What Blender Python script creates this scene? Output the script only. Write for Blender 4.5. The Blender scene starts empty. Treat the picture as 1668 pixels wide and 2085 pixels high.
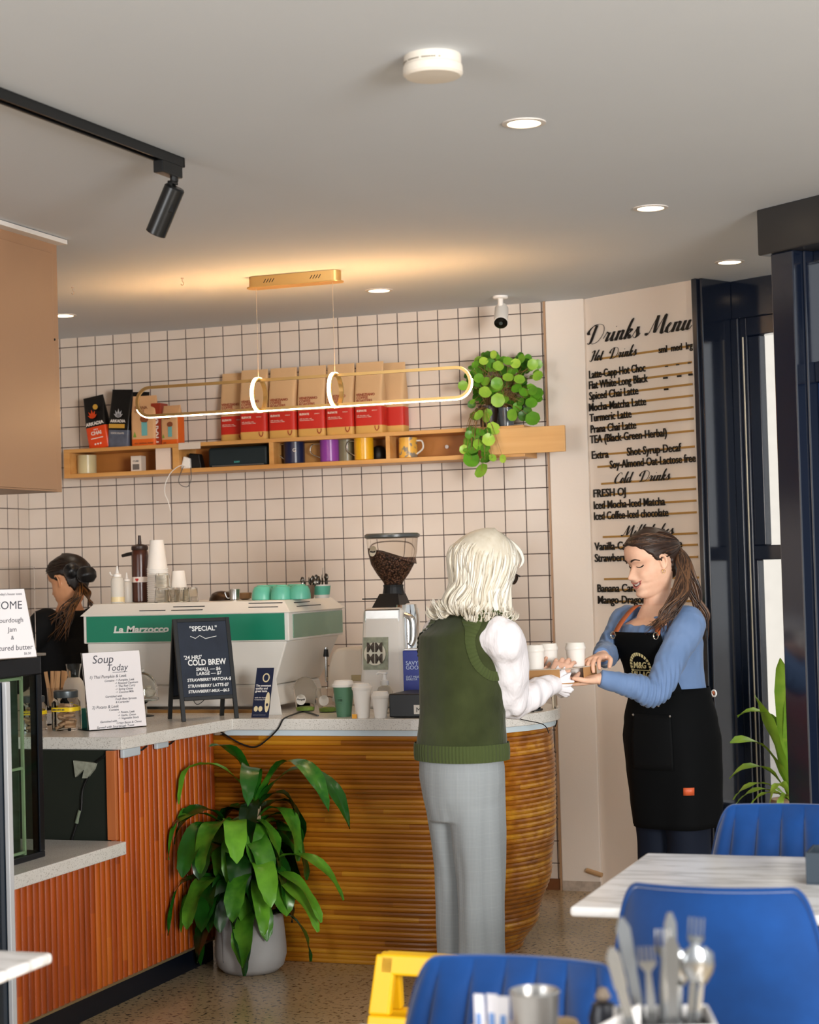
import bpy, bmesh, math, random
from mathutils import Vector, Matrix, noise
PI = math.pi
sc = bpy.context.scene
COL = sc.collection
# ------------------------------------------------------------------ camera
# room frame: back wall is y = 0, x runs right along it, z up, the camera stands at negative y
FPX, PITCH, ROLL, YAW = 3811.5, .0295, .0279, .3434
CAM = Vector((4.7709, -8.2171, 1.474))
cam = bpy.data.objects.new('camera', bpy.data.cameras.new('camera'))
COL.objects.link(cam)
cam.data.sensor_fit = 'HORIZONTAL'; cam.data.sensor_width = 36
cam.data.lens = 36 * FPX / 1668
_yw = Matrix.Rotation(YAW, 3, 'Z'); _pt = Matrix.Rotation(PI/2 + PITCH, 3, 'X'); _rl = Matrix.Rotation(-ROLL, 3, 'Z')
CROT = _yw @ _pt @ _rl
cam.matrix_world = Matrix.Translation(CAM) @ CROT.to_4x4()
cam.data.dof.use_dof = True; cam.data.dof.focus_distance = 6.7; cam.data.dof.aperture_fstop = 6.0
cam.data.clip_end = 200
sc.camera = cam

def at(px, py, **k):
    """the point of the plane x=, y= or z= that the photo shows at pixel (px, py)"""
    r = CROT @ Vector(((px-834)/FPX, -(py-1042.5)/FPX, -1))
    (ax, v), = k.items(); i = 'xyz'.index(ax)
    return CAM + r * ((v-CAM[i])/r[i])

# ------------------------------------------------------------------ light
sc.view_settings.view_transform = 'Standard'; sc.view_settings.look = 'None'
sc.view_settings.exposure = -.3; sc.view_settings.gamma = 1; sc.view_settings.use_curve_mapping = False
def lin(c):
    if isinstance(c, str): c = tuple(int(c[i:i+2], 16) for i in (0, 2, 4))
    f = lambda v: v/12.92 if v <= .04045 else ((v+.055)/1.055)**2.4
    return tuple(f(v/255) for v in c) + (1,)
w = bpy.data.worlds.new('world'); sc.world = w; w.use_nodes = True
w.node_tree.nodes['Background'].inputs[0].default_value = (.92, .96, 1.0, 1)
w.node_tree.nodes['Background'].inputs[1].default_value = 1.0
def area(name, loc, target, sx, sy, power, col):
    l = bpy.data.lights.new(name, 'AREA'); l.shape = 'RECTANGLE'; l.size = sx; l.size_y = sy; l.energy = power; l.color = col
    o = bpy.data.objects.new(name, l); COL.objects.link(o); o.location = loc
    o.rotation_euler = (Vector(target)-Vector(loc)).to_track_quat('-Z', 'Y').to_euler(); return o
area('window_daylight', (7.6, -8.2, 1.75), (2.9, -.6, 1.15), 1.8, 1.5, 600, (1, .985, .96))
area('shopfront_daylight', (1.0, -11.0, 1.6), (2.9, -1, 1.5), 2.2, 2.0, 215, (.97, .985, 1))

sl = bpy.data.lights.new('sun', 'SUN'); sl.energy = 3.2; sl.angle = .01; sl.color = (1, .95, .88)
so = bpy.data.objects.new('sun', sl); COL.objects.link(so); so.rotation_euler = Vector((.25, .62, -.74)).to_track_quat('-Z', 'Y').to_euler()

# ------------------------------------------------------------------ materials
MATS = {}
def mat(name, col, rough=.5, metal=0., spec=.5, var=0., vscale=8., bump=0., bscale=60., emit=None, es=0., trans=0., ior=1.45, alpha=1., sheen=0., stretch=(1,1,1), coat=0., sss=0.):
    if name in MATS: return MATS[name]
    m = bpy.data.materials.new(name); m.use_nodes = True; MATS[name] = m
    nt = m.node_tree; N = nt.nodes; L = nt.links; b = N['Principled BSDF']
    c = lin(col)
    b.inputs['Base Color'].default_value = c; b.inputs['Roughness'].default_value = rough; b.inputs['Metallic'].default_value = metal
    b.inputs['Specular IOR Level'].default_value = spec; b.inputs['IOR'].default_value = ior
    b.inputs['Transmission Weight'].default_value = trans; b.inputs['Alpha'].default_value = alpha
    b.inputs['Coat Weight'].default_value = coat; b.inputs['Coat Roughness'].default_value = .12
    if sheen: b.inputs['Sheen Weight'].default_value = sheen; b.inputs['Sheen Roughness'].default_value = .4
    if sss: b.inputs['Subsurface Weight'].default_value = sss; b.inputs['Subsurface Radius'].default_value = (.012, .005, .003); b.inputs['Subsurface Scale'].default_value = 1
    if emit: b.inputs['Emission Color'].default_value = lin(emit); b.inputs['Emission Strength'].default_value = es
    tc = N.new('ShaderNodeTexCoord'); mp = N.new('ShaderNodeMapping'); mp.inputs['Scale'].default_value = stretch
    L.new(tc.outputs['Object'], mp.inputs[0])
    if not (var or bump): var = .012
    if var:
        n = N.new('ShaderNodeTexNoise'); n.inputs['Scale'].default_value = vscale; n.inputs['Detail'].default_value = 6; n.inputs['Roughness'].default_value = .6
        L.new(mp.outputs[0], n.inputs['Vector'])
        r = N.new('ShaderNodeValToRGB'); e = r.color_ramp.elements
        e[0].position = .25; e[1].position = .75
        e[0].color = tuple(max(0, v*(1-var)) for v in c[:3]) + (1,); e[1].color = tuple(min(1, v*(1+var)) for v in c[:3]) + (1,)
        L.new(n.outputs['Fac'], r.inputs[0]); L.new(r.outputs[0], b.inputs['Base Color'])
    if bump:
        n2 = N.new('ShaderNodeTexNoise'); n2.inputs['Scale'].default_value = bscale; n2.inputs['Detail'].default_value = 4
        L.new(mp.outputs[0], n2.inputs['Vector'])
        bp = N.new('ShaderNodeBump'); bp.inputs['Strength'].default_value = bump; bp.inputs['Distance'].default_value = .01
        L.new(n2.outputs['Fac'], bp.inputs['Height']); L.new(bp.outputs[0], b.inputs['Normal'])
    return m
class NT:
    """small helper to write math node chains"""
    def __init__(s, m): s.m = m; s.N = m.node_tree.nodes; s.L = m.node_tree.links; s.b = s.N['Principled BSDF']
    def n(s, t, **k):
        x = s.N.new(t)
        for a, v in k.items(): setattr(x, a, v)
        return x
    def math(s, op, a, b=None, c=None):
        x = s.n('ShaderNodeMath', operation=op)
        for i, v in enumerate((a, b, c)):
            if v is None: continue
            if isinstance(v, (int, float)): x.inputs[i].default_value = v
            else: s.L.new(v, x.inputs[i])
        return x.outputs[0]
    def mix(s, f, a, b):
        x = s.n('ShaderNodeMix', data_type='RGBA')
        for i, v in ((0, f), (6, a), (7, b)):
            if isinstance(v, (int, float)): x.inputs[i].default_value = v
            elif isinstance(v, tuple): x.inputs[i].default_value = v
            else: s.L.new(v, x.inputs[i])
        return x.outputs[2]
    def xyz(s, kind='Object'):
        t = s.n('ShaderNodeTexCoord'); p = s.n('ShaderNodeSeparateXYZ'); s.L.new(t.outputs[kind], p.inputs[0]); return p.outputs[0], p.outputs[1], p.outputs[2], t.outputs[kind]
    def noise(s, vec, scale, detail=5, stretch=None):
        x = s.n('ShaderNodeTexNoise'); x.inputs['Scale'].default_value = scale; x.inputs['Detail'].default_value = detail
        if stretch:
            mp = s.n('ShaderNodeMapping'); mp.inputs['Scale'].default_value = stretch; s.L.new(vec, mp.inputs[0]); vec = mp.outputs[0]
        s.L.new(vec, x.inputs['Vector']); return x.outputs['Fac']
    def ramp(s, f, stops):
        r = s.n('ShaderNodeValToRGB'); s.L.new(f, r.inputs[0]); e = r.color_ramp.elements
        while len(e) < len(stops): e.new(.5)
        for i, (p, c) in enumerate(stops): e[i].position = p; e[i].color = c
        return r.outputs[0]
    def bump(s, h, st=.3, d=.005):
        x = s.n('ShaderNodeBump'); x.inputs['Strength'].default_value = st; x.inputs['Distance'].default_value = d
        s.L.new(h, x.inputs['Height']); s.L.new(x.outputs[0], s.b.inputs['Normal'])
def tile_mat(name, axis, off):
    m = mat(name, 'd9c9bb', .22, spec=.5); t = NT(m); x, y, z, v = t.xyz()
    h = x if axis == 'x' else y
    def line(c, o):
        f = t.math('FRACT', t.math('ADD', t.math('DIVIDE', c, .1), o + 100))
        return t.math('MINIMUM', f, t.math('SUBTRACT', 1, f))
    d = t.math('MINIMUM', line(h, off), line(z, -.19))
    g = t.math('LESS_THAN', d, .021)
    nz = t.noise(v, 3.0, 3)
    tilec = t.ramp(nz, [(.3, lin('d9cabb')), (.7, lin('e2d5c9'))])
    t.L.new(t.mix(g, tilec, lin('4a3a36')), t.b.inputs['Base Color'])
    t.L.new(t.math('MULTIPLY_ADD', g, .5, .25), t.b.inputs['Roughness'])
    t.bump(t.math('MINIMUM', t.math('DIVIDE', d, .04), 1), .35, .003)
    return m
def wood_mat(name, c1, c2, c3, pitch=None, axis='y', grain='z', rough=.3, coat=.3, gs=26):
    m = mat(name, c2, rough, coat=coat); t = NT(m); x, y, z, v = t.xyz()
    st = {'x': (.06, 1, 1), 'y': (1, .06, 1), 'z': (1, 1, .06)}[grain]
    f = t.noise(v, gs, 8, st)
    if pitch:
        idx = t.math('FLOOR', t.math('DIVIDE', {'x': x, 'y': y, 'z': z}[axis], pitch))
        along = {'x': x, 'y': y, 'z': z}[grain]
        seg = t.math('FLOOR', t.math('ADD', t.math('MULTIPLY', along, 1.1), t.math('MULTIPLY', idx, .37)))
        wn = t.n('ShaderNodeTexWhiteNoise', noise_dimensions='2D'); cb = t.n('ShaderNodeCombineXYZ')
        t.L.new(idx, cb.inputs[0]); t.L.new(seg, cb.inputs[1]); t.L.new(cb.outputs[0], wn.inputs['Vector'])
        f = t.math('ADD', t.math('MULTIPLY', f, .72), t.math('MULTIPLY', wn.outputs['Value'], .28))
    f2 = t.noise(v, 1.6, 3)
    f = t.math('ADD', t.math('MULTIPLY', f, .75), t.math('MULTIPLY', f2, .25))
    t.L.new(t.ramp(f, [(.25, lin(c1)), (.5, lin(c2)), (.75, lin(c3))]), t.b.inputs['Base Color'])
    t.bump(f, .15, .003)
    return m

# ------------------------------------------------------------------ mesh helpers
def cr(pts, n=8, closed=False):
    """Catmull-Rom through pts"""
    P = [Vector(p) for p in pts]; out = []
    m = len(P); rng = m if closed else m-1
    for i in range(rng):
        if closed: a, b, c, d = P[(i-1) % m], P[i], P[(i+1) % m], P[(i+2) % m]
        else: a, b, c, d = P[max(i-1, 0)], P[i], P[i+1], P[min(i+2, m-1)]
        for k in range(n):
            t = k/n
            out.append(.5*((2*b)+(c-a)*t+(2*a-5*b+4*c-d)*t*t+(3*b-a-3*c+d)*t**3))
    if not closed: out.append(P[-1])
    return out
def lerp(a, b, t): return a+(b-a)*t
def interp(tab, x):
    if x <= tab[0][0]: return tab[0][1]
    for (a, va), (b, vb) in zip(tab, tab[1:]):
        if x <= b: 
            t = (x-a)/(b-a); t = t*t*(3-2*t); return va+(vb-va)*t
    return tab[-1][1]
class MB:
    def __init__(s): s.V = []; s.F = []; s.M = []; s.m = 0; s.X = None
    def v(s, p):
        p = Vector(p)
        if s.X is not None: p = s.X @ p
        s.V.append(p); return len(s.V)-1
    def f(s, *i): s.F.append(tuple(i)); s.M.append(s.m)
    def box(s, x0, x1, y0, y1, z0, z1):
        a = [s.v(p) for p in ((x0,y0,z0),(x1,y0,z0),(x1,y1,z0),(x0,y1,z0),(x0,y0,z1),(x1,y0,z1),(x1,y1,z1),(x0,y1,z1))]
        for q in ((0,3,2,1),(4,5,6,7),(0,1,5,4),(1,2,6,5),(2,3,7,6),(3,0,4,7)): s.f(*[a[i] for i in q])
        return s
    def hexa(s, p):   # 8 points, bottom 4 then top 4, counter-clockwise from above
        a = [s.v(q) for q in p]
        for q in ((0,3,2,1),(4,5,6,7),(0,1,5,4),(1,2,6,5),(2,3,7,6),(3,0,4,7)): s.f(*[a[i] for i in q])
        return s
    def loft(s, rings, cap0=True, cap1=True, closed=True):
        I = [[s.v(p) for p in r] for r in rings]; n = len(I[0])
        for a, b in zip(I, I[1:]):
            for k in range(n if closed else n-1):
                j = (k+1) % n; s.f(a[k], a[j], b[j], b[k])
        if closed:
            if cap0: s.f(*reversed(I[0]))
            if cap1: s.f(*I[-1])
        return s
    def lathe(s, prof, seg=32, c=(0,0,0), ax='z', cap0=True, cap1=True, a0=0, a1=2*PI):
        rings = []
        for r, h in prof:
            r = max(r, 1e-5); ring = []
            for k in range(seg):
                a = a0+(a1-a0)*k/seg; q = (r*math.cos(a), r*math.sin(a), h)
                if ax == 'y': q = (q[0], -q[2], q[1])
                elif ax == 'x': q = (q[2], q[0], q[1])
                ring.append(Vector(q)+Vector(c))
            rings.append(ring)
        return s.loft(rings, cap0, cap1)
    def tube(s, pts, r, seg=10, cap=True, closed=False, flat=None):
        P = [Vector(p) for p in pts]; n = len(P); R = r if isinstance(r, (list, tuple)) else [r]*n
        T = [(P[(i+1) % n]-P[i-1]) if closed else (P[min(i+1, n-1)]-P[max(i-1, 0)]) for i in range(n)]
        T = [t.normalized() if t.length > 1e-9 else Vector((0,0,1)) for t in T]
        u = T[0].orthogonal().normalized(); rings = []
        for i in range(n):
            u = (u-T[i]*u.dot(T[i]))
            u = u.normalized() if u.length > 1e-6 else T[i].orthogonal().normalized()
            w_ = T[i].cross(u)
            rings.append([P[i]+(u*math.cos(2*PI*k/seg)+w_*math.sin(2*PI*k/seg))*R[i] for k in range(seg)])
        if closed: rings.append(rings[0]); return s.loft(rings, False, False)
        return s.loft(rings, cap, cap)
    def prism(s, out, z0, z1, ax='z'):
        g = {'z': lambda a, b, h: (a, b, h), 'y': lambda a, b, h: (a, h, b), 'x': lambda a, b, h: (h, a, b)}[ax]
        A = [s.v(g(a, b, z0)) for a, b in out]; B = [s.v(g(a, b, z1)) for a, b in out]; n = len(out)
        s.f(*reversed(A)); s.f(*B)
        for k in range(n): j = (k+1) % n; s.f(A[k], A[j], B[j], B[k])
        return s
    def grid(s, rows, flip=False):
        I = [[s.v(p) for p in r] for r in rows]
        for a, b in zip(I, I[1:]):
            for k in range(len(a)-1):
                s.f(*((a[k], a[k+1], b[k+1], b[k]) if not flip else (a[k], b[k], b[k+1], a[k+1])))
        return s
    def build(s, name, mats, parent=None, smooth=False, bevel=0., seg=2, loc=None, rot=None, angle=35, solid=0., sub=0, fix=True):
        me = bpy.data.meshes.new(name); me.from_pydata([tuple(v) for v in s.V], [], s.F)
        mats = mats if isinstance(mats, (list, tuple)) else [mats]
        for m in mats: me.materials.append(m)
        me.polygons.foreach_set('material_index', s.M)
        if fix:
            bm = bmesh.new(); bm.from_mesh(me); bmesh.ops.recalc_face_normals(bm, faces=bm.faces); bm.to_mesh(me); bm.free()
        if smooth:
            me.polygons.foreach_set('use_smooth', [True]*len(me.polygons))
            if angle: me.set_sharp_from_angle(angle=math.radians(angle))
        o = bpy.data.objects.new(name, me); COL.objects.link(o)
        if parent is not None: o.parent = parent
        if loc is not None: o.location = loc
        if rot is not None: o.rotation_euler = rot
        if solid: md = o.modifiers.new('thick', 'SOLIDIFY'); md.thickness = solid; md.offset = 0
        if bevel: md = o.modifiers.new('bevel', 'BEVEL'); md.width = bevel; md.segments = seg; md.limit_method = 'ANGLE'; md.angle_limit = math.radians(40)
        if sub: md = o.modifiers.new('sub', 'SUBSURF'); md.levels = sub; md.render_levels = sub
        return o
def thing(name, label, cat, loc=(0,0,0), rotz=0., group=None, rot=None):
    o = bpy.data.objects.new(name, None); COL.objects.link(o); o.empty_display_size = .05
    o.location = loc; o.rotation_euler = rot if rot else (0, 0, rotz)
    return tag(o, label, cat, group)
def tag(o, label, cat, group=None):
    o['label'] = label; o['category'] = cat
    if group: o['group'] = group
    return o
def struct(o): o['kind'] = 'structure'; return o
def dup(root, loc, rotz=None, label=None, name=None):
    r = root.copy(); COL.objects.link(r); r.location = loc
    if rotz is not None: r.rotation_euler = (0, 0, rotz)
    if label: r['label'] = label
    for ch in list(root.children):
        c = ch.copy(); COL.objects.link(c); c.parent = r
        for g in list(ch.children): d = g.copy(); COL.objects.link(d); d.parent = c
    return r
def text(body, size, m, name, parent, loc, rot=(PI/2, 0, 0), shear=0., ext=.0006, align='LEFT', off=0., sx=1., space=1., line=1.):
    """lettering as a mesh; default stands upright facing -y"""
    cu = bpy.data.curves.new(name, 'FONT'); cu.body = body; cu.size = size; cu.shear = shear; cu.extrude = ext
    cu.align_x = align; cu.offset = off; cu.space_character = space; cu.space_line = line; cu.resolution_u = 3
    o = bpy.data.objects.new(name, cu); COL.objects.link(o)
    dg = bpy.context.evaluated_depsgraph_get()
    me = bpy.data.meshes.new_from_object(o.evaluated_get(dg)); bpy.data.objects.remove(o)
    me.transform(Matrix.Diagonal((sx, 1, 1, 1))); me.materials.clear(); me.materials.append(m)
    o = bpy.data.objects.new(name, me); COL.objects.link(o); o.parent = parent; o.location = loc; o.rotation_euler = rot
    return o
def joined(objs, name):
    """join several lettering meshes of one part into one mesh object (no operators)"""
    bm = bmesh.new(); base = objs[0]
    for o in objs:
        me = o.data.copy(); me.transform(Matrix.LocRotScale(o.location, o.rotation_euler, o.scale)); bm.from_mesh(me)
    par = base.parent; ms = list(base.data.materials); me = bpy.data.meshes.new(name); bm.to_mesh(me); bm.free()
    for m in ms: me.materials.append(m)
    for o in objs: bpy.data.objects.remove(o)
    o = bpy.data.objects.new(name, me); COL.objects.link(o); o.parent = par
    return o
# ================================================================== the room
H = 2.665
M_ceil = mat('ceiling_paint', 'ccd2d9', .75, var=.02, vscale=1.2)
M_wall = mat('wall_paint', 'eaddd0', .6, var=.03, vscale=2, bump=.05, bscale=90)
M_tile = tile_mat('white_square_tiles', 'x', .02); M_tileL = tile_mat('white_square_tiles_return', 'y', 0)
M_blue = mat('gloss_navy_paint', '0f1727', .12, spec=.9, var=.12, vscale=3, bump=.012, bscale=18, coat=1.)
M_black = mat('black_plastic', '0c0c0d', .4); M_white = mat('white_plastic', 'ece8e2', .35)
M_chrome = mat('steel', 'c4c4c2', .22, 1.); M_glass = mat('clear_glass', 'ffffff', .02, trans=1., ior=1.08)
m = mat('polished_concrete', '8d7d6c', .2, spec=.5); t = NT(m); x, y, z, v = t.xyz()
n1 = t.noise(v, 1.3, 4); n2 = t.noise(v, 60, 3); n3 = t.noise(v, 130, 2)
base = t.ramp(n1, [(.3, lin('97835f')), (.7, lin('b8a180'))])
base = t.mix(t.ramp(n2, [(.56, (0,0,0,1)), (.64, (1,1,1,1))]), base, lin('3a332d'))
base = t.mix(t.ramp(n3, [(.60, (0,0,0,1)), (.68, (1,1,1,1))]), base, lin('a5937d'))
t.L.new(base, t.b.inputs['Base Color']); M_floor = m
struct(MB().box(-.4, 9, -12, .3, -.08, 0).build('floor', M_floor))
struct(MB().box(-.4, 4.6, -12, .3, H, H+.1).build('ceiling', M_ceil))
struct(MB().box(-.2, 2.52, 0, .15, 0, H).build('wall_back', M_tile))
struct(MB().box(-.35, -.2, -12, .15, 0, H).build('wall_left', M_tileL))
# plain painted pier right of the tiles, then the angled wall that carries the drinks menu
O2 = Vector((2.722, -.006, 0)); U = Vector((.868, -.497, 0)); NRM = Vector((-.497, -.868, 0))
def ang(s, w_, z=0): return O2 + U*s + NRM*w_ + Vector((0, 0, z))
b = MB(); b.prism([(2.52, -.018), (2.700, -.018), (2.700, .15), (2.52, .15)], 0, H); struct(b.build('wall_pier', M_wall, bevel=.004))
q = [ang(-.026, 0), ang(.63, 0), ang(.63, -.15), ang(-.06, -.15)]
struct(MB().prism([(p.x, p.y) for p in q], 0, H).build('wall_menu', M_wall))
m = mat('scuffed_paint', 'b9a999', .7, var=.3, vscale=30)
struct(MB().box(2.524, 2.698, -.0195, -.018, 0, .045).build('baseboard_pier', m))
# brown tile plinth under the white tiles
struct(MB().box(1.9, 2.52, -.012, 0, 0, .05).build('baseboard_back', mat('brown_plinth', '7a4b2c', .4, var=.2)))
M_edge = mat('tile_edge_trim', 'b08a68', .4)
struct(MB().box(2.511, 2.52, -.0185, 0, 0, H).build('trim_1', M_edge))
# angled navy window frame beside the menu
def ab(s0, s1, w0, w1, z0, z1, name, m=None, bev=.004, kind=True, parent=None):
    P = [ang(s0, w1), ang(s1, w1), ang(s1, w0), ang(s0, w0)]
    o = MB().prism([(p.x, p.y) for p in P], z0, z1).build(name, m or M_blue, parent, bevel=bev)
    return struct(o) if kind else o
ab(.628, .655, -.26, .028, 0, H, 'trim_2')                      # jamb edge next to the menu
ab(.655, .672, -.26, .012, 0, H, 'trim_3')
ab(.672, 1.9, -.26, -.18, 2.50, H, 'trim_4')                  # head above the window
ab(.672, .71, -.26, -.17, 0, 2.50, 'trim_5')
wn = ab(.71, .745, -.25, -.185, .34, 2.50, 'window_1')
def wpart(*a, n='window_frame', m=None):
    o = ab(*a, n, m, kind=False, parent=wn); return o
wpart(.745, 1.7, -.25, -.185, 2.42, 2.50); wpart(.745, 1.7, -.25, -.185, .34, .42)
wpart(.745, 1.7, -.24, -.19, 1.464, 1.526); wpart(.745, .806, -.235, -.195, 1.526, 2.42); wpart(.745, .760, -.235, -.195, .42, 1.464)
wpart(.720, .730, -.2, -.1835, .42, 2.42, n='reflection_strip', m=mat('pale_reflection_strip', 'cdc3ae', .4))  # pale strip standing in for a bright reflection on the frame
wpart(.745, 1.7, -.22, -.216, .42, 2.42, n='window_pane', m=M_glass)
ab(.71, 1.9, -.27, -.16, 0, .34, 'wall_window_apron')
ab(.68, 1.9, -.27, .02, .32, .36, 'window_sill')
# free standing navy post and beam of the entrance
e0 = at(1540, 428, z=H); e1 = at(1668, 396, z=H); du = (e1-e0).normalized(); dn = Vector((du.y, -du.x, 0)); 
if dn.dot(CAM-e0) < 0: dn = -dn
def eb(s0, s1, w0, w1, z0, z1, name, m=None, kind=True, parent=None, bev=.005):
    P = [e0+du*s0+dn*w1, e0+du*s1+dn*w1, e0+du*s1+dn*w0, e0+du*s0+dn*w0]
    o = MB().prism([(p.x, p.y) for p in P], z0, z1).build(name, m or M_blue, parent, bevel=bev)
    return struct(o) if kind else o
eb(0, 1.6, -.16, 0, 2.507, H, 'beam_entrance', mat('lit_navy_beam_paint', '2b2a2a', .34, spec=.6, var=.15, vscale=4, bump=.06, bscale=20))  # navy lightened towards grey: reflected downlight put into the colour
eb(.045, .15, -.16, -.015, 0, 2.507, 'column_entrance')
eb(.15, .160, -.16, -.06, 0, 2.507, 'trim_6')
d1 = eb(.160, .66, -.155, -.10, 0, 2.06, 'door_1', mat('blue_door_paint', '10284c', .2, spec=.7))
eb(.160, .66, -.165, -.09, 2.06, 2.13, 'door_rail', kind=False, parent=d1); eb(.160, .66, -.155, -.10, 2.47, 2.507, 'door_rail', kind=False, parent=d1)
eb(.226, .238, -.15, -.11, 2.13, 2.47, 'door_mullion', kind=False, parent=d1)
eb(.160, .66, -.138, -.132, 2.13, 2.47, 'door_pane', M_glass, kind=False, parent=d1, bev=0)
b = MB(); b.X = Matrix.Translation(e0+du*.235+dn*-.075) @ Matrix.Rotation(math.atan2(du.y, du.x), 4, 'Z')
b.box(-.012, .05, -.02, .02, 2.06, 2.105)
b.build('door_closer', mat('brass_fitting', 'b48a4a', .3, .9), d1, bevel=.004)
# pavement and the pale building across the street, seen through the panes
struct(MB().box(2, 30, .3, 25, -.2, -.1).build('exterior_pavement', mat('pavement', '8d8a86', .9, var=.2)))
ex = MB().box(-2, 26, 9, 9.4, -.1, 8).build('exterior_wall', mat('pale_render', 'd9d4cc', .9, var=.05)); struct(ex)
# ================================================================== counters
M_wood_v = wood_mat('orange_slat_wood', '7a2e06', 'a8480a', 'c66a18', .036, 'y', 'z', .36, .1)
M_wood_h = wood_mat('brown_reed_wood', '6a3706', '9c5c10', 'd29828', .0181, 'z', 'x', .3, .45)
M_pale_wood = wood_mat('pale_shelf_wood', 'c08a48', 'd9a767', 'e6bd84', None, 'x', 'x', .45, .05, 14)
M_edgewood = wood_mat('panel_edge_wood', 'a5552a', 'bf7040', 'd08a5a', None, 'x', 'z', .4, .1)
m = mat('pale_stone_worktop', 'd6d2cb', .22, spec=.5); t = NT(m); x, y, z, v = t.xyz()
t.L.new(t.mix(t.ramp(t.noise(v, 240, 2), [(.58, (0,0,0,1)), (.66, (1,1,1,1))]), t.ramp(t.noise(v, 5, 4), [(.3, lin('cfcac2')), (.7, lin('dcd8d1'))]), lin('a9a39a')), t.b.inputs['Base Color']); M_stone = m
ZT = .915
CX, CY = 2.425, -1.27
arc = [(CX+.435*math.cos(a), CY+.435*math.sin(a)) for a in [math.radians(-90+150*k/24) for k in range(25)]]
out = [(1.70, -1.705)] + arc + [(2.42, -.70), (.66, -.70), (.66, -1.46), (1.08, -1.46), (1.08, -2.46), (1.635, -2.46)]
wt = MB().prism(out, .872, ZT).build('worktop', M_stone, bevel=.003)
tag(wt, 'pale speckled stone worktop running round the corner and curving at its right end', 'worktop')
M_strip = mat('pale_blue_strip', 'c3d0d6', .4)
arc2 = [(CX+.418*math.cos(a), CY+.418*math.sin(a)) for a in [math.radians(-90+150*k/24) for k in range(25)]]
MB().prism([(1.66, -1.69)] + arc2 + [(2.40, -.75), (1.66, -.75)], .850, .872).build('edge_strip', M_strip, wt)
MB().box(2.70, 2.705, -1.64, -1.625, .852, .871).build('strip_clip', M_black, wt)
# reeded cabinet with the barrel-shaped end
rc = thing('reeded_counter', 'brown counter cabinet of horizontal wooden reeds with a glossy barrel-shaped end', 'counter', (0, 0, 0))
def bulge(z): return interp([(0, -.15), (.12, -.085), (.3, -.03), (.5, -.008), (.7, -.006), (.85, -.014)], z)
b = MB(); rows = []; NR = 47; P = .85/NR
prof = []
for k in range(NR):
    z0 = k*P
    for f, d in ((0, 0), (.12, .0035), (.5, .0058), (.88, .0035)): prof.append((z0+f*P, d))
prof.append((.85, 0))
path = [(1.60+(CX-1.60)*k/10, -1.682, 0, 0) for k in range(10)] + [(None, None, math.radians(-90+195*k/40), 1) for k in range(41)]
for z, d in prof:
    row = []
    for (px_, py_, a, fl) in path:
        if not fl: row.append((px_, py_-d, z))
        else:
            s = min(1, max(0, (a+PI/2)/math.radians(55))); s = s*s*(3-2*s)
            R = .412+d+bulge(z)*s; row.append((CX+R*math.cos(a), CY+R*math.sin(a), z))
    rows.append(row)
b.grid(rows); o = b.build('reeded_front', M_wood_h, rc, smooth=True, angle=30)
MB().box(1.625, 2.40, -1.66, -.90, .0, .85).build('carcass', mat('dark_carcass', '1a1512', .7), rc)
# slatted cabinet: half-round vertical slats
lc = thing('slatted_counter', 'orange-brown counter cabinet clad in vertical wooden slats above a navy kickboard', 'counter', (0, 0, 0))
b = MB()
SP = .036; y0 = -1.690; k = 0
while y0-k*SP > -3.36:
    yc = y0-(k+.5)*SP; top = .871 if yc > -2.47 else .5185
    pr = [(1.598, yc+SP/2), (1.611, yc+SP*.44), (1.6175, yc+SP*.2), (1.6175, yc-SP*.2), (1.611, yc-SP*.44), (1.598, yc-SP/2)]
    if yc > -2.47 or True: b.prism(list(reversed(pr)), .088, top)
    k += 1
b.build('slat_front', M_wood_v, lc, smooth=True, angle=50)
MB().box(1.585, 1.62, -2.486, -2.47, .565, .871).build('end_edge', M_edgewood, lc, bevel=.002)
M_dark = mat('dark_green_board', '1c211a', .55, var=.1)
MB().box(1.10, 1.597, -2.47, -1.705, .09, .871).build('carcass', M_dark, lc)
MB().box(.80, 1.597, -3.40, -2.47, .09, .5185).build('lower_carcass', M_dark, lc)
MB().box(.80, 1.603, -3.40, -1.72, 0, .083).build('kickboard', mat('navy_kick', '0d1420', .35), lc)
MB().box(1.597, 1.624, -3.40, -1.70, .081, .088).build('kick_trim', mat('gold_trim', 'a8926a', .4, .6), lc)
ld = MB().box(.80, 1.66, -3.40, -2.490, .519, .563).build('ledge', M_stone, bevel=.003)
tag(ld, 'lower pale stone ledge under the glass display case', 'ledge')
# dark end board of the recess with its taped power cord
M_cord = mat('black_cord', '0a0a0a', .5)
cz = thing('power_lead', 'black power cord taped to the dark recess board above the lower ledge', 'cord', (0, 0, 0))
pts = [(1.585, -2.476, .866)] + [at(px, py, y=-2.478) for px, py in ((222, 1534), (196, 1552), (180, 1580), (168, 1610), (165, 1650), (155, 1682), (146, 1710))]
MB().tube(cr(pts, 6), .0042, 8).build('cable', M_cord, cz, smooth=True)
pp = [at(px, py, y=-2.474) for px, py in ((152, 1548), (198, 1553), (194, 1566), (180, 1584), (170, 1584), (174, 1566), (156, 1582))]
MB().prism([(p.x, p.z) for p in pp], -2.4845, -2.4715, 'y').build('silver_tape', mat('duct_tape', '8d8f80', .4, var=.3, vscale=60), cz)
MB().tube([at(163, 1650, y=-2.479), at(156, 1676, y=-2.479)], .0065, 8).build('plug_joint', mat('grey_green_plug', '6f7a66', .5), cz, smooth=True)
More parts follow.
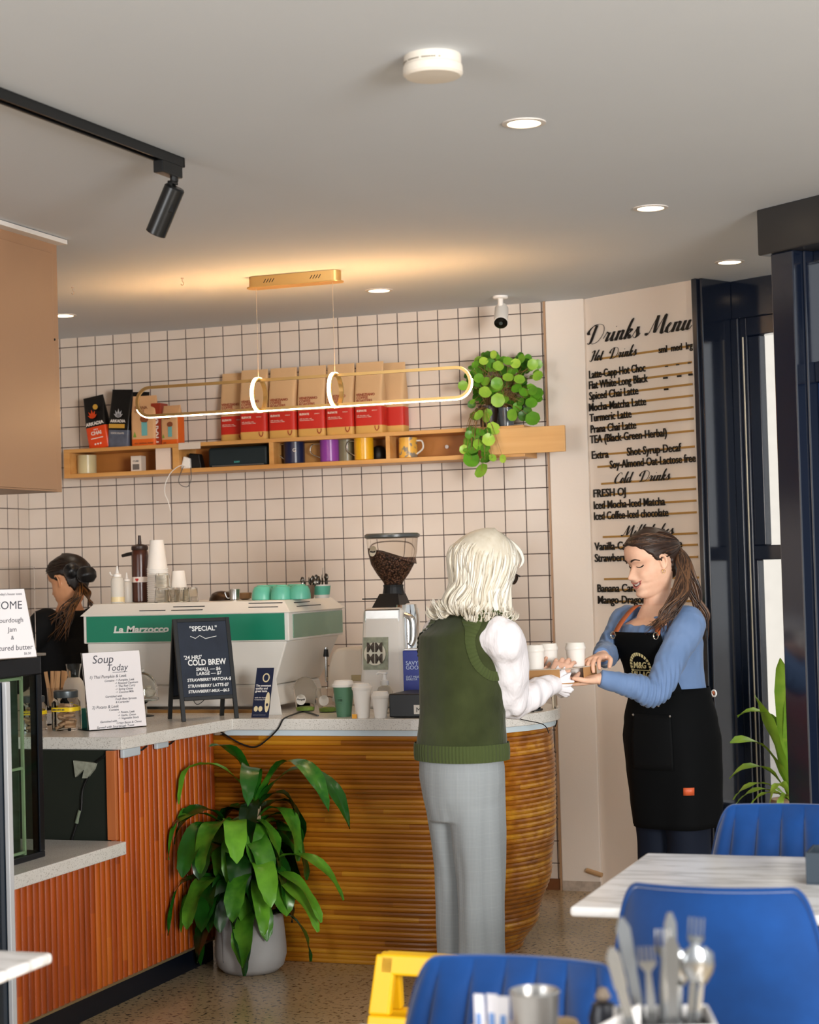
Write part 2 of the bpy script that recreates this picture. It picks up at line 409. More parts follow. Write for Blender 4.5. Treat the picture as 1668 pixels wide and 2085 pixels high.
for i, (px, py, w_, lab) in enumerate(((263, 1530, .062, 'pale grey power box screwed under the worktop edge, the nearer larger one'), (326, 1517, .045, 'small pale grey power box under the worktop edge nearer the inside corner'))):
    p = at(px, py, x=1.625)
    t_ = thing('power_box', lab, 'power box', (1.622, p.y, .872), 0, 'power boxes under the worktop')
    MB().box(0, .016, -w_, w_, -.030 if i == 0 else -.024, 0).build('housing', mat('pale_grey_plastic', 'b9c2c8', .4), t_, bevel=.004)
    MB().tube(cr([(.008, w_, -.012), (.006, w_+.03, -.016), (.004, w_+.07, -.006)], 5), .003, 6).build('lead', M_cord, t_, smooth=True)
# cord hanging over the worktop edge
e_ = at(576, 1466, y=-1.712); pts = [at(648, 1457, z=.919), at(618, 1449, z=.919), at(594, 1456, z=.920), Vector((e_.x+.012, -1.694, .922)), Vector((e_.x, -1.7125, .912))] + [at(px, py, y=-1.712) for px, py in ((566, 1484), (545, 1505), (520, 1521), (490, 1514), (462, 1498), (448, 1489))]
o = MB().tube(cr(pts, 6), .0032, 8).build('cord', M_cord, smooth=True); tag(o, 'thin black cord looping over the worktop edge behind the leafy plant', 'cord')
# glass display case on the ledge
dc = thing('display_case', 'glass display case with a dark frame standing on the lower ledge', 'display case', (1.0, -3.4, .563))
M_frame = mat('dark_case_frame', '11161d', .3, .3)
M_caseglass = mat('green_tinted_glass', 'd4e6da', .03, trans=1., ior=1.12)
xs = .552
MB().box(-.2, xs, .01, .56, .595, .655).build('top_frame', M_frame, dc, bevel=.004)
MB().box(-.21, xs+.012, .01, .572, .655, .664).build('top_lid', mat('brushed_steel', 'a7a39c', .3, .9), dc, bevel=.002)
MB().box(xs-.03, xs, .53, .56, .02, .595).build('corner_post', M_frame, dc, bevel=.003)
MB().box(-.2, xs, .01, .56, 0, .02).build('base_frame', M_frame, dc, bevel=.003)
MB().box(xs-.008, xs-.004, .01, .53, .02, .595).build('side_glass', M_caseglass, dc)
MB().box(-.19, xs-.06, .50, .505, .02, .595).build('back_glass', mat('case_back_panel', '5d6c60', .25, var=.25, vscale=9, stretch=(1, 1, 6)), dc)
M_rail = mat('pale_green_rail', 'c9d2b0', .4)
b = MB(); b.box(xs-.022, xs-.014, .455, .465, .02, .595); b.box(xs-.022, xs-.014, .012, .46, .025, .033); b.box(xs-.022, xs-.014, .012, .46, .295, .303); b.box(xs-.022, xs-.014, .012, .46, .583, .592); b.build('shelf_rail', M_rail, dc)
MB().box(-.15, xs-.02, .012, .45, .29, .296).build('glass_shelf', M_caseglass, dc)
# tall fridge door edge at the very left of the picture
p = at(26, 1700, y=-3.42)
fr = thing('upright_fridge', 'upright drinks fridge with a pale aluminium edge, cut off at the left border', 'fridge', (p.x, -3.42, 0))
ht = at(26, 1388, y=-3.42).z
MB().box(-.7, -.016, -.6, 0, 0, ht).build('body', mat('dark_glossy_fridge', '202a35', .15, .2, spec=.7), fr, bevel=.006)
MB().box(-.014, 0, -.02, .004, 0, ht).build('edge_trim', mat('pale_aluminium', 'd5d6d8', .35, .3), fr, bevel=.002)
b = MB(); 
b.tube([(-.035, .02, ht-.01), (-.035, .02, ht-.27)], .017, 14); b.build('door_handle', mat('steel_blue_handle', '9fb6c6', .2, .9), fr, smooth=True)
MB().tube([(-.035, .02, .1), (-.035, .02, ht-.29)], .017, 14).build('hinge_tube', mat('dark_steel_tube', '38424c', .25, .8), fr, smooth=True)
# ================================================================== espresso machine
M_mw = mat('machine_white', 'dedad2', .3); M_mg = mat('machine_green', '0f7a5c', .35, var=.04); M_blk = mat('soft_black', '0d0d0e', .45)
em = thing('espresso_machine', 'large white espresso machine with a green band on the worktop', 'espresso machine', (0, 0, ZT))
Z = lambda z: z-ZT
def hx(x0, x1, y0, y1, z0, X0, X1, Y0, Y1, z1):
    return [(x0,y0,Z(z0)),(x1,y0,Z(z0)),(x1,y1,Z(z0)),(x0,y1,Z(z0)),(X0,Y0,Z(z1)),(X1,Y0,Z(z1)),(X1,Y1,Z(z1)),(X0,Y1,Z(z1))]
MB().hexa(hx(.89, 1.72, -1.345, -.86, 1.02, .885, 1.785, -1.36, -.80, 1.195)).build('lower_body', M_mw, em, bevel=.006)
MB().hexa(hx(.90, 1.735, -1.385, -.85, .935, .90, 1.715, -1.36, -.86, 1.02)).build('base_panel', M_mw, em, bevel=.012)
MB().box(.875, 1.80, -1.37, -.79, Z(1.195), Z(1.31)).build('upper_body', M_mw, em, bevel=.004)
MB().box(.892, 1.782, -1.3745, -1.365, Z(1.200), Z(1.306)).build('green_panel', M_mg, em)['label'] = 'deep green front band'
MB().box(1.795, 1.8045, -1.33, -.805, Z(1.205), Z(1.300)).build('side_panel', mat('green_mirror_panel', '7fa08c', .22, .6), em)
b = MB(); b.hexa(hx(.865, 1.815, -1.385, -.785, 1.308, .905, 1.765, -1.335, -.83, 1.357)); b.build('cup_tray', M_mw, em, bevel=.004)
def slope(px, py):  # a point of the sloping front of the tray
    a = at(px, py, y=-1.36); return a
b = MB()
for (xa, xb, ya, f) in ((351, 415, 1236, 0), (350, 414, 1243, 0), (285, 338, 1244, 0), (503, 572, 1229, 0), (506, 566, 1237, 0)):
    pa, pb = at(xa, ya, y=-1.362), at(xb, ya-1.5, y=-1.362)
    zz = (pa.z+pb.z)/2; yy = lerp(-1.385, -1.335, (zz-1.308)/.049)
    MB().box(pa.x, pb.x, yy-.0015, yy+.006, Z(zz)-.0022, Z(zz)+.0022).build('vent_slot', M_blk, em)
b = MB()
for (ya, yb, zz) in ((-1.26, -1.10, 1.344), (-1.27, -1.02, 1.329)):
    xx = lerp(1.815, 1.765, (zz-1.308)/.049); MB().box(xx-.006, xx+.0015, ya, yb, Z(zz)-.002, Z(zz)+.002).build('vent_slot', M_blk, em)
for x_ in (.95, 1.69): 
    for y_ in (-1.33, -.92): MB().lathe([(.028, 0), (.028, .012), (.022, .021)], 16, (x_, y_, 0)).build('foot', M_blk, em, smooth=True)
p = at(231, 1288, y=-1.376)
l1 = text('La Marzocco', .036, M_mw, 'logo_lettering', em, (p.x, -1.3755, Z(p.z)), shear=.15, off=.0012, sx=1.35)
p2 = at(231, 1287, y=-1.376)
b = MB(); b.box(p2.x, p2.x+.235, -1.3762, -1.3745, Z(p2.z)-.0045, Z(p2.z)-.0015); b.build('logo_underline', M_mw, em)
b = MB(); b.tube([at(664, 1318, y=-1.0)-Vector((0,0,ZT)), at(665, 1388, y=-1.0)-Vector((0,0,ZT))], .006, 10); b.build('steam_wand', M_chrome, em, smooth=True)
MB().tube([at(664, 1322, y=-1.0)-Vector((0,0,ZT)), at(664, 1337, y=-1.0)-Vector((0,0,ZT))], [.009, .012], 10).build('wand_grip', M_blk, em, smooth=True)
ZM = 1.3572
def on(px, y, zz): return at(px, 1220, y=y).x   # x of a column of pixels at depth y
def cup_mesh(r0, r1, h, wall=.0015, rim=.004, seg=28):
    b = MB(); b.lathe([(r0*.2, .004), (r0-wall, .004), (r1-wall, h), (r1, h), (r1+rim*.4, h-.001), (r1+rim*.5, h-rim), (r1*.995, h-rim*1.1), (r0, 0), (r0*.2, 0)], seg, cap0=True, cap1=True); return b
M_paper = mat('white_paper', 'ece6de', .55)
# inverted stack of takeaway cups
b = MB(); b.lathe([(.0285, 0), (.0285, .0)], 28)
def inv_cup():
    b = MB(); r0, r1, h = .029, .043, .125
    b.lathe([(r1-.002, 0), (r1+.002, .0015), (r1+.002, .006), (r1-.0005, .007), (r0, h), (r0-.004, h-.0005), (r0-.004, h-.004), (.001, h-.004)], 28, cap0=False, cap1=True); return b
ox = on(322, -1.13, 0)
me0 = None
for k in range(17):
    o = inv_cup().build('paper_cup', M_paper, smooth=True, loc=(ox, -1.13, ZM+k*.0085)) if k == 0 else c0.copy()
    if k == 0: c0 = o
    else: COL.objects.link(o); o.location = (ox, -1.13, ZM+k*.0085)
    tag(o, 'white paper cup turned upside down in the tall stack on the espresso machine' if k < 16 else 'topmost white paper cup of the tall upside-down stack on the espresso machine', 'paper cup', 'upside-down paper cups in the tall stack')
ox2 = on(360, -1.08, 0)
for k in range(3):
    o = c0.copy(); COL.objects.link(o); o.location = (ox2, -1.06, ZM+k*.0085)
    o.scale = (.92, .92, .9)
    tag(o, 'white paper cup in the short stack behind the glass tumblers', 'paper cup', 'paper cups in the short stack')
# squeeze bottles and sauce bottle
M_pe = mat('milky_plastic', 'efeae0', .35, trans=.35, ior=1.1)
def squeeze(loc, s, lab, body, fill=None):
    t_ = thing('squeeze_bottle', lab, 'sauce bottle', loc, 0, 'squeeze bottles on the espresso machine')
    MB().lathe([(.030*s, 0), (.032*s, .004), (.032*s, .105*s), (.027*s, .122*s), (.016*s, .128*s), (.001, .128*s)], 24).build('bottle', body, t_, smooth=True)
    MB().lathe([(.020*s, .124*s), (.020*s, .138*s), (.009*s, .142*s), (.003*s, .178*s), (.001, .178*s)], 18).build('nozzle_cap', M_white, t_, smooth=True)
    b = MB(); b.tube(cr([(-.018*s, 0, .132*s), (-.034*s, 0, .137*s), (-.040*s, 0, .150*s)], 4), [.003]*9, 6); b.build('cap_tie', M_white, t_, smooth=True)
    if fill: MB().lathe([(.0305*s, .004), (.0325*s, .006), (.0325*s, .03*s), (.03*s, .03*s)], 24).build('contents', fill, t_, smooth=True)
    return t_
squeeze((on(240, -1.2, 0), -1.2, ZM), .88, 'clear white squeeze bottle with pale sauce at the left end of the espresso machine top', M_pe, mat('cream_sauce', 'e3cfa0', .4))
squeeze((on(259, -1.12, 0), -1.12, ZM), .72, 'smaller white squeeze bottle half hidden behind the first one', mat('frosted_bottle', 'c9c2b8', .4))
t_ = thing('sauce_bottle', 'tall dark brown chocolate sauce bottle with a white label', 'sauce bottle', (on(287, -1.08, 0), -1.08, ZM))
M_choc = mat('brown_sauce', '4a281c', .25, var=.1); 
MB().lathe([(.032, 0), (.036, .004), (.036, .20), (.034, .215), (.03, .225), (.001, .225)], 24).build('bottle', M_choc, t_, smooth=True)
MB().lathe([(.0365, .085), (.0365, .108)], 24, cap0=False, cap1=False).build('paper_label', mat('label_white', 'e4d5c8', .5), t_, smooth=True)
MB().lathe([(.034, .222), (.036, .226), (.036, .238), (.022, .245), (.008, .248), (.006, .285), (.001, .285)], 20).build('pump_cap', mat('dark_brown_cap', '2e1c14', .4), t_, smooth=True)
b = MB(); b.tube([(0, 0, .215), (-.06, 0, .205), (-.085, 0, .20)], [.008, .008, .007], 8); b.build('spout', mat('dark_grey_spout', '25211e', .4), t_, smooth=True)
text('♥', .014, mat('red_print', 'b52a24', .5), 'label_mark', t_, (-.006, -.0375, .09))
# glass tumblers stacked upside down
def tumbler(loc, lab):
    t_ = MB().lathe([(.001, .0), (.026, 0), (.029, .004), (.033, .055), (.0345, .058), (.0335, .06), (.031, .056), (.027, .009), (.001, .008)], 20).build('glass_tumbler', M_glass2, smooth=True, loc=loc)
    t_.rotation_euler = (PI, 0, 0); t_.location.z += .06
    return tag(t_, lab, 'glass', 'glass tumblers on the espresso machine')
M_glass2 = mat('tumbler_glass', 'f4f4f0', .03, trans=1., ior=1.35)
tumbler((on(331, -1.25, 0), -1.25, ZM), 'clear glass tumbler in front of the tall cup stack, lower of its pair')
tumbler((on(332, -1.25, 0), -1.25, ZM+.061), 'clear glass tumbler on top of another in front of the tall cup stack')
tumbler((on(371, -1.25, 0), -1.25, ZM), 'clear glass tumbler in front of the short cup stack')
tumbler((on(388, -1.22, 0), -1.22, ZM), 'clear glass tumbler at the right end of the tumblers')
tumbler((on(351, -1.18, 0), -1.18, ZM), 'clear glass tumbler standing between the two cup stacks')
# steel cups and mugs, teal cups, spoon holders
t_ = thing('steel_cup', 'small shiny steel cup lying tilted beside the teal cups', 'cup', (on(478, -1.15, 0), -1.15, ZM))
b = MB(); b.X = Matrix.Translation((0,0,.001)) ; b.lathe([(.016, 0), (.021, .003), (.022, .03), (.024, .045), (.0225, .045), (.02, .02), (.001, .006)], 20); b.build('bowl', M_chrome, t_, smooth=True)
b = MB(); b.tube(cr([(-.022, 0, .036), (-.042, 0, .034), (-.034, 0, .012), (-.021, 0, .01)], 6), .0028, 7); b.build('handle', M_chrome, t_, smooth=True)
o = MB().lathe([(.052, 0), (.05, .012), (.038, .03), (.02, .038), (.001, .04)], 24).build('dark_bowl', mat('dark_bronze', '3b2a1d', .3, .6), smooth=True, loc=(on(451, -1.1, 0), -1.1, ZM)); tag(o, 'upturned dark bronze bowl left of the steel cup', 'bowl')
o = MB().lathe([(.012, 0), (.026, .006), (.03, .028), (.028, .03), (.024, .01), (.001, .004)], 24).build('wooden_dish', mat('brown_dish', '8a6a4a', .4), smooth=True, loc=(on(499, -1.08, 0), -1.08, ZM)); tag(o, 'small brown dish between the steel cup and the teal cups', 'dish')
M_teal = mat('teal_ceramic', '5fb39a', .35, var=.03)
labs = ('first teal cup from the left, upside down on the espresso machine', 'second teal cup from the left, upside down on the espresso machine', 'third teal cup, upside down and half hidden behind the second', 'rightmost teal cup, upside down beside the brown spoon cup', 'teal cup upside down behind the gap between first and second')
for i, (px, yy) in enumerate(((535, -1.2), (574, -1.22), (598, -1.1), (611, -1.2), (556, -1.06))):
    t_ = thing('teal_cup', labs[i], 'cup', (on(px, yy, 0), yy, ZM), 0, 'teal cups on the espresso machine')
    MB().lathe([(.043, 0), (.0445, .002), (.044, .02), (.040, .04), (.033, .053), (.024, .056), (.022, .060), (.020, .060), (.018, .056), (.001, .056)], 28).build('cup_body', M_teal, t_, smooth=True)
    b = MB(); b.tube(cr([(0, .041, .012), (0, .062, .018), (0, .06, .036), (0, .036, .044)], 6), .0045, 8); b.build('handle', M_teal, t_, smooth=True)
def spoons(t_, n, h, seed):
    rnd = random.Random(seed)
    for k in range(n):
        a = rnd.uniform(0, 2*PI); tx, ty = math.cos(a)*rnd.uniform(.01, .03), math.sin(a)*.02
        b = MB(); hh = h*rnd.uniform(.85, 1.1)
        b.tube([(tx*.3, ty*.3, .005), (tx, ty, hh-.025)], .0016, 6)
        b.X = Matrix.Translation((tx, ty, hh-.012)) @ Matrix.Rotation(a, 4, 'Z') @ Matrix.Diagonal((.010, .003, .016, 1)); b.lathe([(.001, -1), (.6, -.8), (1, 0), (.6, .8), (.001, 1)], 10)
        b.build('spoon', mat('spoon_steel', '6b645c', .25, .9), t_, smooth=True)
t_ = thing('spoon_cup', 'brown glazed cup holding teaspoons next to the teal cups', 'spoon cup', (on(629, -1.15, 0), -1.15, ZM))
MB().lathe([(.018, 0), (.021, .002), (.027, .055), (.025, .055), (.019, .004), (.001, .004)], 20).build('cup_body', mat('brown_glaze', '6a5240', .35), t_, smooth=True); spoons(t_, 7, .085, 3)
t_ = thing('striped_spoon_cup', 'white and teal striped cup full of teaspoons at the right end of the machine', 'spoon cup', (on(656, -1.08, 0), -1.08, ZM))
b = MB(); 
for z0, z1, mi in ((0, .014, 0), (.014, .05, 1), (.05, .056, 0)):
    b.m = mi; b.lathe([(.030+.008*z0/.056, z0), (.030+.008*z1/.056, z1)], 24, cap0=(z0 == 0), cap1=False)
b.m = 0; b.lathe([(.038, .056), (.036, .056), (.029, .004), (.001, .004)], 24, cap0=False); b.build('cup_body', [M_mw, M_teal], t_, smooth=True); spoons(t_, 10, .09, 5)
b = MB(); b.tube([(-.004, 0, .01), (.008, 0, .125)], [.003, .0015], 6); b.build('stirrer', mat('grey_stick', '8a8278', .4), t_, smooth=True)
# ================================================================== coffee grinder
G = Vector((2.148, -1.1, ZT))
gr = thing('coffee_grinder', 'tall coffee grinder with a bean hopper behind the takeaway cups', 'grinder', G)
M_gw = mat('grinder_white', 'd9d4cc', .25)
MB().hexa([(-.115,-.13,.0),(.085,-.13,.0),(.085,.13,.0),(-.115,.13,.0),(-.100,-.10,.40),(.07,-.10,.40),(.07,.12,.40),(-.100,.12,.40)]).build('body', M_gw, gr, bevel=.02, seg=3)
MB().hexa([(-.093,-.104,.315),(.062,-.104,.315),(.062,.1,.315),(-.093,.1,.315),(-.09,-.1025,.395),(.06,-.1025,.395),(.06,.1,.395),(-.09,.1,.395)]).build('chrome_front', M_chrome, gr, bevel=.006)
MB().lathe([(.052, .0), (.054, .36), (.045, .41), (.02, .415), (.001, .415)], 24, (.06, -.03, 0)).build('chrome_column', mat('mirror_chrome', 'd8d8d6', .08, 1.), gr, smooth=True)
b = MB(); b.tube(cr([(.075, -.08, .37), (.11, -.085, .35), (.112, -.085, .28), (.10, -.085, .25)], 6), .011, 10); b.build('dosing_handle', M_chrome, gr, smooth=True)
b = MB(); b.hexa([(-.07,-.07,.40),(.05,-.07,.40),(.05,.07,.40),(-.07,.07,.40),(-.045,-.045,.455),(.035,-.045,.455),(.035,.045,.455),(-.045,.045,.455)]); b.lathe([(.045, .45), (.04, .48), (.042, .49), (.001, .49)], 20); b.tube([(-.13, -.02, .435), (-.04, -.02, .435)], .003, 6); b.build('black_collar', M_blk, gr, bevel=.003)
hop = [(.034, .478), (.040, .50), (.066, .535), (.089, .575), (.099, .62), (.105, .68)]
M_hop = mat('hopper_plastic', 'e8e2da', .06, trans=1., ior=1.08)
MB().lathe(hop, 36, cap0=False, cap1=False).build('hopper', M_hop, gr, smooth=True)
MB().lathe([(.108, .68), (.113, .683), (.113, .692), (.105, .698), (.001, .70)], 36).build('hopper_lid', mat('grey_smoked_lid', '4a4d4c', .3), gr, smooth=True)
m = mat('coffee_beans', '5a3a28', .4); t = NT(m); x, y, z, v = t.xyz(); vo = t.n('ShaderNodeTexVoronoi'); vo.inputs['Scale'].default_value = 130; t.L.new(v, vo.inputs['Vector'])
t.L.new(t.ramp(vo.outputs['Distance'], [(.1, lin('8a6650')), (.5, lin('4a2d1e')), (.8, lin('1e110a'))]), t.b.inputs['Base Color']); t.bump(vo.outputs['Distance'], .8, .004)
rings = []
for r, z in [(.033, .479), (.039, .50), (.064, .535), (.087, .575), (.094, .60)]: rings.append([(r*math.cos(a), r*math.sin(a), z) for a in [2*PI*k/36 for k in range(36)]])
rings.append([(.097*math.cos(a), .097*math.sin(a), .607-.035*math.cos(a-.3)) for a in [2*PI*k/36 for k in range(36)]])
rings.append([(.04*math.cos(a), .04*math.sin(a), .617-.014*math.cos(a-.3)) for a in [2*PI*k/36 for k in range(36)]])
MB().loft(rings).build('beans', m, gr, smooth=True)
st = MB(); st.box(-.093, .012, -.1285, -.117, .155, .285); o = st.build('sticker', mat('olive_print_sticker', '8f937c', .4, var=.35, vscale=40), gr); o.rotation_euler = (-.055, 0, 0); o.location = (0, -.0025, -.008)
M_brown = mat('sticker_brown', '3f3222', .5); M_bone = mat('sticker_bone', 'd8d2be', .5)
rl = (PI/2-.055, 0, 0)
b = MB(); b.lathe([(.046, -.0012), (.046, 0), (.0001, 0)], 36); o = b.build('sticker_disc', M_bone, gr, rot=rl, loc=(-.041, -.1245, .218))
text('MM\nMM', .052, M_brown, 'sticker_lettering', gr, (-.041, -.1262, .226), rot=rl, align='CENTER', off=.0016, line=.86, sx=.86)
o = MB().lathe([(.022, -.001), (.022, 0), (.0001, 0)], 24).build('hopper_sticker', M_bone, gr, rot=(PI/2-.2, 0, -.55), loc=(-.054, -.082, .628))
text('Mungalli', .011, M_blk, 'hopper_lettering', gr, (-.0545, -.0848, .622), rot=(PI/2-.2, 0, -.55), align='CENTER', shear=.2)
# smaller white appliance left of the grinder
wg = thing('white_grinder', 'low white rounded grinder between the espresso machine and the tall grinder', 'grinder', (on(712, -.98, 0)+.0, -.98, ZT))
b = MB(); sec = [(-.075, 0), (-.075, .10), (-.068, .16), (-.05, .215), (-.03, .235), (.085, .238), (.088, 0)]
b.prism(sec, -.09, .09, 'y'); b.build('body', mat('warm_white_body', 'd8cbbb', .35), wg, bevel=.014, seg=3)
MB().box(.035, .08, -.0955, -.08, .10, .125).build('display', mat('tan_label', 'a8966e', .4), wg, bevel=.002)
MB().box(-.085, -.045, -.075, .02, .10, .115).build('spout_tray', mat('tan_tray', 'b09a80', .5), wg, bevel=.003)
# takeaway cups in front
M_lid = mat('white_lid', 'e9e3da', .35); M_gcup = mat('sage_green_card', '4f7a5c', .5, var=.05)
def takeaway(px, py, h, rt, lab, m_, y=None):
    p = at(px, py, z=ZT)
    t_ = thing('takeaway_cup', lab, 'takeaway cup', (p.x, p.y+.03, ZT), 0, 'sample takeaway cups on the counter edge')
    rb = rt*.70
    MB().lathe([(rb*.8, .002), (rb, 0), (rb*1.0, .003), (rt, h-.014), (rt*.9, h-.014), (.001, h-.014)], 32).build('cup_body', m_, t_, smooth=True)
    MB().lathe([(rt+.001, h-.02), (rt+.0025, h-.016), (rt+.0025, h-.010), (rt-.002, h-.006), (rt-.005, h+.004), (rt-.009, h+.005), (rt-.012, h+.001), (.001, h+.001)], 32, cap0=False).build('cup_lid', M_lid, t_, smooth=True)
    return t_
g = takeaway(695, 1460, .132, .040, 'sage green takeaway cup with a white lid, largest of the three on the counter', M_gcup)
text('—\nMB\n—', .014, mat('dark_green_print', '37563f', .5), 'cup_print', g, (.0, -.0372, .07), align='CENTER', line=.8)
takeaway(733, 1463, .125, .0365, 'medium white takeaway cup between the green one and the small one', M_paper)
c = takeaway(770, 1463, .094, .033, 'small white takeaway cup next to the black till box', M_paper)
# yellow price sticker at the medium cup's foot
p = at(722, 1451, y=-1.695)
o = MB().box(p.x-.012, p.x+.006, -1.69, -1.687, .915, .931).build('price_tag', mat('yellow_orange_card', 'e2a030', .5)); tag(o, 'tiny yellow-orange price tag at the foot of the medium cup', 'price tag')
# clear domed food cups with green food, at the machine's foot
M_pla = mat('clear_pla', 'f2f2ee', .05, trans=1., ior=1.06); M_greenfood = mat('green_food', '7f9a3f', .5, var=.3, vscale=60)
for i, (px, py, h, r, lab) in enumerate(((616, 1449, .135, .045, 'clear domed cup with a round sticker right of the tent card'), (662, 1451, .095, .042, 'clear flat-topped tub with a round sticker beside the green cup'))):
    p = at(px, py, z=ZT); t_ = thing('clear_tub', lab, 'food tub', (p.x, p.y+.03, ZT), 0, 'clear tubs on the counter')
    if i == 0: pr = [(r*.78, 0), (r*.8, .002), (r, .085), (r*1.06, .09), (r*.95, .108), (r*.6, .128), (r*.2, .135), (.001, .135)]
    else: pr = [(r*.8, 0), (r*.82, .002), (r, .085), (r*1.05, .09), (r*1.0, .095), (.001, .095)]
    MB().lathe(pr, 28).build('tub', M_pla, t_, smooth=True)
    MB().lathe([(r*.74, .003), (r*.78, .016), (r*.4, .02), (.001, .02)], 20).build('green_filling', M_greenfood, t_, smooth=True)
    MB().lathe([(.021, -.0008), (.021, 0), (.0001, 0)], 28).build('round_sticker', mat('clear_white_sticker', 'dcd6cc', .4), t_, rot=(PI/2-.1, 0, 0), loc=(0, -r*.93, .048))
    if i == 0: text('Mungalli', .0105, M_blk, 'sticker_lettering', t_, (0, -r*.93-.002, .046), rot=(PI/2-.1, 0, 0), align='CENTER', shear=.2)
# black till box, blue carton, pump bottle
p = at(793, 1462, y=-1.66)
t_ = thing('till_box', 'black metal till box with a white label behind the customer', 'till box', (p.x, -1.66, ZT))
MB().box(0, .30, 0, .22, .002, at(793, 1413, y=-1.66).z-ZT).build('case', M_blk, t_, bevel=.004)
MB().box(.098, .173, -.0015, .002, .014, .048).build('label', mat('label_paper', 'e4ddd2', .5), t_, bevel=.0007)
text('M', .026, M_blk, 'label_letter', t_, (.107, -.0022, .021))
p = at(822, 1410, y=-1.40)
t_ = thing('blue_carton', 'deep blue printed carton standing behind the black till box', 'carton', (p.x, -1.40, ZT))
hb = at(822, 1325, y=-1.40).z-ZT; M_bc = mat('deep_blue_card', '1c2f8a', .35, var=.1, vscale=20)
MB().box(0, .13, 0, .07, 0, hb).build('box', M_bc, t_, bevel=.003)
MB().box(.004, .126, .004, .066, hb, hb+.008).build('top_fold', mat('silver_fold', 'c9c4c0', .3, .6), t_, bevel=.002)
M_pb = mat('pale_blue_print', 'c4d2ea', .5)
text('SAVY\nGOODS', .022, M_pb, 'carton_lettering', t_, (.012, -.001, hb-.055), line=.8)
text('OAT MILK\nBARISTA', .012, M_pb, 'carton_small_lettering', t_, (.012, -.001, hb-.105), line=.8)
p = at(784, 1420, y=-1.45)
t_ = thing('pump_bottle', 'clear pump bottle with a white pump behind the small white cup', 'pump bottle', (p.x, -1.45, ZT))
MB().lathe([(.028, 0), (.031, .003), (.031, .085), (.024, .10), (.013, .105), (.013, .112), (.001, .112)], 24).build('bottle', M_pla, t_, smooth=True)
MB().lathe([(.017, .108), (.017, .125), (.009, .128), (.006, .15), (.012, .152), (.012, .158), (.001, .159)], 18).build('pump', M_white, t_, smooth=True)
b = MB(); b.tube([(0, 0, .155), (-.02, -.01, .156), (-.027, -.013, .150)], .004, 8); b.build('pump_nozzle', M_white, t_, smooth=True)
# cables behind the till box
o = MB().tube(cr([(2.22, -1.22, .918), (2.19, -1.25, .955), (2.24, -1.27, .965), (2.30, -1.3, .94), (2.36, -1.32, .918), (2.42, -1.30, .919)], 6), .003, 7).build('cord', M_cord, smooth=True); tag(o, 'black cord coiled behind the pump bottle', 'cord')
# card reader lead at the barrel end
t_ = thing('card_reader', 'small black card reader lying on the curved end of the worktop', 'card reader', at(1085, 1447, z=ZT))
MB().box(-.04, .035, -.02, .02, 0, .008).build('tray', M_blk, t_, bevel=.002); b = MB(); b.lathe([(.012, .006), (.014, .012), (.01, .022), (.001, .024)], 14, (.018, 0, 0)); b.build('reader_head', M_blk, t_, smooth=True)
q = [at(1092, 1450, z=.922), at(1098, 1455, z=.922)]
pe = CX+.455*math.cos(math.radians(-35)), CY+.455*math.sin(math.radians(-35))
o = MB().tube(cr([at(1088, 1449, z=.922), (pe[0]-.02, pe[1]+.012, .918), (pe[0]-.002, pe[1], .90), at(1106, 1475, y=pe[1]-.01), at(1118, 1493, y=pe[1]-.02)], 6), .0018, 6).build('cord', M_cord, smooth=True); tag(o, 'thin cord hanging from the card reader over the curved worktop end', 'cord')
t_ = thing('bracket', 'small pale metal bracket with a black lead at the far right end of the worktop', 'bracket', at(1129, 1442, z=ZT))
MB().box(-.004, .004, -.02, .02, 0, .055).build('upright', mat('pale_metal', 'b5a690', .4, .4), t_, bevel=.001)
MB().tube(cr([(-.01, 0, .06), (-.006, 0, .02), (.006, -.01, 0), (.012, -.012, -.045), (.004, -.012, -.07)], 5), .0025, 6).build('lead', M_cord, t_, smooth=True)
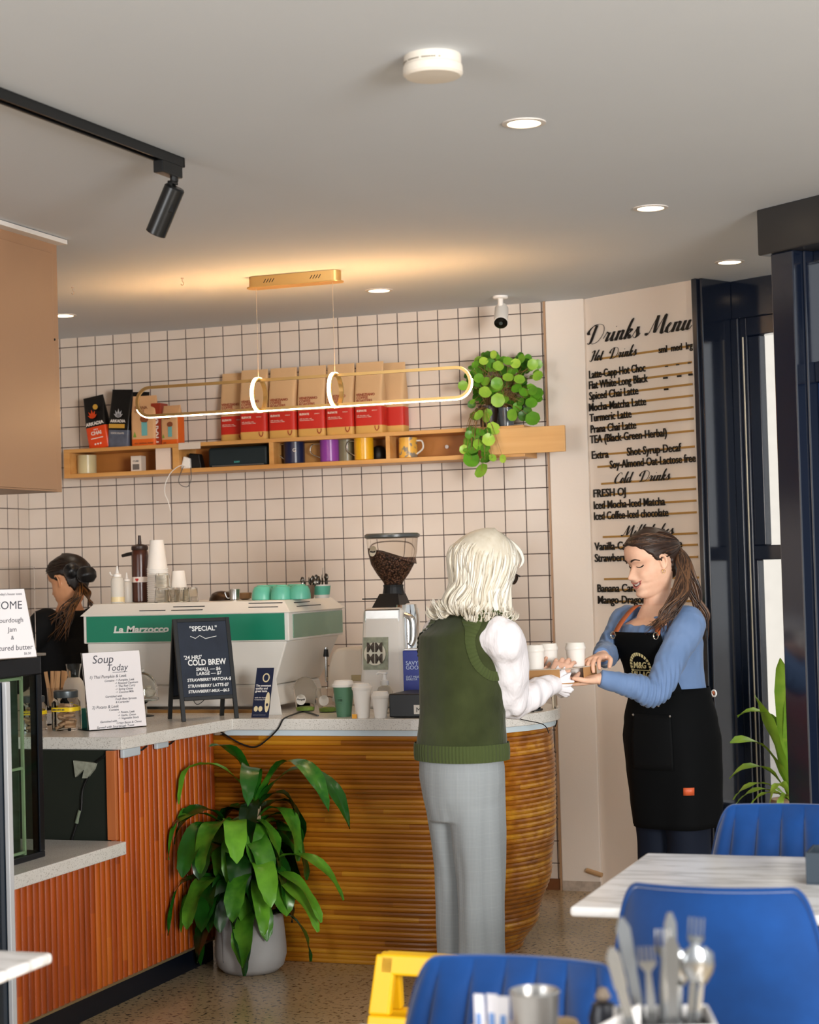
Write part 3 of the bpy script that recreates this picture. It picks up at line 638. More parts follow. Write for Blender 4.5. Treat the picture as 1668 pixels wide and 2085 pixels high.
# ================================================================== signs, jars and food on the left worktop
M_chalk = mat('chalkboard_slate', '222a38', .75, var=.25, vscale=14); M_fr = mat('black_frame_wood', '121314', .4); M_chalkw = mat('white_chalk', 'e8e8e6', .9)
ab_ = thing('chalkboard', 'black A-frame chalkboard with white handwriting on the worktop corner', 'chalkboard', (1.575, -1.70, ZT), math.radians(45))
HW, HT, SPR = .108, .385, .085
th = math.atan2(SPR, HT)
def slant(s):  # s = -1 front leaf, +1 back leaf
    return Matrix.Rotation(-s*th if s < 0 else th*-1, 4, 'X')
for s, nm in ((-1, 'front_leaf'), (1, 'back_leaf')):
    b = MB(); b.X = Matrix.Translation((0, s*SPR, 0)) @ Matrix.Rotation(s*th, 4, 'X')
    L_ = HT/math.cos(th)
    b.box(-HW-.006, -HW+.010, -.006, .006, 0, L_); b.box(HW-.010, HW+.006, -.006, .006, 0, L_); b.box(-HW+.01, HW-.01, -.006, .006, L_-.014, L_); b.box(-HW+.01, HW-.01, -.006, .006, .078, .092)
    f = b.build(nm, M_fr, ab_, bevel=.0015)
    b = MB(); b.X = Matrix.Translation((0, s*SPR, 0)) @ Matrix.Rotation(s*th, 4, 'X'); b.box(-HW+.009, HW-.009, -.003, .003, .09, L_-.012); b.build('slate', M_chalk, f)
    if s < 0:
        RX = Matrix.Translation((0, -SPR, 0)) @ Matrix.Rotation(-th, 4, 'X')
        def chalk(s_, x_, z_, size, shear=.1, al='LEFT', sx=1., off=.0004):
            p = RX @ Vector((x_, -.0038, z_)); return text(s_, size, M_chalkw, 'chalk_lettering', f, p, rot=(PI/2-th, 0, 0), shear=shear, align=al, sx=sx, off=off, ext=.0003)
        T = [chalk('"SPECIAL"', .005, .345, .026, 0, 'CENTER'), chalk('\'24 HRS\'', -.085, .236, .021, .1), chalk('COLD BREW', -.07, .212, .031, 0, sx=.86, off=.0008), chalk('SMALL — $6', -.04, .190, .018), chalk('LARGE — $7', -.04, .173, .018),
             chalk('STRAWBERRY MATCHA-$8', -.078, .150, .0165, .1, sx=.92), chalk('STRAWBERRY LATTE-$7', -.078, .127, .0165, .1, sx=.92), chalk('STRAWBERRY-MILK—$6.5', -.078, .106, .0155, .1, sx=.92)]
        b = MB(); pts = [RX @ Vector((x_, -.0038, z_)) for x_, z_ in ((-.05, .325), (-.03, .316), (-.012, .327), (.01, .314), (.055, .322))]
        b.tube(pts, .0013, 5); T.append(b.build('chalk_lettering', M_chalkw, f)); joined(T, 'chalk_lettering')
b = MB(); b.tube(cr([(-.06, -.05, .09), (-.02, 0, .055), (.05, .05, .09)], 6), .0015, 5); b.build('stay_cord', M_cord, ab_)
# tent card
p = at(512, 1461, z=ZT)
tc = thing('tent_card', 'small navy folded tent card with white print left of the clear tubs', 'table card', (p.x+.036, p.y+.064, ZT))
M_navyc = mat('navy_card', '18213c', .45); M_cw = mat('card_white', 'e6e0d8', .55); hh = .186; sp = .064; th2 = math.atan2(sp, hh); L2 = hh/math.cos(th2)
b = MB(); b.X = Matrix.Translation((0, -sp, 0)) @ Matrix.Rotation(-th2, 4, 'X'); b.box(-.036, .036, -.0008, .0008, 0, L2); f = b.build('front_panel', M_navyc, tc)
b = MB(); b.X = Matrix.Translation((0, sp, 0)) @ Matrix.Rotation(th2, 4, 'X'); b.box(-.036, .036, -.0008, .0008, 0, L2); b.build('back_panel', M_cw, tc)
RT = Matrix.Translation((0, -sp, 0)) @ Matrix.Rotation(-th2, 4, 'X')
def tt(s_, x_, z_, size, m_=M_cw, **k): return text(s_, size, m_, 'card_lettering', f, RT @ Vector((x_, -.0012, z_)), rot=(PI/2-th2, 0, 0), ext=.0002, **k)
L_ = [tt('The sweetest\nquality and\ngreat taste', -.031, .122, .0115, line=.95, off=.0003), tt('with the lovely\nCreamery Farm', -.031, .076, .0085, line=.95), tt('—————————', -.031, .008, .006)]
joined(L_, 'card_lettering')
M_cream = mat('card_cream_print', 'd9c9a0', .5)
b = MB(); b.X = RT
def disc(cx, cz, rx, rz, d=.0013):
    n = 24; c_ = b.v((cx, -d, cz)); I = [b.v((cx+rx*math.cos(2*PI*k/n), -d, cz+rz*math.sin(2*PI*k/n))) for k in range(n)]
    for k in range(n): b.f(c_, I[k], I[(k+1) % n])
disc(.008, .157, .015, .018); disc(-.021, .034, .0085, .011); disc(-.002, .034, .0085, .011); disc(.024, .06, .010, .040); b.build('card_pictures', M_cream, f)
b = MB(); b.X = RT; disc(.008, .157, .010, .013, .0016); disc(.024, .05, .005, .006, .0016); b.build('card_picture_marks', M_navyc, f)
# soup sign
M_ink = mat('grey_ink', '4a4a52', .7); M_pap = mat('sign_paper', 'e8e2e2', .6); M_acr = mat('clear_acrylic', 'f6f6f6', .03, trans=1., ior=1.1)
p = at(182, 1489, z=ZT)
ss = thing('soup_sign', 'handwritten soup menu on white paper in a clear stand at the worktop edge', 'menu sign', (p.x, p.y, ZT), math.radians(56))
SW, SH = .232, .283; th3 = math.radians(9)
RS = Matrix.Rotation(-th3, 4, 'X')
b = MB(); b.X = RS; b.box(0, SW, -.001, .001, .004, SH); f = b.build('paper', M_pap, ss)
b = MB(); b.X = RS; b.box(-.003, SW+.003, .0015, .004, 0, SH+.002); b.build('acrylic_stand', M_acr, ss)
b = MB(); b.box(0, SW, .002, .12, 0, .003); b.build('stand_foot', M_acr, ss)
def hw(par, R, s_, x_, z_, size, m_=M_ink, **k): return text(s_, size, m_, 'handwriting', par, R @ Vector((x_, -.0014, z_)), rot=(PI/2-math.atan2(R[1][2], R[2][2])*-1 if False else PI/2-th3, 0, 0), ext=.0002, shear=.25, **k)
L_ = [hw(f, RS, 'Soup', .035, .243, .043), hw(f, RS, 'Today', .09, .213, .034), hw(f, RS, '____', .115, .210, .03)]
for s_, x_, z_, sz in (('1) Thai Pumpkin & Leek', .018, .188, .0155), ('Contains → Pumpkin, Leek', .078, .174, .011), ('→ Roasted Capsicum', .118, .163, .011), ('→ Thai Red Curry', .118, .152, .011), ('→ Spring Onion', .118, .141, .011), ('→ Coconut Milk', .118, .130, .011), ('Garnished with', .075, .116, .011), ('Fresh Bean Sprouts\n& Coriander', .115, .105, .011), ('2) Potato & Leek', .018, .078, .0155), ('Contains', .085, .067, .011), ('→ Potato, Leek', .118, .056, .011), ('→ Garlic, Onion', .118, .045, .011), ('→ Vegetable Stock', .118, .034, .011), ('Garnished with', .045, .026, .011), ('Crispy Bacon & Chives', .11, .018, .011), ('Served with Sourdough Toast', .03, .006, .0125)):
    L_.append(hw(f, RS, s_, x_, z_, sz, off=.0001))
joined(L_, 'handwriting')
# welcome sign on the display case
p = at(75, 1338, z=1.2275)
ws = thing('welcome_sign', 'handwritten white sign leaning on top of the glass display case', 'menu sign', (p.x, p.y, 1.2275), math.radians(64))
th3b = math.radians(17); RW = Matrix.Rotation(-th3b, 4, 'X')
b = MB(); b.X = RW; b.box(-.25, 0, -.001, .001, .002, .222); f = b.build('paper', M_pap, ws)
b = MB(); b.X = RW; b.box(-.255, .004, .0015, .004, 0, .225); b.build('acrylic_stand', M_acr, ws)
b = MB(); b.box(-.25, 0, .003, .09, 0, .003); b.build('stand_foot', M_acr, ws)
L_ = [text(s_, sz, M_ink, 'handwriting', f, RW @ Vector((x_, -.0014, z_)), rot=(PI/2-th3b, 0, 0), ext=.0002, shear=.2, align='RIGHT' if al else 'LEFT') for s_, x_, z_, sz, al in (('today\'s house toast', -.012, .203, .011, 1), ('WELCOME', -.02, .158, .037, 1), ('Sourdough', -.025, .115, .022, 1), ('Jam', -.055, .085, .022, 1), ('&', -.07, .06, .018, 1), ('Cultured butter', -.01, .026, .024, 1), ('$6.50', -.02, .010, .011, 1))]
joined(L_, 'handwriting')
# clear screen behind it
p = at(40, 1330, z=1.2275)
o = MB().box(-.30, 0, 0, .004, 0, .285).build('clear_screen', M_acr, loc=(p.x-.0, p.y+.1, 1.2275)); tag(o, 'clear acrylic screen standing on the display case behind the welcome sign', 'screen')
# jars
M_jar = mat('jar_glass', 'f2f4f2', .02, trans=1., ior=1.25); M_glid = mat('grey_zinc_lid', '5d6468', .35, .7); M_yel = mat('yellow_label', 'e6c51c', .5); M_cook = mat('wrapped_biscuits', 'c9a27c', .5, var=.45, vscale=35)
def jar(x_, y_, s, lab, h=.165):
    t_ = thing('biscuit_jar', lab, 'jar', (x_, y_, ZT), .12, 'biscuit jars')
    def sq(hw_, z, r=.25): return [(hw_*a, hw_*b_, z) for a, b_ in [(math.copysign(abs(math.cos(t_))**.45, math.cos(t_)), math.copysign(abs(math.sin(t_))**.45, math.sin(t_))) for t_ in [2*PI*k/28 for k in range(28)]]]
    def ci(r, z): return [(r*math.cos(2*PI*k/28), r*math.sin(2*PI*k/28), z) for k in range(28)]
    MB().loft([sq(.040*s, 0), sq(.043*s, .004), sq(.043*s, .095*s), ci(.040*s, .108*s), ci(.038*s, .118*s)], True, False).build('jar_body', M_jar, t_, smooth=True)
    MB().lathe([(.041*s, .112*s), (.042*s, .114*s), (.042*s, .134*s), (.039*s, .137*s), (.001, .137*s)], 28).build('lid', M_glid, t_, smooth=True)
    b = MB(); b.loft([sq(.0435*s, .066*s), sq(.0435*s, .080*s)], False, False); b.build('label_band', M_yel, t_, smooth=True)
    rnd = random.Random(int(x_*999)); b = MB()
    for k in range(14):
        b.X = Matrix.Translation((rnd.uniform(-.018, .018)*s, rnd.uniform(-.018, .018)*s, (.012+.006*k*.95)*s)) @ Matrix.Rotation(rnd.uniform(0, 3), 4, 'Z') @ Matrix.Rotation(rnd.uniform(-.5, .5), 4, 'X'); b.box(-.018*s, .018*s, -.014*s, .014*s, -.005*s, .005*s)
    b.build('biscuits', M_cook, t_, bevel=.003)['kind'] = 'stuff'
    text('BISCUITS $2', .0085, M_ink, 'label_lettering', t_, (-.03*s, -.0445*s, .070*s), off=.0001)
jar(1.262, -2.19, 1.06, 'square glass biscuit jar with a yellow label right beside the soup sign')
jar(1.166, -2.255, .95, 'square glass biscuit jar half hidden behind the display case frame')
p = at(110, 1440, z=ZT)
t_ = thing('stirrer_pot', 'glass pot of flat wooden stirrers behind the biscuit jars', 'stirrer pot', (p.x+.01, p.y, ZT))
MB().lathe([(.034, 0), (.036, .003), (.038, .085), (.035, .085), (.033, .006), (.001, .006)], 20).build('pot', M_jar, t_, smooth=True)
rnd = random.Random(4); M_stir = mat('birch_stirrer', 'c99a6a', .6, var=.1)
for k in range(9):
    b = MB(); b.X = Matrix.Translation((rnd.uniform(-.02, .02), rnd.uniform(-.02, .02), .008)) @ Matrix.Rotation(rnd.uniform(-.22, .3), 4, 'Y') @ Matrix.Rotation(rnd.uniform(-.12, .12), 4, 'X'); b.box(-.0085, .0085, -.001, .001, 0, .148); b.build('stirrer', M_stir, t_, bevel=.0005)
p = at(152, 1455, z=ZT)
t_ = thing('milk_carafe', 'milky white carafe with a clear neck behind the soup sign', 'carafe', (p.x, p.y, ZT))
MB().lathe([(.04, 0), (.044, .004), (.044, .11), (.036, .135), (.024, .15), (.001, .15)], 24).build('carafe_body', mat('milky_glass', 'd8cfc2', .3), t_, smooth=True)
MB().lathe([(.024, .148), (.024, .16), (.032, .205), (.030, .205), (.022, .16), (.022, .15)], 24, cap0=False, cap1=False).build('carafe_neck', M_jar, t_, smooth=True)
o = MB().box(-.012, .012, -.02, .02, 0, .075).build('teal_tin', mat('teal_tin_paint', '3d9a8e', .4), bevel=.002, loc=tuple(at(172, 1484, z=ZT)+Vector((0, .02, 0)))); tag(o, 'small teal tin between the biscuit jar and the soup sign', 'tin')
# glass dome over wrapped pastries
t_ = thing('cake_dome', 'small glass dome over wrapped pastries left of the chalkboard', 'cake dome', (1.262, -1.60, ZT))
MB().lathe([(.062, .062), (.066, .064), (.066, .072), (.062, .074), (.001, .07)], 28).build('plate', M_jar, t_, smooth=True)
MB().lathe([(.045, 0), (.045, .003), (.02, .008), (.016, .05), (.03, .062), (.001, .062)], 24).build('stand', M_jar, t_, smooth=True)
MB().lathe([(.06, .074), (.06, .11), (.054, .14), (.038, .163), (.015, .173), (.008, .176), (.010, .186), (.001, .19)], 28, cap0=False).build('dome', M_jar, t_, smooth=True)
rnd = random.Random(8)
for k in range(5):
    b = MB(); b.X = Matrix.Translation((.026*math.cos(k*1.256), .026*math.sin(k*1.256), .093)) @ Matrix.Diagonal((.021, .021, .0195, 1))
    b.lathe([(.1, -.98), (.7, -.75), (1, -.1), (.8, .5), (.3, .8), (.5, 1.15), (.001, 1.1)], 12); b.build('wrapped_pastry', mat('clear_wrap', 'dcd6c8', .25, var=.2, vscale=50), t_, smooth=True)
p0 = MB().box(1.10, 1.73, -1.44, -1.40, 0, .012).build('wooden_board', mat('amber_board', '8a6230', .4, var=.2, stretch=(.2, 1, 1)), loc=(0, 0, ZT)); tag(p0, 'long thin amber board lying along the foot of the espresso machine', 'board')
# ================================================================== wall shelf
sh0, sh1 = at(129, 912, y=-.2).x, at(1069, 930, y=-.2).x; zb, zt = 1.953, 2.094
sh = thing('wall_shelf', 'long pale wooden wall shelf with open compartments', 'shelf', (0, 0, 0))
M_shw = wood_mat('honey_shelf_wood', 'b87a38', 'd29a58', 'e0b074', None, 'x', 'x', .42, .08, 16)
MB().box(sh0, sh1, -.2, 0, zb, zb+.02).build('bottom_board', M_shw, sh, bevel=.0015)
MB().box(sh0, sh1, -.2, 0, zt-.018, zt).build('top_board', M_shw, sh, bevel=.0015)
MB().box(sh0+.018, sh1, -.012, -.001, zb+.02, zt-.018).build('back_board', mat('back_board_wood', 'b9793a', .5, var=.12, stretch=(.1, 1, 1)), sh)
for xa, xb in ((sh0, sh0+.032), (at(351, 930, y=-.2).x, at(364, 930, y=-.2).x), (at(548, 930, y=-.2).x, at(557, 930, y=-.2).x), (at(786, 930, y=-.2).x, at(794, 930, y=-.2).x), (sh1-.018, sh1)):
    MB().box(xa, xb, -.199, 0, zb+.02, zt-.018).build('divider', M_shw, sh, bevel=.001)
MB().box(at(320, 930, y=-.17).x, at(350, 930, y=-.17).x, -.185, -.02, zb+.02, zt-.018).build('pale_spacer', mat('pale_spacer_paint', 'e2cfc0', .5), sh)
xk = at(912, 910, y=-.012).x
MB().lathe([(.006, 0), (.006, .008), (.009, .010), (.009, .016), (.001, .018)], 14, (0, 0, 0)).build('screw_knob', M_white, sh, smooth=True, rot=(PI/2, 0, 0), loc=(xk, -.012, at(912, 910, y=-.012).z))
fb = MB().box(at(985, 880, y=-.2).x, at(1152, 880, y=-.2).x, -.216, -.2005, 1.966, 2.082).build('front_board', M_pale_wood, sh, bevel=.0015)
lx = at(364, 900, y=-.2).x
o = MB().box(lx, lx+.115, -.203, -.2005, zt-.03, zt+.002).build('price_strip', mat('shelf_label', 'd8ccbf', .5)); tag(o, 'narrow pale label strip stuck on the shelf front above the radio', 'label')
ZS = zt
# --- coffee and chai bags
def pouch(w_, d, h, cols, zones, name, parent, lean=0, top=.55, seam=True):
    """gusseted bag: zones = list of (fraction of height, material index)"""
    n = 24; rings = []; b = MB()
    def sec(hw_, hd, z, k=.28):
        r = []
        for i in range(n):
            a = 2*PI*i/n; c, s_ = math.cos(a), math.sin(a)
            r.append((hw_*math.copysign(abs(c)**k, c), hd*math.copysign(abs(s_)**k, s_), z))
        return r
    ts = sorted({0, .02, .3, .5, .65, .75, .85, .93, .97, 1.} | {z for z, _ in zones if 0 < z < 1})
    def mi(t_):
        m_ = 0
        for z, i in zones:
            if t_ >= z-1e-6: m_ = i
        return m_
    prev = None
    for t_ in ts:
        dd = d/2*(1 if t_ < top else max(.05, 1-(t_-top)/(1-top)*1.02)); ww = w_/2*(.97 if t_ == 0 else 1)*(1-.04*max(0, t_-top))
        r = sec(ww, dd if t_ > .015 else dd*.93, t_*h); rings.append(r)
    I = [[b.v(p_) for p_ in r] for r in rings]
    for j, (a, c) in enumerate(zip(I, I[1:])):
        b.m = mi(ts[j])
        for k in range(n): q = (k+1) % n; b.f(a[k], a[q], c[q], c[k])
    b.m = mi(0); b.f(*reversed(I[0])); b.m = mi(.99); b.f(*I[-1])
    return b.build(name, cols, parent, smooth=True, angle=50)
M_kraft = mat('kraft_paper', 'd8b184', .6, var=.05); M_red = mat('red_label', 'c92a1c', .5); M_kraft2 = mat('kraft_bottom', 'd6a85a', .55)
M_rb = mat('red_brown_print', 'a2452c', .6); M_pink = mat('pale_print', 'f0d8c8', .6)
def coffee_bag(x_, y_, rz, lab, full=True):
    t_ = thing('coffee_bag', lab, 'coffee bag', (x_, y_, ZS), rz, 'kraft coffee bags')
    pouch(.138, .082, .335, [M_kraft, M_red, M_kraft2], [(0, 2), (.115, 1), (.375, 0)], 'bag', t_)
    if full:
        yf = -.0425
        joined([text('VENEZIANO\nCOFFEE\nROASTERS', .0165, M_rb, 'bag_lettering', t_, (-.055, yf, .176), line=.85, off=.0003)], 'bag_lettering')
        L_ = [text('ELEVATE', .0125, M_pink, 'label_lettering', t_, (-.055, yf, .103), off=.0005), text('ESPRESSO', .006, M_pink, 'label_lettering', t_, (.02, yf, .105)), text('milk chocolate, malt,\nroasted hazelnut, toffee', .0075, M_pink, 'label_lettering', t_, (-.055, yf, .083), line=.9)]
        joined(L_, 'label_lettering')
        b = MB(); b.tube(cr([(.033, yf, .036), (.034, yf, .024), (.042, yf, .014), (.051, yf, .024), (.052, yf, .036)], 4), .0022, 5); b.build('bag_emblem', M_rb, t_)
    return t_
xs_ = [(at(c, 885, y=-.129).x) for c in (484, 522, 581, 640, 698, 757)]
names = ['kraft coffee bag with a red label, leftmost of the row, partly overlapped', 'kraft coffee bag with a red label, second from the left, behind the first glowing ring', 'kraft coffee bag with a red label, third from the left', 'kraft coffee bag with a red label, fourth from the left', 'kraft coffee bag with a red label, fifth, behind the second glowing ring', 'kraft coffee bag with a red label, right end of the front row']
for i, x_ in enumerate(xs_): coffee_bag(x_ if i else at(482, 885, y=-.045).x, -.129 if i else -.045, (0, .02, -.01, .015, -.02, 0)[i], names[i])
for i, (dx, lab) in enumerate(((.075, 'kraft coffee bag standing just behind the right end of the front row'),)):
    b_ = coffee_bag(xs_[-1]+dx, -.0425, 0, lab, False)
# --- chai and chocolate bags at the left
M_bb = mat('black_foil', '100f0f', .3); M_or = mat('orange_red_foil', 'e04a1a', .35); M_gr = mat('grey_blue_foil', '5a6172', .35, var=.3, vscale=25); M_or2 = mat('orange_print', 'e0661c', .5)
M_pkr = mat('peach_kraft', 'd9a878', .55, var=.05); M_wpr = mat('white_print', 'ece4dc', .5); M_gold = mat('gold_label', 'd0a040', .4)
def flame(par, x_, z_, s, m_, y_):
    b = MB()
    for a, l in ((-.9, .7), (-.45, .9), (0, 1.), (.45, .9), (.9, .7)):
        c, s_ = math.cos(a), math.sin(a); q = [(0, 0), (-.16, .45), (0, 1), (.16, .45)]
        P_ = [(x_+s*l*(u*c+v*s_), y_, z_+s*l*(-u*s_+v*c)) for u, v in q]; b.f(*[b.v(p_) for p_ in P_])
    return b.build('bag_emblem', m_, par)
p = at(207, 906, y=-.12)
t_ = thing('chai_bag', 'black and orange chai bag leaning left at the end of the shelf', 'tea bag pack', (p.x, -.115, ZS), 0, rot=(0, -.16, .05))
pouch(.112, .07, .262, [M_bb, M_or], [(0, 1), (.42, 0)], 'bag', t_, top=.45)
flame(t_, -.005, .150, .045, M_or, -.037); b = MB(); b.lathe([(.013, -.002), (.013, 0), (.0001, 0)], 16); b.build('gold_disc', M_gold, t_, rot=(PI/2, 0, 0), loc=(.015, -.031, .205))
L_ = [text('ARKADIA', .022, M_wpr, 'bag_lettering', t_, (0, -.0365, .118), align='CENTER', off=.0008), text('SPICE', .010, M_wpr, 'bag_lettering', t_, (0, -.0365, .092), align='CENTER'), text('CHAI', .024, M_wpr, 'bag_lettering', t_, (0, -.0365, .070), align='CENTER', off=.0008), text('▬▬▬▬▬', .013, M_wpr, 'bag_lettering', t_, (0, -.0365, .050), align='CENTER'), text('● ● ●', .012, M_wpr, 'bag_lettering', t_, (0, -.0365, .02), align='CENTER')]
joined(L_, 'bag_lettering')
p = at(240, 903, y=-.12)
t_ = thing('chocolate_bag', 'tall black and grey drinking chocolate bag beside the chai bag', 'chocolate pack', (p.x+.012, -.112, ZS), 0, rot=(0, .06, 0))
pouch(.115, .07, .285, [M_bb, M_gr], [(0, 1), (.30, 0)], 'bag', t_, top=.45)
flame(t_, .0, .145, .045, mat('silver_print', 'b8b8bc', .4), -.037)
L_ = [text('ARKADIA', .019, M_wpr, 'bag_lettering', t_, (-.002, -.0365, .123), align='CENTER', off=.0006), text('CHOCOLATE', .012, M_wpr, 'bag_lettering', t_, (-.002, -.0365, .066), align='CENTER')]
joined(L_, 'bag_lettering'); MB().box(-.05, .035, -.0362, -.034, .095, .115).build('gold_label', M_gold, t_)
p = at(281, 903, y=-.05)
t_ = thing('black_pouch', 'black pouch standing against the wall behind the peach chai box bag', 'chocolate pack', (p.x, -.045, ZS), 0, rot=(0, .05, 0)); pouch(.11, .06, .275, [M_bb], [(0, 0)], 'bag', t_, top=.45)
M_tealp = mat('teal_print', '6fb0b0', .5); M_grp = mat('leaf_green_print', '7fa040', .5); M_brp = mat('brown_print', '8a4a2a', .5)
def chai_picture(t_, s, yf):
    b = MB(); b.box(-.005*s, .022*s, yf-.0008, yf, .045*s, .105*s); b.build('printed_glass', M_tealp, t_)
    b = MB(); b.X = Matrix.Translation((.009*s, yf-.0008, .118*s)) ; n = 20
    c_ = b.v((0, 0, 0)); I = [b.v((.02*s*math.cos(2*PI*k/n), 0, .016*s*math.sin(2*PI*k/n))) for k in range(n)]
    for k in range(n): b.f(c_, I[k], I[(k+1) % n])
    b.build('printed_foam', M_brp, t_)
    b = MB(); b.f(b.v((-.046*s, yf-.0008, .04*s)), b.v((-.03*s, yf-.0008, .04*s)), b.v((-.038*s, yf-.0008, .065*s))); b.build('printed_plant', M_grp, t_)
p = at(300, 897, y=-.13)
t_ = thing('peach_chai_bag', 'large peach and orange chai bag with a printed glass, in front of the black pouch', 'tea bag pack', (p.x-.008, -.13, ZS), .05)
pouch(.128, .062, .245, [M_pkr, M_or2], [(0, 1), (.14, 0)], 'bag', t_, top=.6); chai_picture(t_, 1.1, -.0335)
L_ = [text('PRANA\nCHAI', .021, M_brp, 'bag_lettering', t_, (-.04, -.0335, .178), line=.8), text('1KG  ORIGINAL BLEND', .0095, M_wpr, 'bag_lettering', t_, (-.045, -.0335, .010))]; joined(L_, 'bag_lettering')
p = at(330, 893, y=-.12)
t_ = thing('red_brown_box', 'narrow red-brown upright box with vertical white letters between the two peach bags', 'tea box', (p.x-.018, -.105, ZS), 0)
MB().box(-.026, .026, -.04, .04, 0, .205).build('box', mat('red_brown_card', '9a3418', .45, var=.08), t_, bevel=.002)
text('PRANA', .042, M_wpr, 'box_lettering', t_, (.012, -.0405, .012), rot=(PI/2, -PI/2, 0), off=.001)
p = at(352, 892, y=-.13)
t_ = thing('small_peach_chai_bag', 'smaller peach and orange chai bag to the right of the red-brown box', 'tea bag pack', (p.x, -.13, ZS), -.12)
pouch(.098, .062, .19, [M_pkr, M_or2], [(0, 1), (.13, 0)], 'bag', t_, top=.65); chai_picture(t_, .82, -.0335)
b = MB(); b.box(.0465, .0505, -.026, .026, .004, .14); b.build('orange_side', M_or2, t_, bevel=.001)
L_ = [text('PRANA\nCHAI', .016, M_brp, 'bag_lettering', t_, (-.03, -.0335, .135), line=.8), text('250G', .0085, M_wpr, 'bag_lettering', t_, (-.035, -.0335, .006))]; joined(L_, 'bag_lettering')
# --- in the compartments
ZC = zb+.0205
def mug(px, y_, r, h, m_, lab, side=1, name='mug', taper=1., hm=None, grp=None, hs=1.):
    p = at(px, 945, y=y_)
    t_ = thing(name, lab, 'mug' if name == 'mug' else 'jug', (p.x, y_, ZC), 0, grp)
    MB().lathe([(r*.9, 0), (r*taper if taper > 1 else r, .004), (r, h*.5), (r, h), (r-.003, h), (r-.004, .006), (.001, .006)], 28).build('body', m_, t_, smooth=True)
    b = MB(); b.tube(cr([(side*r*.97, 0, h*.84), (side*(r+.026*hs), -.002, h*.80), (side*(r+.030*hs), -.003, h*.45), (side*r*.97, 0, h*.2)], 6), .0042 if name == 'mug' else .0028, 8); b.build('handle', hm or m_, t_, smooth=True); return t_
mug(177, -.11, .047, .093, mat('cream_glaze', 'c9bd92', .3, var=.06), 'cream coloured mug in the left compartment of the wall shelf', -1, hs=.8)
p = at(281, 950, y=-.14); t_ = thing('small_box', 'small white cardboard box in the left shelf compartment', 'box', (p.x, -.14, ZC)); MB().box(-.028, .028, -.02, .03, 0, .075).build('box', mat('white_carton', 'dacdbf', .5), t_, bevel=.0015)
MB().box(-.018, .018, -.0206, -.0195, .008, .035).build('printed_panel', mat('grey_print', '6a625c', .6), t_); text('CUBE', .013, M_ink, 'box_lettering', t_, (0, -.0205, .045), align='CENTER')
p = at(400, 945, y=-.13); t_ = thing('black_adapter', 'black plug adapter on the shelf left of the radio', 'adapter', (p.x, -.13, ZC), .1); MB().hexa([(-.038,-.03,0),(.038,-.03,0),(.038,.03,0),(-.038,.03,0),(-.03,-.02,.075),(.022,-.02,.07),(.022,.03,.07),(-.03,.03,.075)]).build('body', M_blk, t_, bevel=.006)
p = at(379, 947, y=-.17); t_ = thing('white_adapter', 'white plug adapter leaning against the black one on the shelf', 'adapter', (p.x, -.165, ZC), .1); MB().hexa([(-.026,-.015,0),(.024,-.015,0),(.024,.02,0),(-.026,.02,0),(-.012,-.01,.06),(.02,-.01,.05),(.02,.02,.05),(-.012,.02,.06)]).build('body', M_white, t_, bevel=.005)
b = MB(); b.tube(cr([(.0, -.016, .01)] + [Vector(at(px, py, y=-.206))-Vector((p.x, -.165, ZC)) for px, py in ((366, 948), (348, 962), (337, 985), (336, 1005), (342, 1020), (347, 1040))], 5), .0022, 6); b.build('white_lead', M_white, t_)
b = MB(); b.tube(cr([Vector(at(px, py, y=-.206))-Vector((p.x, -.165, ZC)) for px, py in ((372, 950), (363, 975), (366, 987), (380, 991), (387, 975), (386, 952))], 5), .0018, 6); b.build('grey_lead', mat('grey_lead', '5a5652', .5), t_)
x0_, x1_ = at(424, 940, y=-.16).x, at(545, 940, y=-.16).x
t_ = thing('radio', 'dark teal radio speaker in the middle shelf compartment', 'radio', ((x0_+x1_)/2, -.16, ZC))
hw_ = (x1_-x0_)/2; MB().box(-hw_, hw_, 0, .12, .001, .094).build('case', mat('dark_teal_mesh', '122228', .45, bump=.2, bscale=400), t_, bevel=.012, seg=3)
MB().box(-hw_+.02, hw_-.02, -.0015, .003, .004, .009).build('trim_line', mat('dull_silver', '8a8a88', .35, .8), t_)
text('SONY', .011, mat('teal_print_bright', '4fb0a8', .5), 'radio_lettering', t_, (-.004, -.0012, .018), align='CENTER', off=.0003)
nv = mug(600, -.12, .050, .115, mat('navy_enamel', '1a2140', .25), 'navy blue steel jug with a white mark, leftmost of the jugs on the shelf', -1, 'jug', hm=M_chrome, grp='milk jugs on the shelf')
text('G', .024, M_wpr, 'jug_mark', nv, (.012, -.0495, .055))
mug(672, -.13, .045, .105, mat('purple_enamel', '8a3f9a', .25), 'purple milk jug with a steel handle on the shelf', -1, 'jug', hm=M_chrome, grp='milk jugs on the shelf', hs=1.6)
mug(706, -.09, .042, .105, mat('olive_grey_enamel', '7a7358', .3), 'olive grey milk jug between the purple and the yellow one', -1, 'jug', hm=M_chrome, grp='milk jugs on the shelf', hs=1.2)
mug(742, -.14, .045, .11, mat('yellow_enamel', 'e2a81c', .25), 'bright yellow milk jug with a steel handle on the shelf', -1, 'jug', hm=M_chrome, grp='milk jugs on the shelf', hs=1.2)
p = at(638, 945, y=-.06); t_ = thing('kraft_carton', 'brown cardboard carton at the back between the navy and the purple jug', 'carton', (p.x, -.06, ZC)); MB().box(-.05, .05, -.03, .03, 0, .098).build('box', mat('brown_card', 'a87a42', .6, var=.08), t_, bevel=.001)
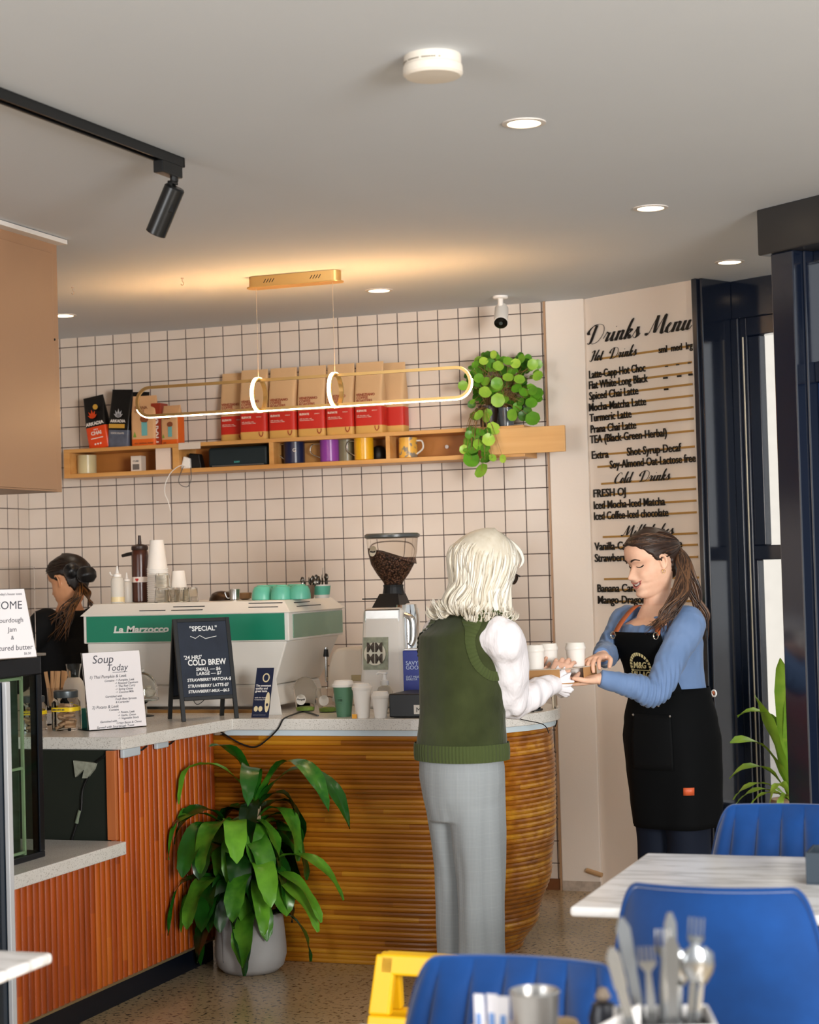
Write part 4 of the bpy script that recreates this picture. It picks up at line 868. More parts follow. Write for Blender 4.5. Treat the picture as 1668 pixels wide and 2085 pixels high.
p = at(776, 945, y=-.08); o = MB().lathe([(.03, 0), (.036, .01), (.036, .04), (.026, .062), (.01, .07), (.001, .07)], 20).build('black_pot', M_blk, smooth=True, loc=(p.x-.012, -.07, ZC)); tag(o, 'small black pot in the corner right of the yellow jug', 'pot')
m = mat('yellow_patterned_ceramic', 'e0a93c', .3); t = NT(m); x, y, z, v = t.xyz(); t.L.new(t.mix(t.ramp(t.noise(v, 38, 3), [(.53, (0,0,0,1)), (.56, (1,1,1,1))]), lin('e6b048'), lin('8a8070')), t.b.inputs['Base Color'])
mug(832, -.13, .043, .095, m, 'yellow mug with a grey animal pattern and white handle on the shelf', 1, hm=mat('white_ceramic', 'e2dcd2', .3))
# ================================================================== ceiling fittings
M_lamp = mat('lamp_disc', 'fff4e0', .5, emit='ffe2b8', es=9)
M_rim = mat('downlight_rim', 'd2cbc4', .5)
dl = [(1067, 250, 'recessed ceiling downlight nearest the camera, right of the smoke alarm'), (1325, 423, 'recessed ceiling downlight second from the camera, above the server'), (1486, 533, 'recessed ceiling downlight close to the navy window frame'), (772, 591, 'recessed ceiling downlight right of the pendant canopy'), (129, 642, 'recessed ceiling downlight at the left beside the overhead cabinet')]
for px, py, lab in dl:
    p = at(px, py, z=H)
    t_ = thing('downlight', lab, 'ceiling light', (p.x, p.y, H), 0, 'recessed ceiling downlights')
    MB().lathe([(.045, -.001), (.046, -.004), (.059, -.003), (.060, 0), (.045, 0)], 36, cap0=False, cap1=False).build('rim', M_rim, t_, smooth=True)
    MB().lathe([(.0445, -.0005), (.0445, -.0025), (.0001, -.0025)], 36, cap0=False).build('light_disc', M_lamp, t_)
    l = bpy.data.lights.new('downlight_lamp', 'SPOT'); l.energy = 10; l.color = (1, .86, .68); l.spot_size = 2.0; l.spot_blend = .8; l.shadow_soft_size = .045
    lo = bpy.data.objects.new('downlight_lamp', l); COL.objects.link(lo); lo.parent = t_; lo.location = (0, 0, -.02)
p = at(878, 112, z=H)
t_ = thing('smoke_alarm', 'round white smoke alarm on the ceiling', 'smoke alarm', (p.x, p.y+.01, H))
M_sm = mat('aged_white_plastic', 'd8d0c4', .5)
MB().lathe([(.066, 0), (.067, -.004), (.067, -.022), (.0695, -.026), (.070, -.043), (.064, -.049), (.02, -.051), (.0001, -.051)], 40, cap0=False).build('housing', M_sm, t_, smooth=True, angle=30)
b = MB()
for k in range(22):
    a = PI+.35+k*.085
    if k % 7 == 6: continue
    b.X = Matrix.Rotation(a, 4, 'Z'); b.box(.0672, .0685, -.0022, .0022, -.019, -.0165)
b.build('vent_slots', mat('brown_slot', '6b6252', .7), t_)  # brown dashes set round the side of the housing
# track light
a0, a1 = at(0, 183, z=H), at(366, 323, z=H)
dv = (a1-a0).normalized(); st0 = a1-dv*3.2; L_ = 3.2
tl = thing('track_light', 'black ceiling track with one black cylinder spotlight', 'track light', (a1.x, a1.y, H), math.atan2(dv.y, dv.x))
M_tr = mat('black_track', '121314', .3)
b = MB(); b.box(-L_, 0, -.017, .017, -.004, 0); b.box(-L_, 0, -.017, -.010, -.028, 0); b.box(-L_, 0, .010, .017, -.028, 0); b.box(-L_, 0, -.010, .010, -.012, -.004); b.box(-.01, 0, -.017, .017, -.028, 0); b.build('rail', M_tr, tl, bevel=.001)
MB().box(-.125, -.012, -.016, .016, -.062, -.026).build('adapter', M_tr, tl, bevel=.003)
b = MB(); b.lathe([(.012, -.074), (.012, -.060)], 16, (-.035, 0, 0)); b.box(-.062, -.025, -.007, .007, -.082, -.074); b.box(-.062, -.058, -.007, .007, -.165, -.074); b.build('bracket', M_tr, tl, bevel=.001)
hd = Vector((-.047, .0, -.155)); 
inv = Matrix.Rotation(-math.atan2(dv.y, dv.x), 4, 'Z')
# axis of the cylinder in room space: leans down, towards the left and slightly to the wall
ax = inv @ Vector((-.50, .10, -.86)).normalized()
b = MB(); q = Vector((0, 0, 1)).rotation_difference(ax).to_matrix().to_4x4(); ctr = at(337, 428, y=a1.y-.04); c0_ = inv @ (ctr-Vector((a1.x, a1.y, H)))
b.X = Matrix.Translation(c0_) @ q; b.lathe([(.001, -.073), (.026, -.073), (.030, -.068), (.030, .073), (.027, .075), (.024, .060), (.001, .055)], 28); b.build('spotlight_head', M_tr, tl, smooth=True)
# slatted pendant: canopy, two wires, stadium loop, two rings
cA, cB = at(503, 566, z=H), at(699, 550, z=H); YP = (cA.y+cB.y)/2
pd = thing('pendant_lamp', 'brass pendant lamp with a long glowing loop and two glowing rings', 'pendant lamp', ((cA.x+cB.x)/2, YP, H))
M_br = mat('brushed_brass', 'dcb674', .34, .75, var=.04); M_led = mat('led_strip', 'fff0d6', .5, emit='ffcf9a', es=50)
hl = (cB.x-cA.x)/2-.01
out = [(hl-.03+.03*math.cos(a), .03*math.sin(a)) for a in [math.radians(-90+180*k/10) for k in range(11)]] + [(-hl+.03+.03*math.cos(a), .03*math.sin(a)) for a in [math.radians(90+180*k/10) for k in range(11)]]
cn = MB().prism(out, -.042, 0).build('canopy', M_br, pd, smooth=True)
out2 = [(x_*1.03+math.copysign(.004, x_), y_*1.22) for x_, y_ in out]
MB().prism(out2, -.047, -.042).build('canopy_plate', M_br, pd, bevel=.001)
b = MB()
for cx_ in (-hl*.6, hl*.42):
    for k in range(4):
        b.X = Matrix.Translation((cx_+k*.012, -.0302, -.022)) @ Matrix.Rotation(.6, 4, 'Y'); b.box(-.0014, .0014, -.0006, .0006, -.009, .009)
b.build('canopy_slots', mat('slot_black', '1a140c', .6), pd)
ox_ = pd.location
lo = [at(277, 798, y=YP)-ox_, at(960, 778, y=YP)-ox_]
zt_, zb_ = (at(640, 765, y=YP)-ox_).z, (at(640, 829, y=YP)-ox_).z
xl, xr = lo[0].x, lo[1].x; R_ = (zt_-zb_)/2; zc = (zt_+zb_)/2
st = [(xr-R_+R_*math.cos(a), zc+R_*math.sin(a)) for a in [math.radians(-90+180*k/20) for k in range(21)]] + [(xl+R_+R_*math.cos(a), zc+R_*math.sin(a)) for a in [math.radians(90+180*k/20) for k in range(21)]]
def band(path, n_out, wid, t0, t1, b, closed=True):
    """path of (point, outward normal, side vector); box section from t0 to t1 along the normal"""
    rings = [[p_+n_*t0-s_*wid/2, p_+n_*t0+s_*wid/2, p_+n_*t1+s_*wid/2, p_+n_*t1-s_*wid/2] for p_, n_, s_ in path]
    rings.append(rings[0]); b.loft(rings, False, False)
stp = []
for i, (x_, z_) in enumerate(st):
    a_, c_ = st[i-1], st[(i+1) % len(st)]; tx, tz = c_[0]-a_[0], c_[1]-a_[1]; l_ = math.hypot(tx, tz); stp.append((Vector((x_, 0, z_)), Vector((tz/l_, 0, -tx/l_)), Vector((0, 1, 0))))
b = MB(); band(stp, None, .012, -.010, -.003, b); band([(p_+s_*.0055, n_, s_) for p_, n_, s_ in stp], None, .001, -.003, .0015, b); band([(p_-s_*.0055, n_, s_) for p_, n_, s_ in stp], None, .001, -.003, .0015, b); b.build('loop_channel', M_br, pd, smooth=True, angle=40)
b = MB(); loop = [[], []]
for i, (p_, n_, s_) in enumerate(stp + stp[:1]): loop[1 if (n_.z > .25 or n_.x < -.9) else 0].append((p_, n_, s_))
def strip(L, t1, w_, b):
    b.loft([[p_+n_*-.0029-s_*w_, p_+n_*-.0029+s_*w_, p_+n_*t1+s_*w_, p_+n_*t1-s_*w_] for p_, n_, s_ in L])
k0 = next(i for i in range(len(stp)) if (stp[i-1][1].z > .25 or stp[i-1][1].x < -.9) and not (stp[i][1].z > .25 or stp[i][1].x < -.9)); rot_ = stp[k0:]+stp[:k0]
low_ = [q for q in rot_ if not (q[1].z > .25 or q[1].x < -.9)]; up_ = [low_[-1]]+[q for q in rot_ if (q[1].z > .25 or q[1].x < -.9)]+[low_[0]]
strip(low_, .0055, .0049, b); b2 = MB(); strip(up_, -.0002, .0049, b2); b2.build('upper_light', mat('led_strip_up', 'fff0d6', .5, emit='ffc07a', es=230), pd, smooth=True, angle=40)  # lower strip stands proud, its extra thickness imitates lens bloom
b.build('loop_light', M_led, pd, smooth=True, angle=40)
for pxr in (527, 683):
    xr_ = (at(pxr, 798, y=YP)-ox_).x; rr = R_+.006; rp = []
    for k in range(48):
        a = 2*PI*k/48; n_ = Vector((0, math.cos(a), math.sin(a))); rp.append((Vector((xr_, 0, zc))+n_*rr, n_, Vector((1, 0, 0))))
    b = MB(); band(rp, None, .018, -.006, .0, b); r_ = b.build('ring_channel', M_br, pd, smooth=True, angle=40)
    b = MB(); band(rp, None, .014, .0001, .002, b); b.build('ring_light', M_led, r_, smooth=True, angle=40)
    b = MB(); b.tube([(xr_, 0, zc+rr+.004), (xr_, 0, -.046)], .0011, 6); b.build('wire', mat('wire_grey', 'b8aa96', .4, .5), pd)
# small hooks in the ceiling
for px, py, lab in ((371, 566, 'tiny white ceiling hook left of the pendant canopy'), (148, 585, 'tiny white ceiling hook near the overhead cabinet')):
    p = at(px, py, z=H); b = MB(); b.lathe([(.006, -.003), (.006, 0)], 10); b.tube(cr([(0, 0, 0), (0, 0, -.012), (.006, 0, -.022), (0, 0, -.030), (-.006, 0, -.024)], 4), .0018, 6)
    o = b.build('ceiling_hook', mat('hook_white', 'b9a898', .4), smooth=True, loc=p); tag(o, lab, 'hook')
# security camera
p = at(1019, 603, z=H)
t_ = thing('security_camera', 'white bullet security camera with a black face above the hanging plant', 'security camera', (p.x, p.y, H))
MB().lathe([(.034, 0), (.034, -.008), (.03, -.012), (.001, -.012)], 24, cap0=False).build('base', M_white, t_, smooth=True)
MB().tube([(0, 0, -.01), (0, -.002, -.06)], [.012, .012], 14).build('stem', M_white, t_, smooth=True)
axv = (Vector((.14, -.62, -.62))).normalized(); q = Vector((0, 0, 1)).rotation_difference(axv).to_matrix().to_4x4()
b = MB(); b.X = Matrix.Translation((-.002, .02, -.055)) @ q; b.lathe([(.001, -.02), (.024, -.016), (.031, .0), (.032, .10), (.028, .102)], 24, cap1=False); b.build('housing', M_white, t_, smooth=True)
b = MB(); b.X = Matrix.Translation((-.002, .02, -.055)) @ q; b.lathe([(.030, .092), (.030, .1035), (.026, .105), (.001, .105)], 24, cap0=False); b.build('face', mat('camera_black_face', '0a0b0a', .12), t_, smooth=True)
b = MB(); b.X = Matrix.Translation((-.002, .02, -.055)) @ q; b.lathe([(.009, .1045), (.008, .1075), (.001, .108)], 16, (0, 0, 0), cap0=False); b.build('lens', mat('lens_grey', '4a5350', .08), t_, smooth=True)
# overhead cabinet at the left
oc = thing('overhead_cabinet', 'tan overhead cabinet hanging from the ceiling at the left edge', 'cabinet', (1.40, -2.42, H-.002))
zb_ = at(127, 1001, x=1.40).z-H
M_oc = mat('tan_laminate', 'a07a5c', .3, spec=.5); 
MB().box(-1.5, 0, -2.2, 0, zb_, -.014).build('carcass', M_oc, oc, bevel=.002)
MB().box(-.01, .006, -2.2, -.042, zb_+.006, -.05).build('door_panel', M_oc, oc, bevel=.002)
MB().box(-1.5, .042, -2.2, .004, -.016, 0).build('cornice', mat('cornice_white', 'ddd6cf', .5), oc, bevel=.002)
b = MB(); b.lathe([(.004, 0), (.004, .006), (.001, .007)], 10); b.build('door_stop', mat('dark_stop', '2a1f18', .5), oc, rot=(0, PI/2, 0), loc=(0, -.035, at(112, 691, x=1.40).z-H))
# ================================================================== drinks menu lettering on the angled wall
def atm(px, py, w_=.004):
    r = CROT @ Vector(((px-834)/FPX, -(py-1042.5)/FPX, -1)); n = NRM; P0 = O2+NRM*w_
    t_ = ((P0-CAM).dot(n))/r.dot(n); return CAM+r*t_
def mz(x_, y_): return atm(1100+x_/2.937, 560+y_/2.937)      # from the enlarged view of the menu
RZ = math.atan2(U.y, U.x); MR = (PI/2, 0, RZ)
M_let = mat('black_acrylic_letters', '141110', .35); M_rule = mat('gold_rule', 'b98f4e', .4, .35)
mn = thing('drinks_menu', 'black drinks menu lettering on thin gold strips fixed to the painted wall', 'menu', tuple(ang(0, 0, 0)), RZ)
def loc_s(p): return (p-O2).dot(U), p.z
b = MB()
for y_ in (423, 520, 581, 652, 720, 790, 858, 930, 1025, 1100, 1208, 1278, 1348, 1418, 1543, 1612, 1685, 1808, 1877, 1950):
    xr_ = interp([(400, 908), (1950, 965)], y_); s1, z1 = loc_s(mz(xr_, y_)); s0 = .025 + (.02 if y_ > 1200 else 0)
    b.box(s0, .598, -.004, 0, z1-.0045, z1+.0045)
b.build('gold_strips', M_rule, mn, bevel=.0008)
rows = {}
def fitted(body, x0, x1, yl, yr, cap=.036, shear=.0, off=.0005):
    """lettering from x0 to x1 of the enlarged view; yl = middle height at its left end"""
    s0, _ = loc_s(mz(x0, yl)); s1, _ = loc_s(mz(x1, yr)); z0 = (loc_s(mz(x0, yl))[1]+loc_s(mz(x1, yr))[1])/2
    o = text(body, cap*1.42, M_let, 'item_lettering', mn, (0, 0, 0), rot=(PI/2, 0, 0), shear=shear, off=off, ext=.002)
    wd = max(v.co.x for v in o.data.vertices)-min(v.co.x for v in o.data.vertices)
    for v in o.data.vertices: v.co.x *= (s1-s0)/wd
    o.location = (s0, -.0062, z0-cap/2); return o
items = [fitted(*a) for a in (('sml  med  lrg', 710, 912, 445, 420, .030), ('Latte-Capp-Hot Choc', 293, 628, 595, 553), ('Flat White-Long Black', 292, 642, 655, 620), ('Spiced Chai Latte', 295, 587, 722, 690), ('Mocha-Matcha Latte', 292, 632, 790, 755), ('Turmeric Latte', 298, 547, 852, 830), ('Prana Chai Latte', 302, 573, 918, 898), ('TEA (Black-Green-Herbal)', 300, 758, 980, 943), ('Extra', 308, 408, 1075, 1070), ('Shot-Syrup-Decaf', 520, 843, 1055, 1030), ('Soy-Almond-Oat-Lactose free', 418, 930, 1128, 1098),
    ('FRESH OJ', 318, 510, 1303, 1297), ('Iced Mocha-Iced Matcha', 320, 745, 1370, 1358), ('Iced Coffee-Iced chocolate', 322, 765, 1437, 1422), ('Vanilla-Caramel-Chocolate', 328, 850, 1620, 1606), ('Strawberry-Lime', 328, 640, 1690, 1684), ('Banana Caramel', 342, 650, 1873, 1868), ('Mango-Dragon', 345, 630, 1943, 1938), ('-', 748, 764, 540, 538, .03), ('-', 814, 830, 530, 528, .03), ('-', 884, 900, 519, 518, .03), ('-', 735, 760, 604, 602, .05), ('-', 818, 842, 593, 591, .05), ('-', 886, 910, 584, 582, .05), ('-', 740, 764, 672, 670, .05))]
joined(items, 'item_lettering')
GL = {'D': ([[(.6,1.9),(.5,1.),(.4,.15),(.2,0),(.05,.12),(.3,.15),(.8,0),(1.4,.25),(1.75,1.),(1.5,1.75),(.8,2.),(.1,1.8),(-.25,1.3),(-.1,1.)]], 1.95),
 'M': ([[(-.1,.3),(0,.05),(.25,.3),(.5,1.2),(.75,1.95),(.8,1.),(.95,.2),(1.3,1.1),(1.65,1.95),(1.68,1.),(1.75,.1),(2.,.1),(2.2,.4)]], 2.15),
 'H': ([[(-.1,1.6),(.2,1.9),(.5,1.9),(.45,1.),(.3,.1),(0,0),(-.2,.2)], [(1.5,2.),(1.25,1.3),(1.1,.5),(1.2,.05),(1.45,.2)], [(.2,.9),(.8,1.),(1.4,1.1)]], 1.5),
 'C': ([[(1.2,1.6),(1.,1.95),(.5,1.8),(.1,1.1),(.1,.4),(.5,0),(1.,.15),(1.3,.5)]], 1.25),
 'r': ([[(0,.4),(.25,.95),(.3,1.02),(.45,.9),(.6,.9),(.5,.4),(.52,.05),(.75,.15),(.95,.4)]], .92), 'i': ([[(0,.4),(.25,1),(.2,.3),(.3,0),(.55,.15),(.7,.4)], [(.33,1.42),(.36,1.52)]], .68),
 'n': ([[(0,.4),(.2,1),(.12,0),(.3,.7),(.6,1.),(.72,.8),(.65,.3),(.75,0),(1.,.15),(1.15,.4)]], 1.12), 'k': ([[(0,.4),(.35,1.4),(.5,1.95),(.4,2.),(.25,1.4),(.1,0),(.2,.5),(.5,1.),(.62,.8),(.4,.55),(.25,.5),(.5,.4),(.65,0),(.9,.15),(1.05,.4)]], 1.02),
 's': ([[(0,.4),(.35,1.1),(.38,.75),(.55,.35),(.4,0),(.15,.05),(.05,.2)], [(.4,0),(.7,.15),(.85,.4)]], .82), 'e': ([[(0,.4),(.3,.6),(.5,.9),(.35,1.),(.15,.6),(.2,.15),(.45,0),(.7,.15),(.85,.4)]], .82),
 'u': ([[(0,.4),(.2,1),(.12,.3),(.25,0),(.5,.2),(.72,1),(.65,.3),(.75,0),(1,.15),(1.15,.4)]], 1.1), 'o': ([[(0,.4),(.25,.9),(.15,.5),(.25,.05),(.5,.1),(.6,.6),(.4,1),(.25,.8),(.5,.75),(.8,.85)]], .78),
 't': ([[(0,.4),(.3,1.2),(.38,1.7),(.25,.8),(.25,.15),(.45,0),(.7,.4)], [(.1,1.15),(.6,1.2)]], .68), 'l': ([[(0,.4),(.35,1.4),(.45,1.95),(.33,2),(.2,1.2),(.2,.2),(.4,0),(.65,.4)]], .62),
 'd': ([[(.6,.9),(.3,1),(.1,.6),(.15,.1),(.4,.05),(.65,.5),(.85,1.95),(.7,.7),(.72,.1),(.9,.1),(1.1,.4)]], 1.06), 'h': ([[(0,.4),(.35,1.4),(.45,1.95),(.3,1.9),(.2,1),(.08,0),(.3,.7),(.55,1),(.68,.7),(.6,.2),(.75,0),(1.,.4)]], .96),
 'a': ([[(.6,.9),(.3,1),(.1,.6),(.15,.1),(.4,.05),(.62,.5),(.7,1),(.62,.3),(.75,0),(1,.4)]], .96)}
def script(body, x0, x1, yl, yr, xh, wmax, slant=.42):
    """joined copperplate-like lettering: thick downstrokes, thin upstrokes"""
    s0, z0 = loc_s(mz(x0, yl)); s1, z1 = loc_s(mz(x1, yr)); z0 = (z0+z1)/2; adv = 0; S = []
    for ch in body:
        if ch == ' ': adv += .9; continue
        g, a = GL[ch]
        for st_ in g: S.append([(adv+x_+slant*y_, y_) for x_, y_ in st_])
        adv += a
    X0, X1 = min(p_[0] for q in S for p_ in q), max(p_[0] for q in S for p_ in q); k = (s1-s0)/(X1-X0); b = MB()
    for st_ in S:
        P_ = cr([Vector((s0+(x_-X0)*k, 0, z0+y_*xh)) for x_, y_ in st_], 6); n = len(P_); A, B_ = [], []
        for i in range(n):
            tg = (P_[min(i+1, n-1)]-P_[max(i-1, 0)]).normalized(); dn_ = max(0, -tg.z); w_ = (.0016+(wmax-.0016)*dn_**1.3)/1
            nv = Vector((1, 0, 0)) if dn_ > .3 else Vector((-tg.z, 0, tg.x)); A.append(P_[i]-nv*w_*.5); B_.append(P_[i]+nv*w_*.5)
        for i in range(n-1):
            q = [A[i], B_[i], B_[i+1], A[i+1]]; lo_ = [v_+Vector((0, -.0065, 0)) for v_ in q]; hi = [v_+Vector((0, -.0045, 0)) for v_ in q]
            i0 = [b.v(v_) for v_ in lo_]; i1 = [b.v(v_) for v_ in hi]; b.f(*i0)
            for e in range(4): j = (e+1) % 4; b.f(i0[e], i0[j], i1[j], i1[e])
    return b.build('heading_lettering', M_let, mn, fix=True)
hs = [script('Drinks Menu', 285, 910, 418, 322, .042, .018), script('Hot  Drinks', 298, 580, 518, 480, .024, .0095), script('Cold  Drinks', 450, 780, 1250, 1222, .024, .0095), script('Milkshakes', 490, 802, 1562, 1552, .024, .0095)]
joined(hs, 'heading_lettering')
# ================================================================== plants
def leaf_mat(name, c1, c2, c3, rough=.3, stripe=True):
    m = mat(name, c2, rough, spec=.5); t = NT(m); x, y, z, v = t.xyz()
    at_ = t.n('ShaderNodeAttribute'); at_.attribute_name = 'tint'
    t.L.new(t.ramp(t.math('ADD', t.math('MULTIPLY', t.noise(v, 18, 3), .35), t.math('MULTIPLY', at_.outputs['Fac'], .8)), [(.2, lin(c1)), (.55, lin(c2)), (.9, lin(c3))]), t.b.inputs['Base Color'])
    return m
def set_tint(o, vals):
    a = o.data.attributes.new('tint', 'FLOAT', 'FACE'); a.data.foreach_set('value', vals)
def strap_leaf(b, tint, base, d0, length, width, droop, rnd, roll=0., n=12, tv=.5):
    """a long arching leaf starting at base along d0 and falling with gravity"""
    p = Vector(base); d = Vector(d0).normalized(); pts = []; st = length/n
    for i in range(n+1):
        pts.append(p.copy()); p = p+d*st; d = (d+Vector((0, 0, -droop/n*(1.2 if i > n*.25 else .6)))).normalized()
    side0 = d0.cross(Vector((0, 0, 1)));
    side0 = side0.normalized() if side0.length > 1e-3 else Vector((1, 0, 0))
    rows = []
    for i, q in enumerate(pts):
        t_ = i/n; tg = (pts[min(i+1, n)]-pts[max(i-1, 0)]).normalized(); sd = (side0-tg*side0.dot(tg)).normalized(); nn = sd.cross(tg)
        sd = (sd*math.cos(roll*t_)+nn*math.sin(roll*t_)); nn = sd.cross(tg)
        w_ = width*interp([(0, .35), (.15, .6), (.45, 1), (.75, .95), (.92, .55), (1, .05)], t_)/2
        wav = .006*math.sin(t_*14+roll*9)
        rows.append([q-sd*w_+nn*(.18*w_+wav), q-sd*w_*.5+nn*.05*w_, q, q+sd*w_*.5+nn*.05*w_, q+sd*w_+nn*(.18*w_-wav)])
    f0 = len(b.F); b.grid(rows); tint += [tv]*(len(b.F)-f0)
M_drac = leaf_mat('dracaena_leaf', '0a2208', '1e5614', '6aa62c', .25)
pp = thing('potted_plant', 'leafy dracaena in a round grey concrete pot in the corner of the counter', 'potted plant', (1.828, -1.866, 0))
m = mat('grey_concrete', 'a8a6a4', .75, var=.07, vscale=9, bump=.08, bscale=60)
MB().lathe([(.06, 0), (.10, .002), (.122, .022), (.133, .06), (.132, .10), (.122, .215), (.114, .218), (.108, .205), (.108, .19), (.001, .19)], 44).build('pot', m, pp, smooth=True, angle=40)
b = MB(); b.X = Matrix.Rotation(-2.0, 4, 'Z'); b.box(.120, .1335, -.001, .001, .05, .21); b.build('pot_seam', mat('seam_grey', '6e6c6a', .8), pp)
MB().lathe([(.108, .186), (.06, .196), (.001, .198)], 24, cap0=False).build('soil', mat('potting_soil', '1c140e', .95, bump=.5, bscale=200), pp, smooth=True)
M_cane = mat('cane_bark', '9a8468', .8, var=.25, vscale=40, bump=.3, bscale=80)
canes = [((-.035, -.01, .19), (-.045, -.02, .50), .017), ((.03, -.03, .19), (.035, -.03, .36), .016), ((.0, .04, .19), (.02, .04, .60), .017), ((-.05, -.04, .19), (-.07, -.035, .34), .013)]
for a, c, r in canes: MB().tube(cr([a, ((a[0]+c[0])/2+.004, (a[1]+c[1])/2, (a[2]+c[2])/2), c], 5), r, 10).build('cane', M_cane, pp, smooth=True)
rnd = random.Random(21); b = MB(); tint = []
def clamp_plant(b, v0):
    for i in range(v0, len(b.V)):
        v = b.V[i]
        if v.x < -.196: v.x = -.196+rnd.uniform(0, .004)
        if v.y > .170: v.y = .170-rnd.uniform(0, .004)
        if v.z < .01: v.z = .01
for (a, c, r), nl in zip(canes, (20, 15, 22, 12)):
    for k in range(nl):
        v0 = len(b.V); ang_ = k*2.4+rnd.uniform(-.4, .4); up = rnd.uniform(.35, 1.5) if k < nl*.6 else rnd.uniform(-.1, .5)
        d0 = Vector((math.cos(ang_), math.sin(ang_), up)); z0 = c[2]-(k/nl)*.17
        base_ = Vector((c[0], c[1], z0)) + Vector((math.cos(ang_), math.sin(ang_), 0))*r*.6
        strap_leaf(b, tint, base_, d0, rnd.uniform(.24, .34), rnd.uniform(.070, .095), rnd.uniform(3.6, 6.0), rnd, rnd.uniform(-.7, .7), tv=rnd.uniform(.05, .85)**1.3)
        clamp_plant(b, v0)
# the leaves one can pick out in the photo, aimed by hand: (base cane, direction, length, width, droop, tint)
for ci, d, le, wi, dr, tv in ((2, (-.7, -.5, 1.5), .50, .075, 2.9, .75), (0, (-.7, -.75, 1.1), .44, .08, 2.8, .6), (2, (.75, -.35, 1.5), .56, .07, 3.2, .5), (2, (.95, -.1, 1.35), .56, .07, 3.4, .35), (0, (.45, -.9, 1.0), .36, .085, 2.9, .85), (1, (.6, -.8, .9), .36, .08, 2.9, .8), (1, (1, -.1, .8), .46, .06, 2.4, .7), (1, (1, -.35, .3), .40, .06, 1.9, .75), (1, (.9, -.3, .0), .38, .06, 1.5, .85), (3, (-.6, -.7, .3), .42, .07, 2.2, .5), (3, (-.2, -1, .4), .34, .08, 2.6, .6), (1, (.1, -1, .5), .34, .08, 2.8, .55), (0, (-.25, -1, .75), .40, .09, 2.8, .4), (0, (.0, -1, .9), .40, .085, 3.0, .55), (3, (-.8, -.5, -.1), .34, .065, 1.3, .65), (1, (.5, -.8, -.1), .32, .06, 1.6, .75), (2, (-.2, -.4, 1.8), .36, .06, 2.2, .45), (2, (.2, -.6, 1.5), .44, .07, 3.4, .4), (0, (-.5, -.6, 1.3), .36, .07, 3.2, .3)):
    v0 = len(b.V); c = canes[ci][1]; strap_leaf(b, tint, c, Vector(d), le, wi, dr, rnd, rnd.uniform(-.4, .4), tv=tv, n=14); clamp_plant(b, v0)
o = b.build('foliage', M_drac, pp, smooth=True, angle=0, fix=False); set_tint(o, tint)
# trailing plant on the wall shelf: round flat leaves on thin stalks
M_pil = leaf_mat('round_plant_leaf', '2c5c12', '5f9a24', 'a8cc4a', .35)
hp = thing('shelf_plant', 'bushy plant with round green leaves trailing from the right end of the shelf', 'potted plant', (at(1012, 865, y=-.12).x, -.12, ZS))
MB().lathe([(.036, 0), (.040, .003), (.052, .10), (.048, .10), (.044, .085), (.001, .085)], 24, (-.035, 0, 0)).build('pot', mat('dark_brown_pot', '2c1d16', .35), hp, smooth=True)
MB().lathe([(.030, 0), (.033, .003), (.036, .085), (.033, .085), (.03, .075), (.001, .075)], 24, (.052, -.02, 0)).build('pot', mat('grey_glazed_pot', '4e555c', .2), hp, smooth=True)
rnd = random.Random(5); b = MB(); tint = []; stk = MB()
def round_leaf(P, nrm, r, tv):
    nrm = nrm.normalized(); u = nrm.orthogonal().normalized(); w_ = nrm.cross(u); n = 14
    c = b.v(P-nrm*r*.16); I1 = [b.v(P+(u*math.cos(2*PI*k/n)+w_*math.sin(2*PI*k/n))*r*.6-nrm*r*.05) for k in range(n)]
    I2 = [b.v(P+(u*math.cos(2*PI*k/n)+w_*math.sin(2*PI*k/n))*r*(1+.04*math.sin(3*k))+nrm*r*rnd.uniform(-.05, .06)) for k in range(n)]
    f0 = len(b.F)
    for k in range(n): j = (k+1) % n; b.f(c, I1[k], I1[j]); b.f(I1[k], I2[k], I2[j], I1[j])
    tint.extend([tv]*(len(b.F)-f0))
def inpoly(x_, y_, P):
    c = False
    for i in range(len(P)):
        (x1, y1), (x2, y2) = P[i-1], P[i]
        if (y1 > y_) != (y2 > y_) and x_ < (x2-x1)*(y_-y1)/(y2-y1)+x1: c = not c
    return c
PU = [(962, 742), (985, 722), (1005, 716), (1020, 730), (1045, 738), (1062, 722), (1085, 722), (1102, 742), (1100, 790), (1092, 845), (1070, 852), (1055, 835), (1010, 830), (995, 850), (968, 850), (955, 815), (950, 770)]
PL = [(962, 872), (1005, 868), (1012, 890), (1000, 915), (1002, 925), (985, 955), (955, 955), (940, 935), (942, 905)]
o0 = hp.location
explicit = [(1014, 815, 15), (988, 798, 14), (1085, 852, 16), (1082, 820, 13), (1043, 845, 13), (1015, 745, 12), (1085, 742, 12), (1095, 765, 12), (1062, 730, 10), (1005, 722, 9), (968, 742, 9), (1012, 780, 13), (1035, 768, 12), (1058, 772, 12), (1067, 798, 11), (1085, 795, 11), (1052, 790, 12), (975, 845, 12), (990, 850, 11), (962, 818, 7), (975, 770, 11), (985, 735, 10), (1000, 740, 11), (943, 785, 11), (1035, 735, 11), (1050, 740, 11),
            (1005, 872, 15), (995, 895, 14), (975, 905, 13), (952, 900, 11), (960, 935, 18), (980, 958, 17), (965, 915, 13), (1003, 932, 9), (1024, 934, 9), (978, 880, 10), (945, 915, 10), (955, 885, 9), (988, 912, 11)]
pts_ = [(x_, y_, r_, 1) for x_, y_, r_ in explicit]
while len(pts_) < 180:
    P_ = PU if rnd.random() < .76 else PL; x_, y_ = rnd.uniform(930, 1110), rnd.uniform(710, 975)
    if inpoly(x_, y_, P_): pts_.append((x_, y_, rnd.uniform(7, 12.5), 0))
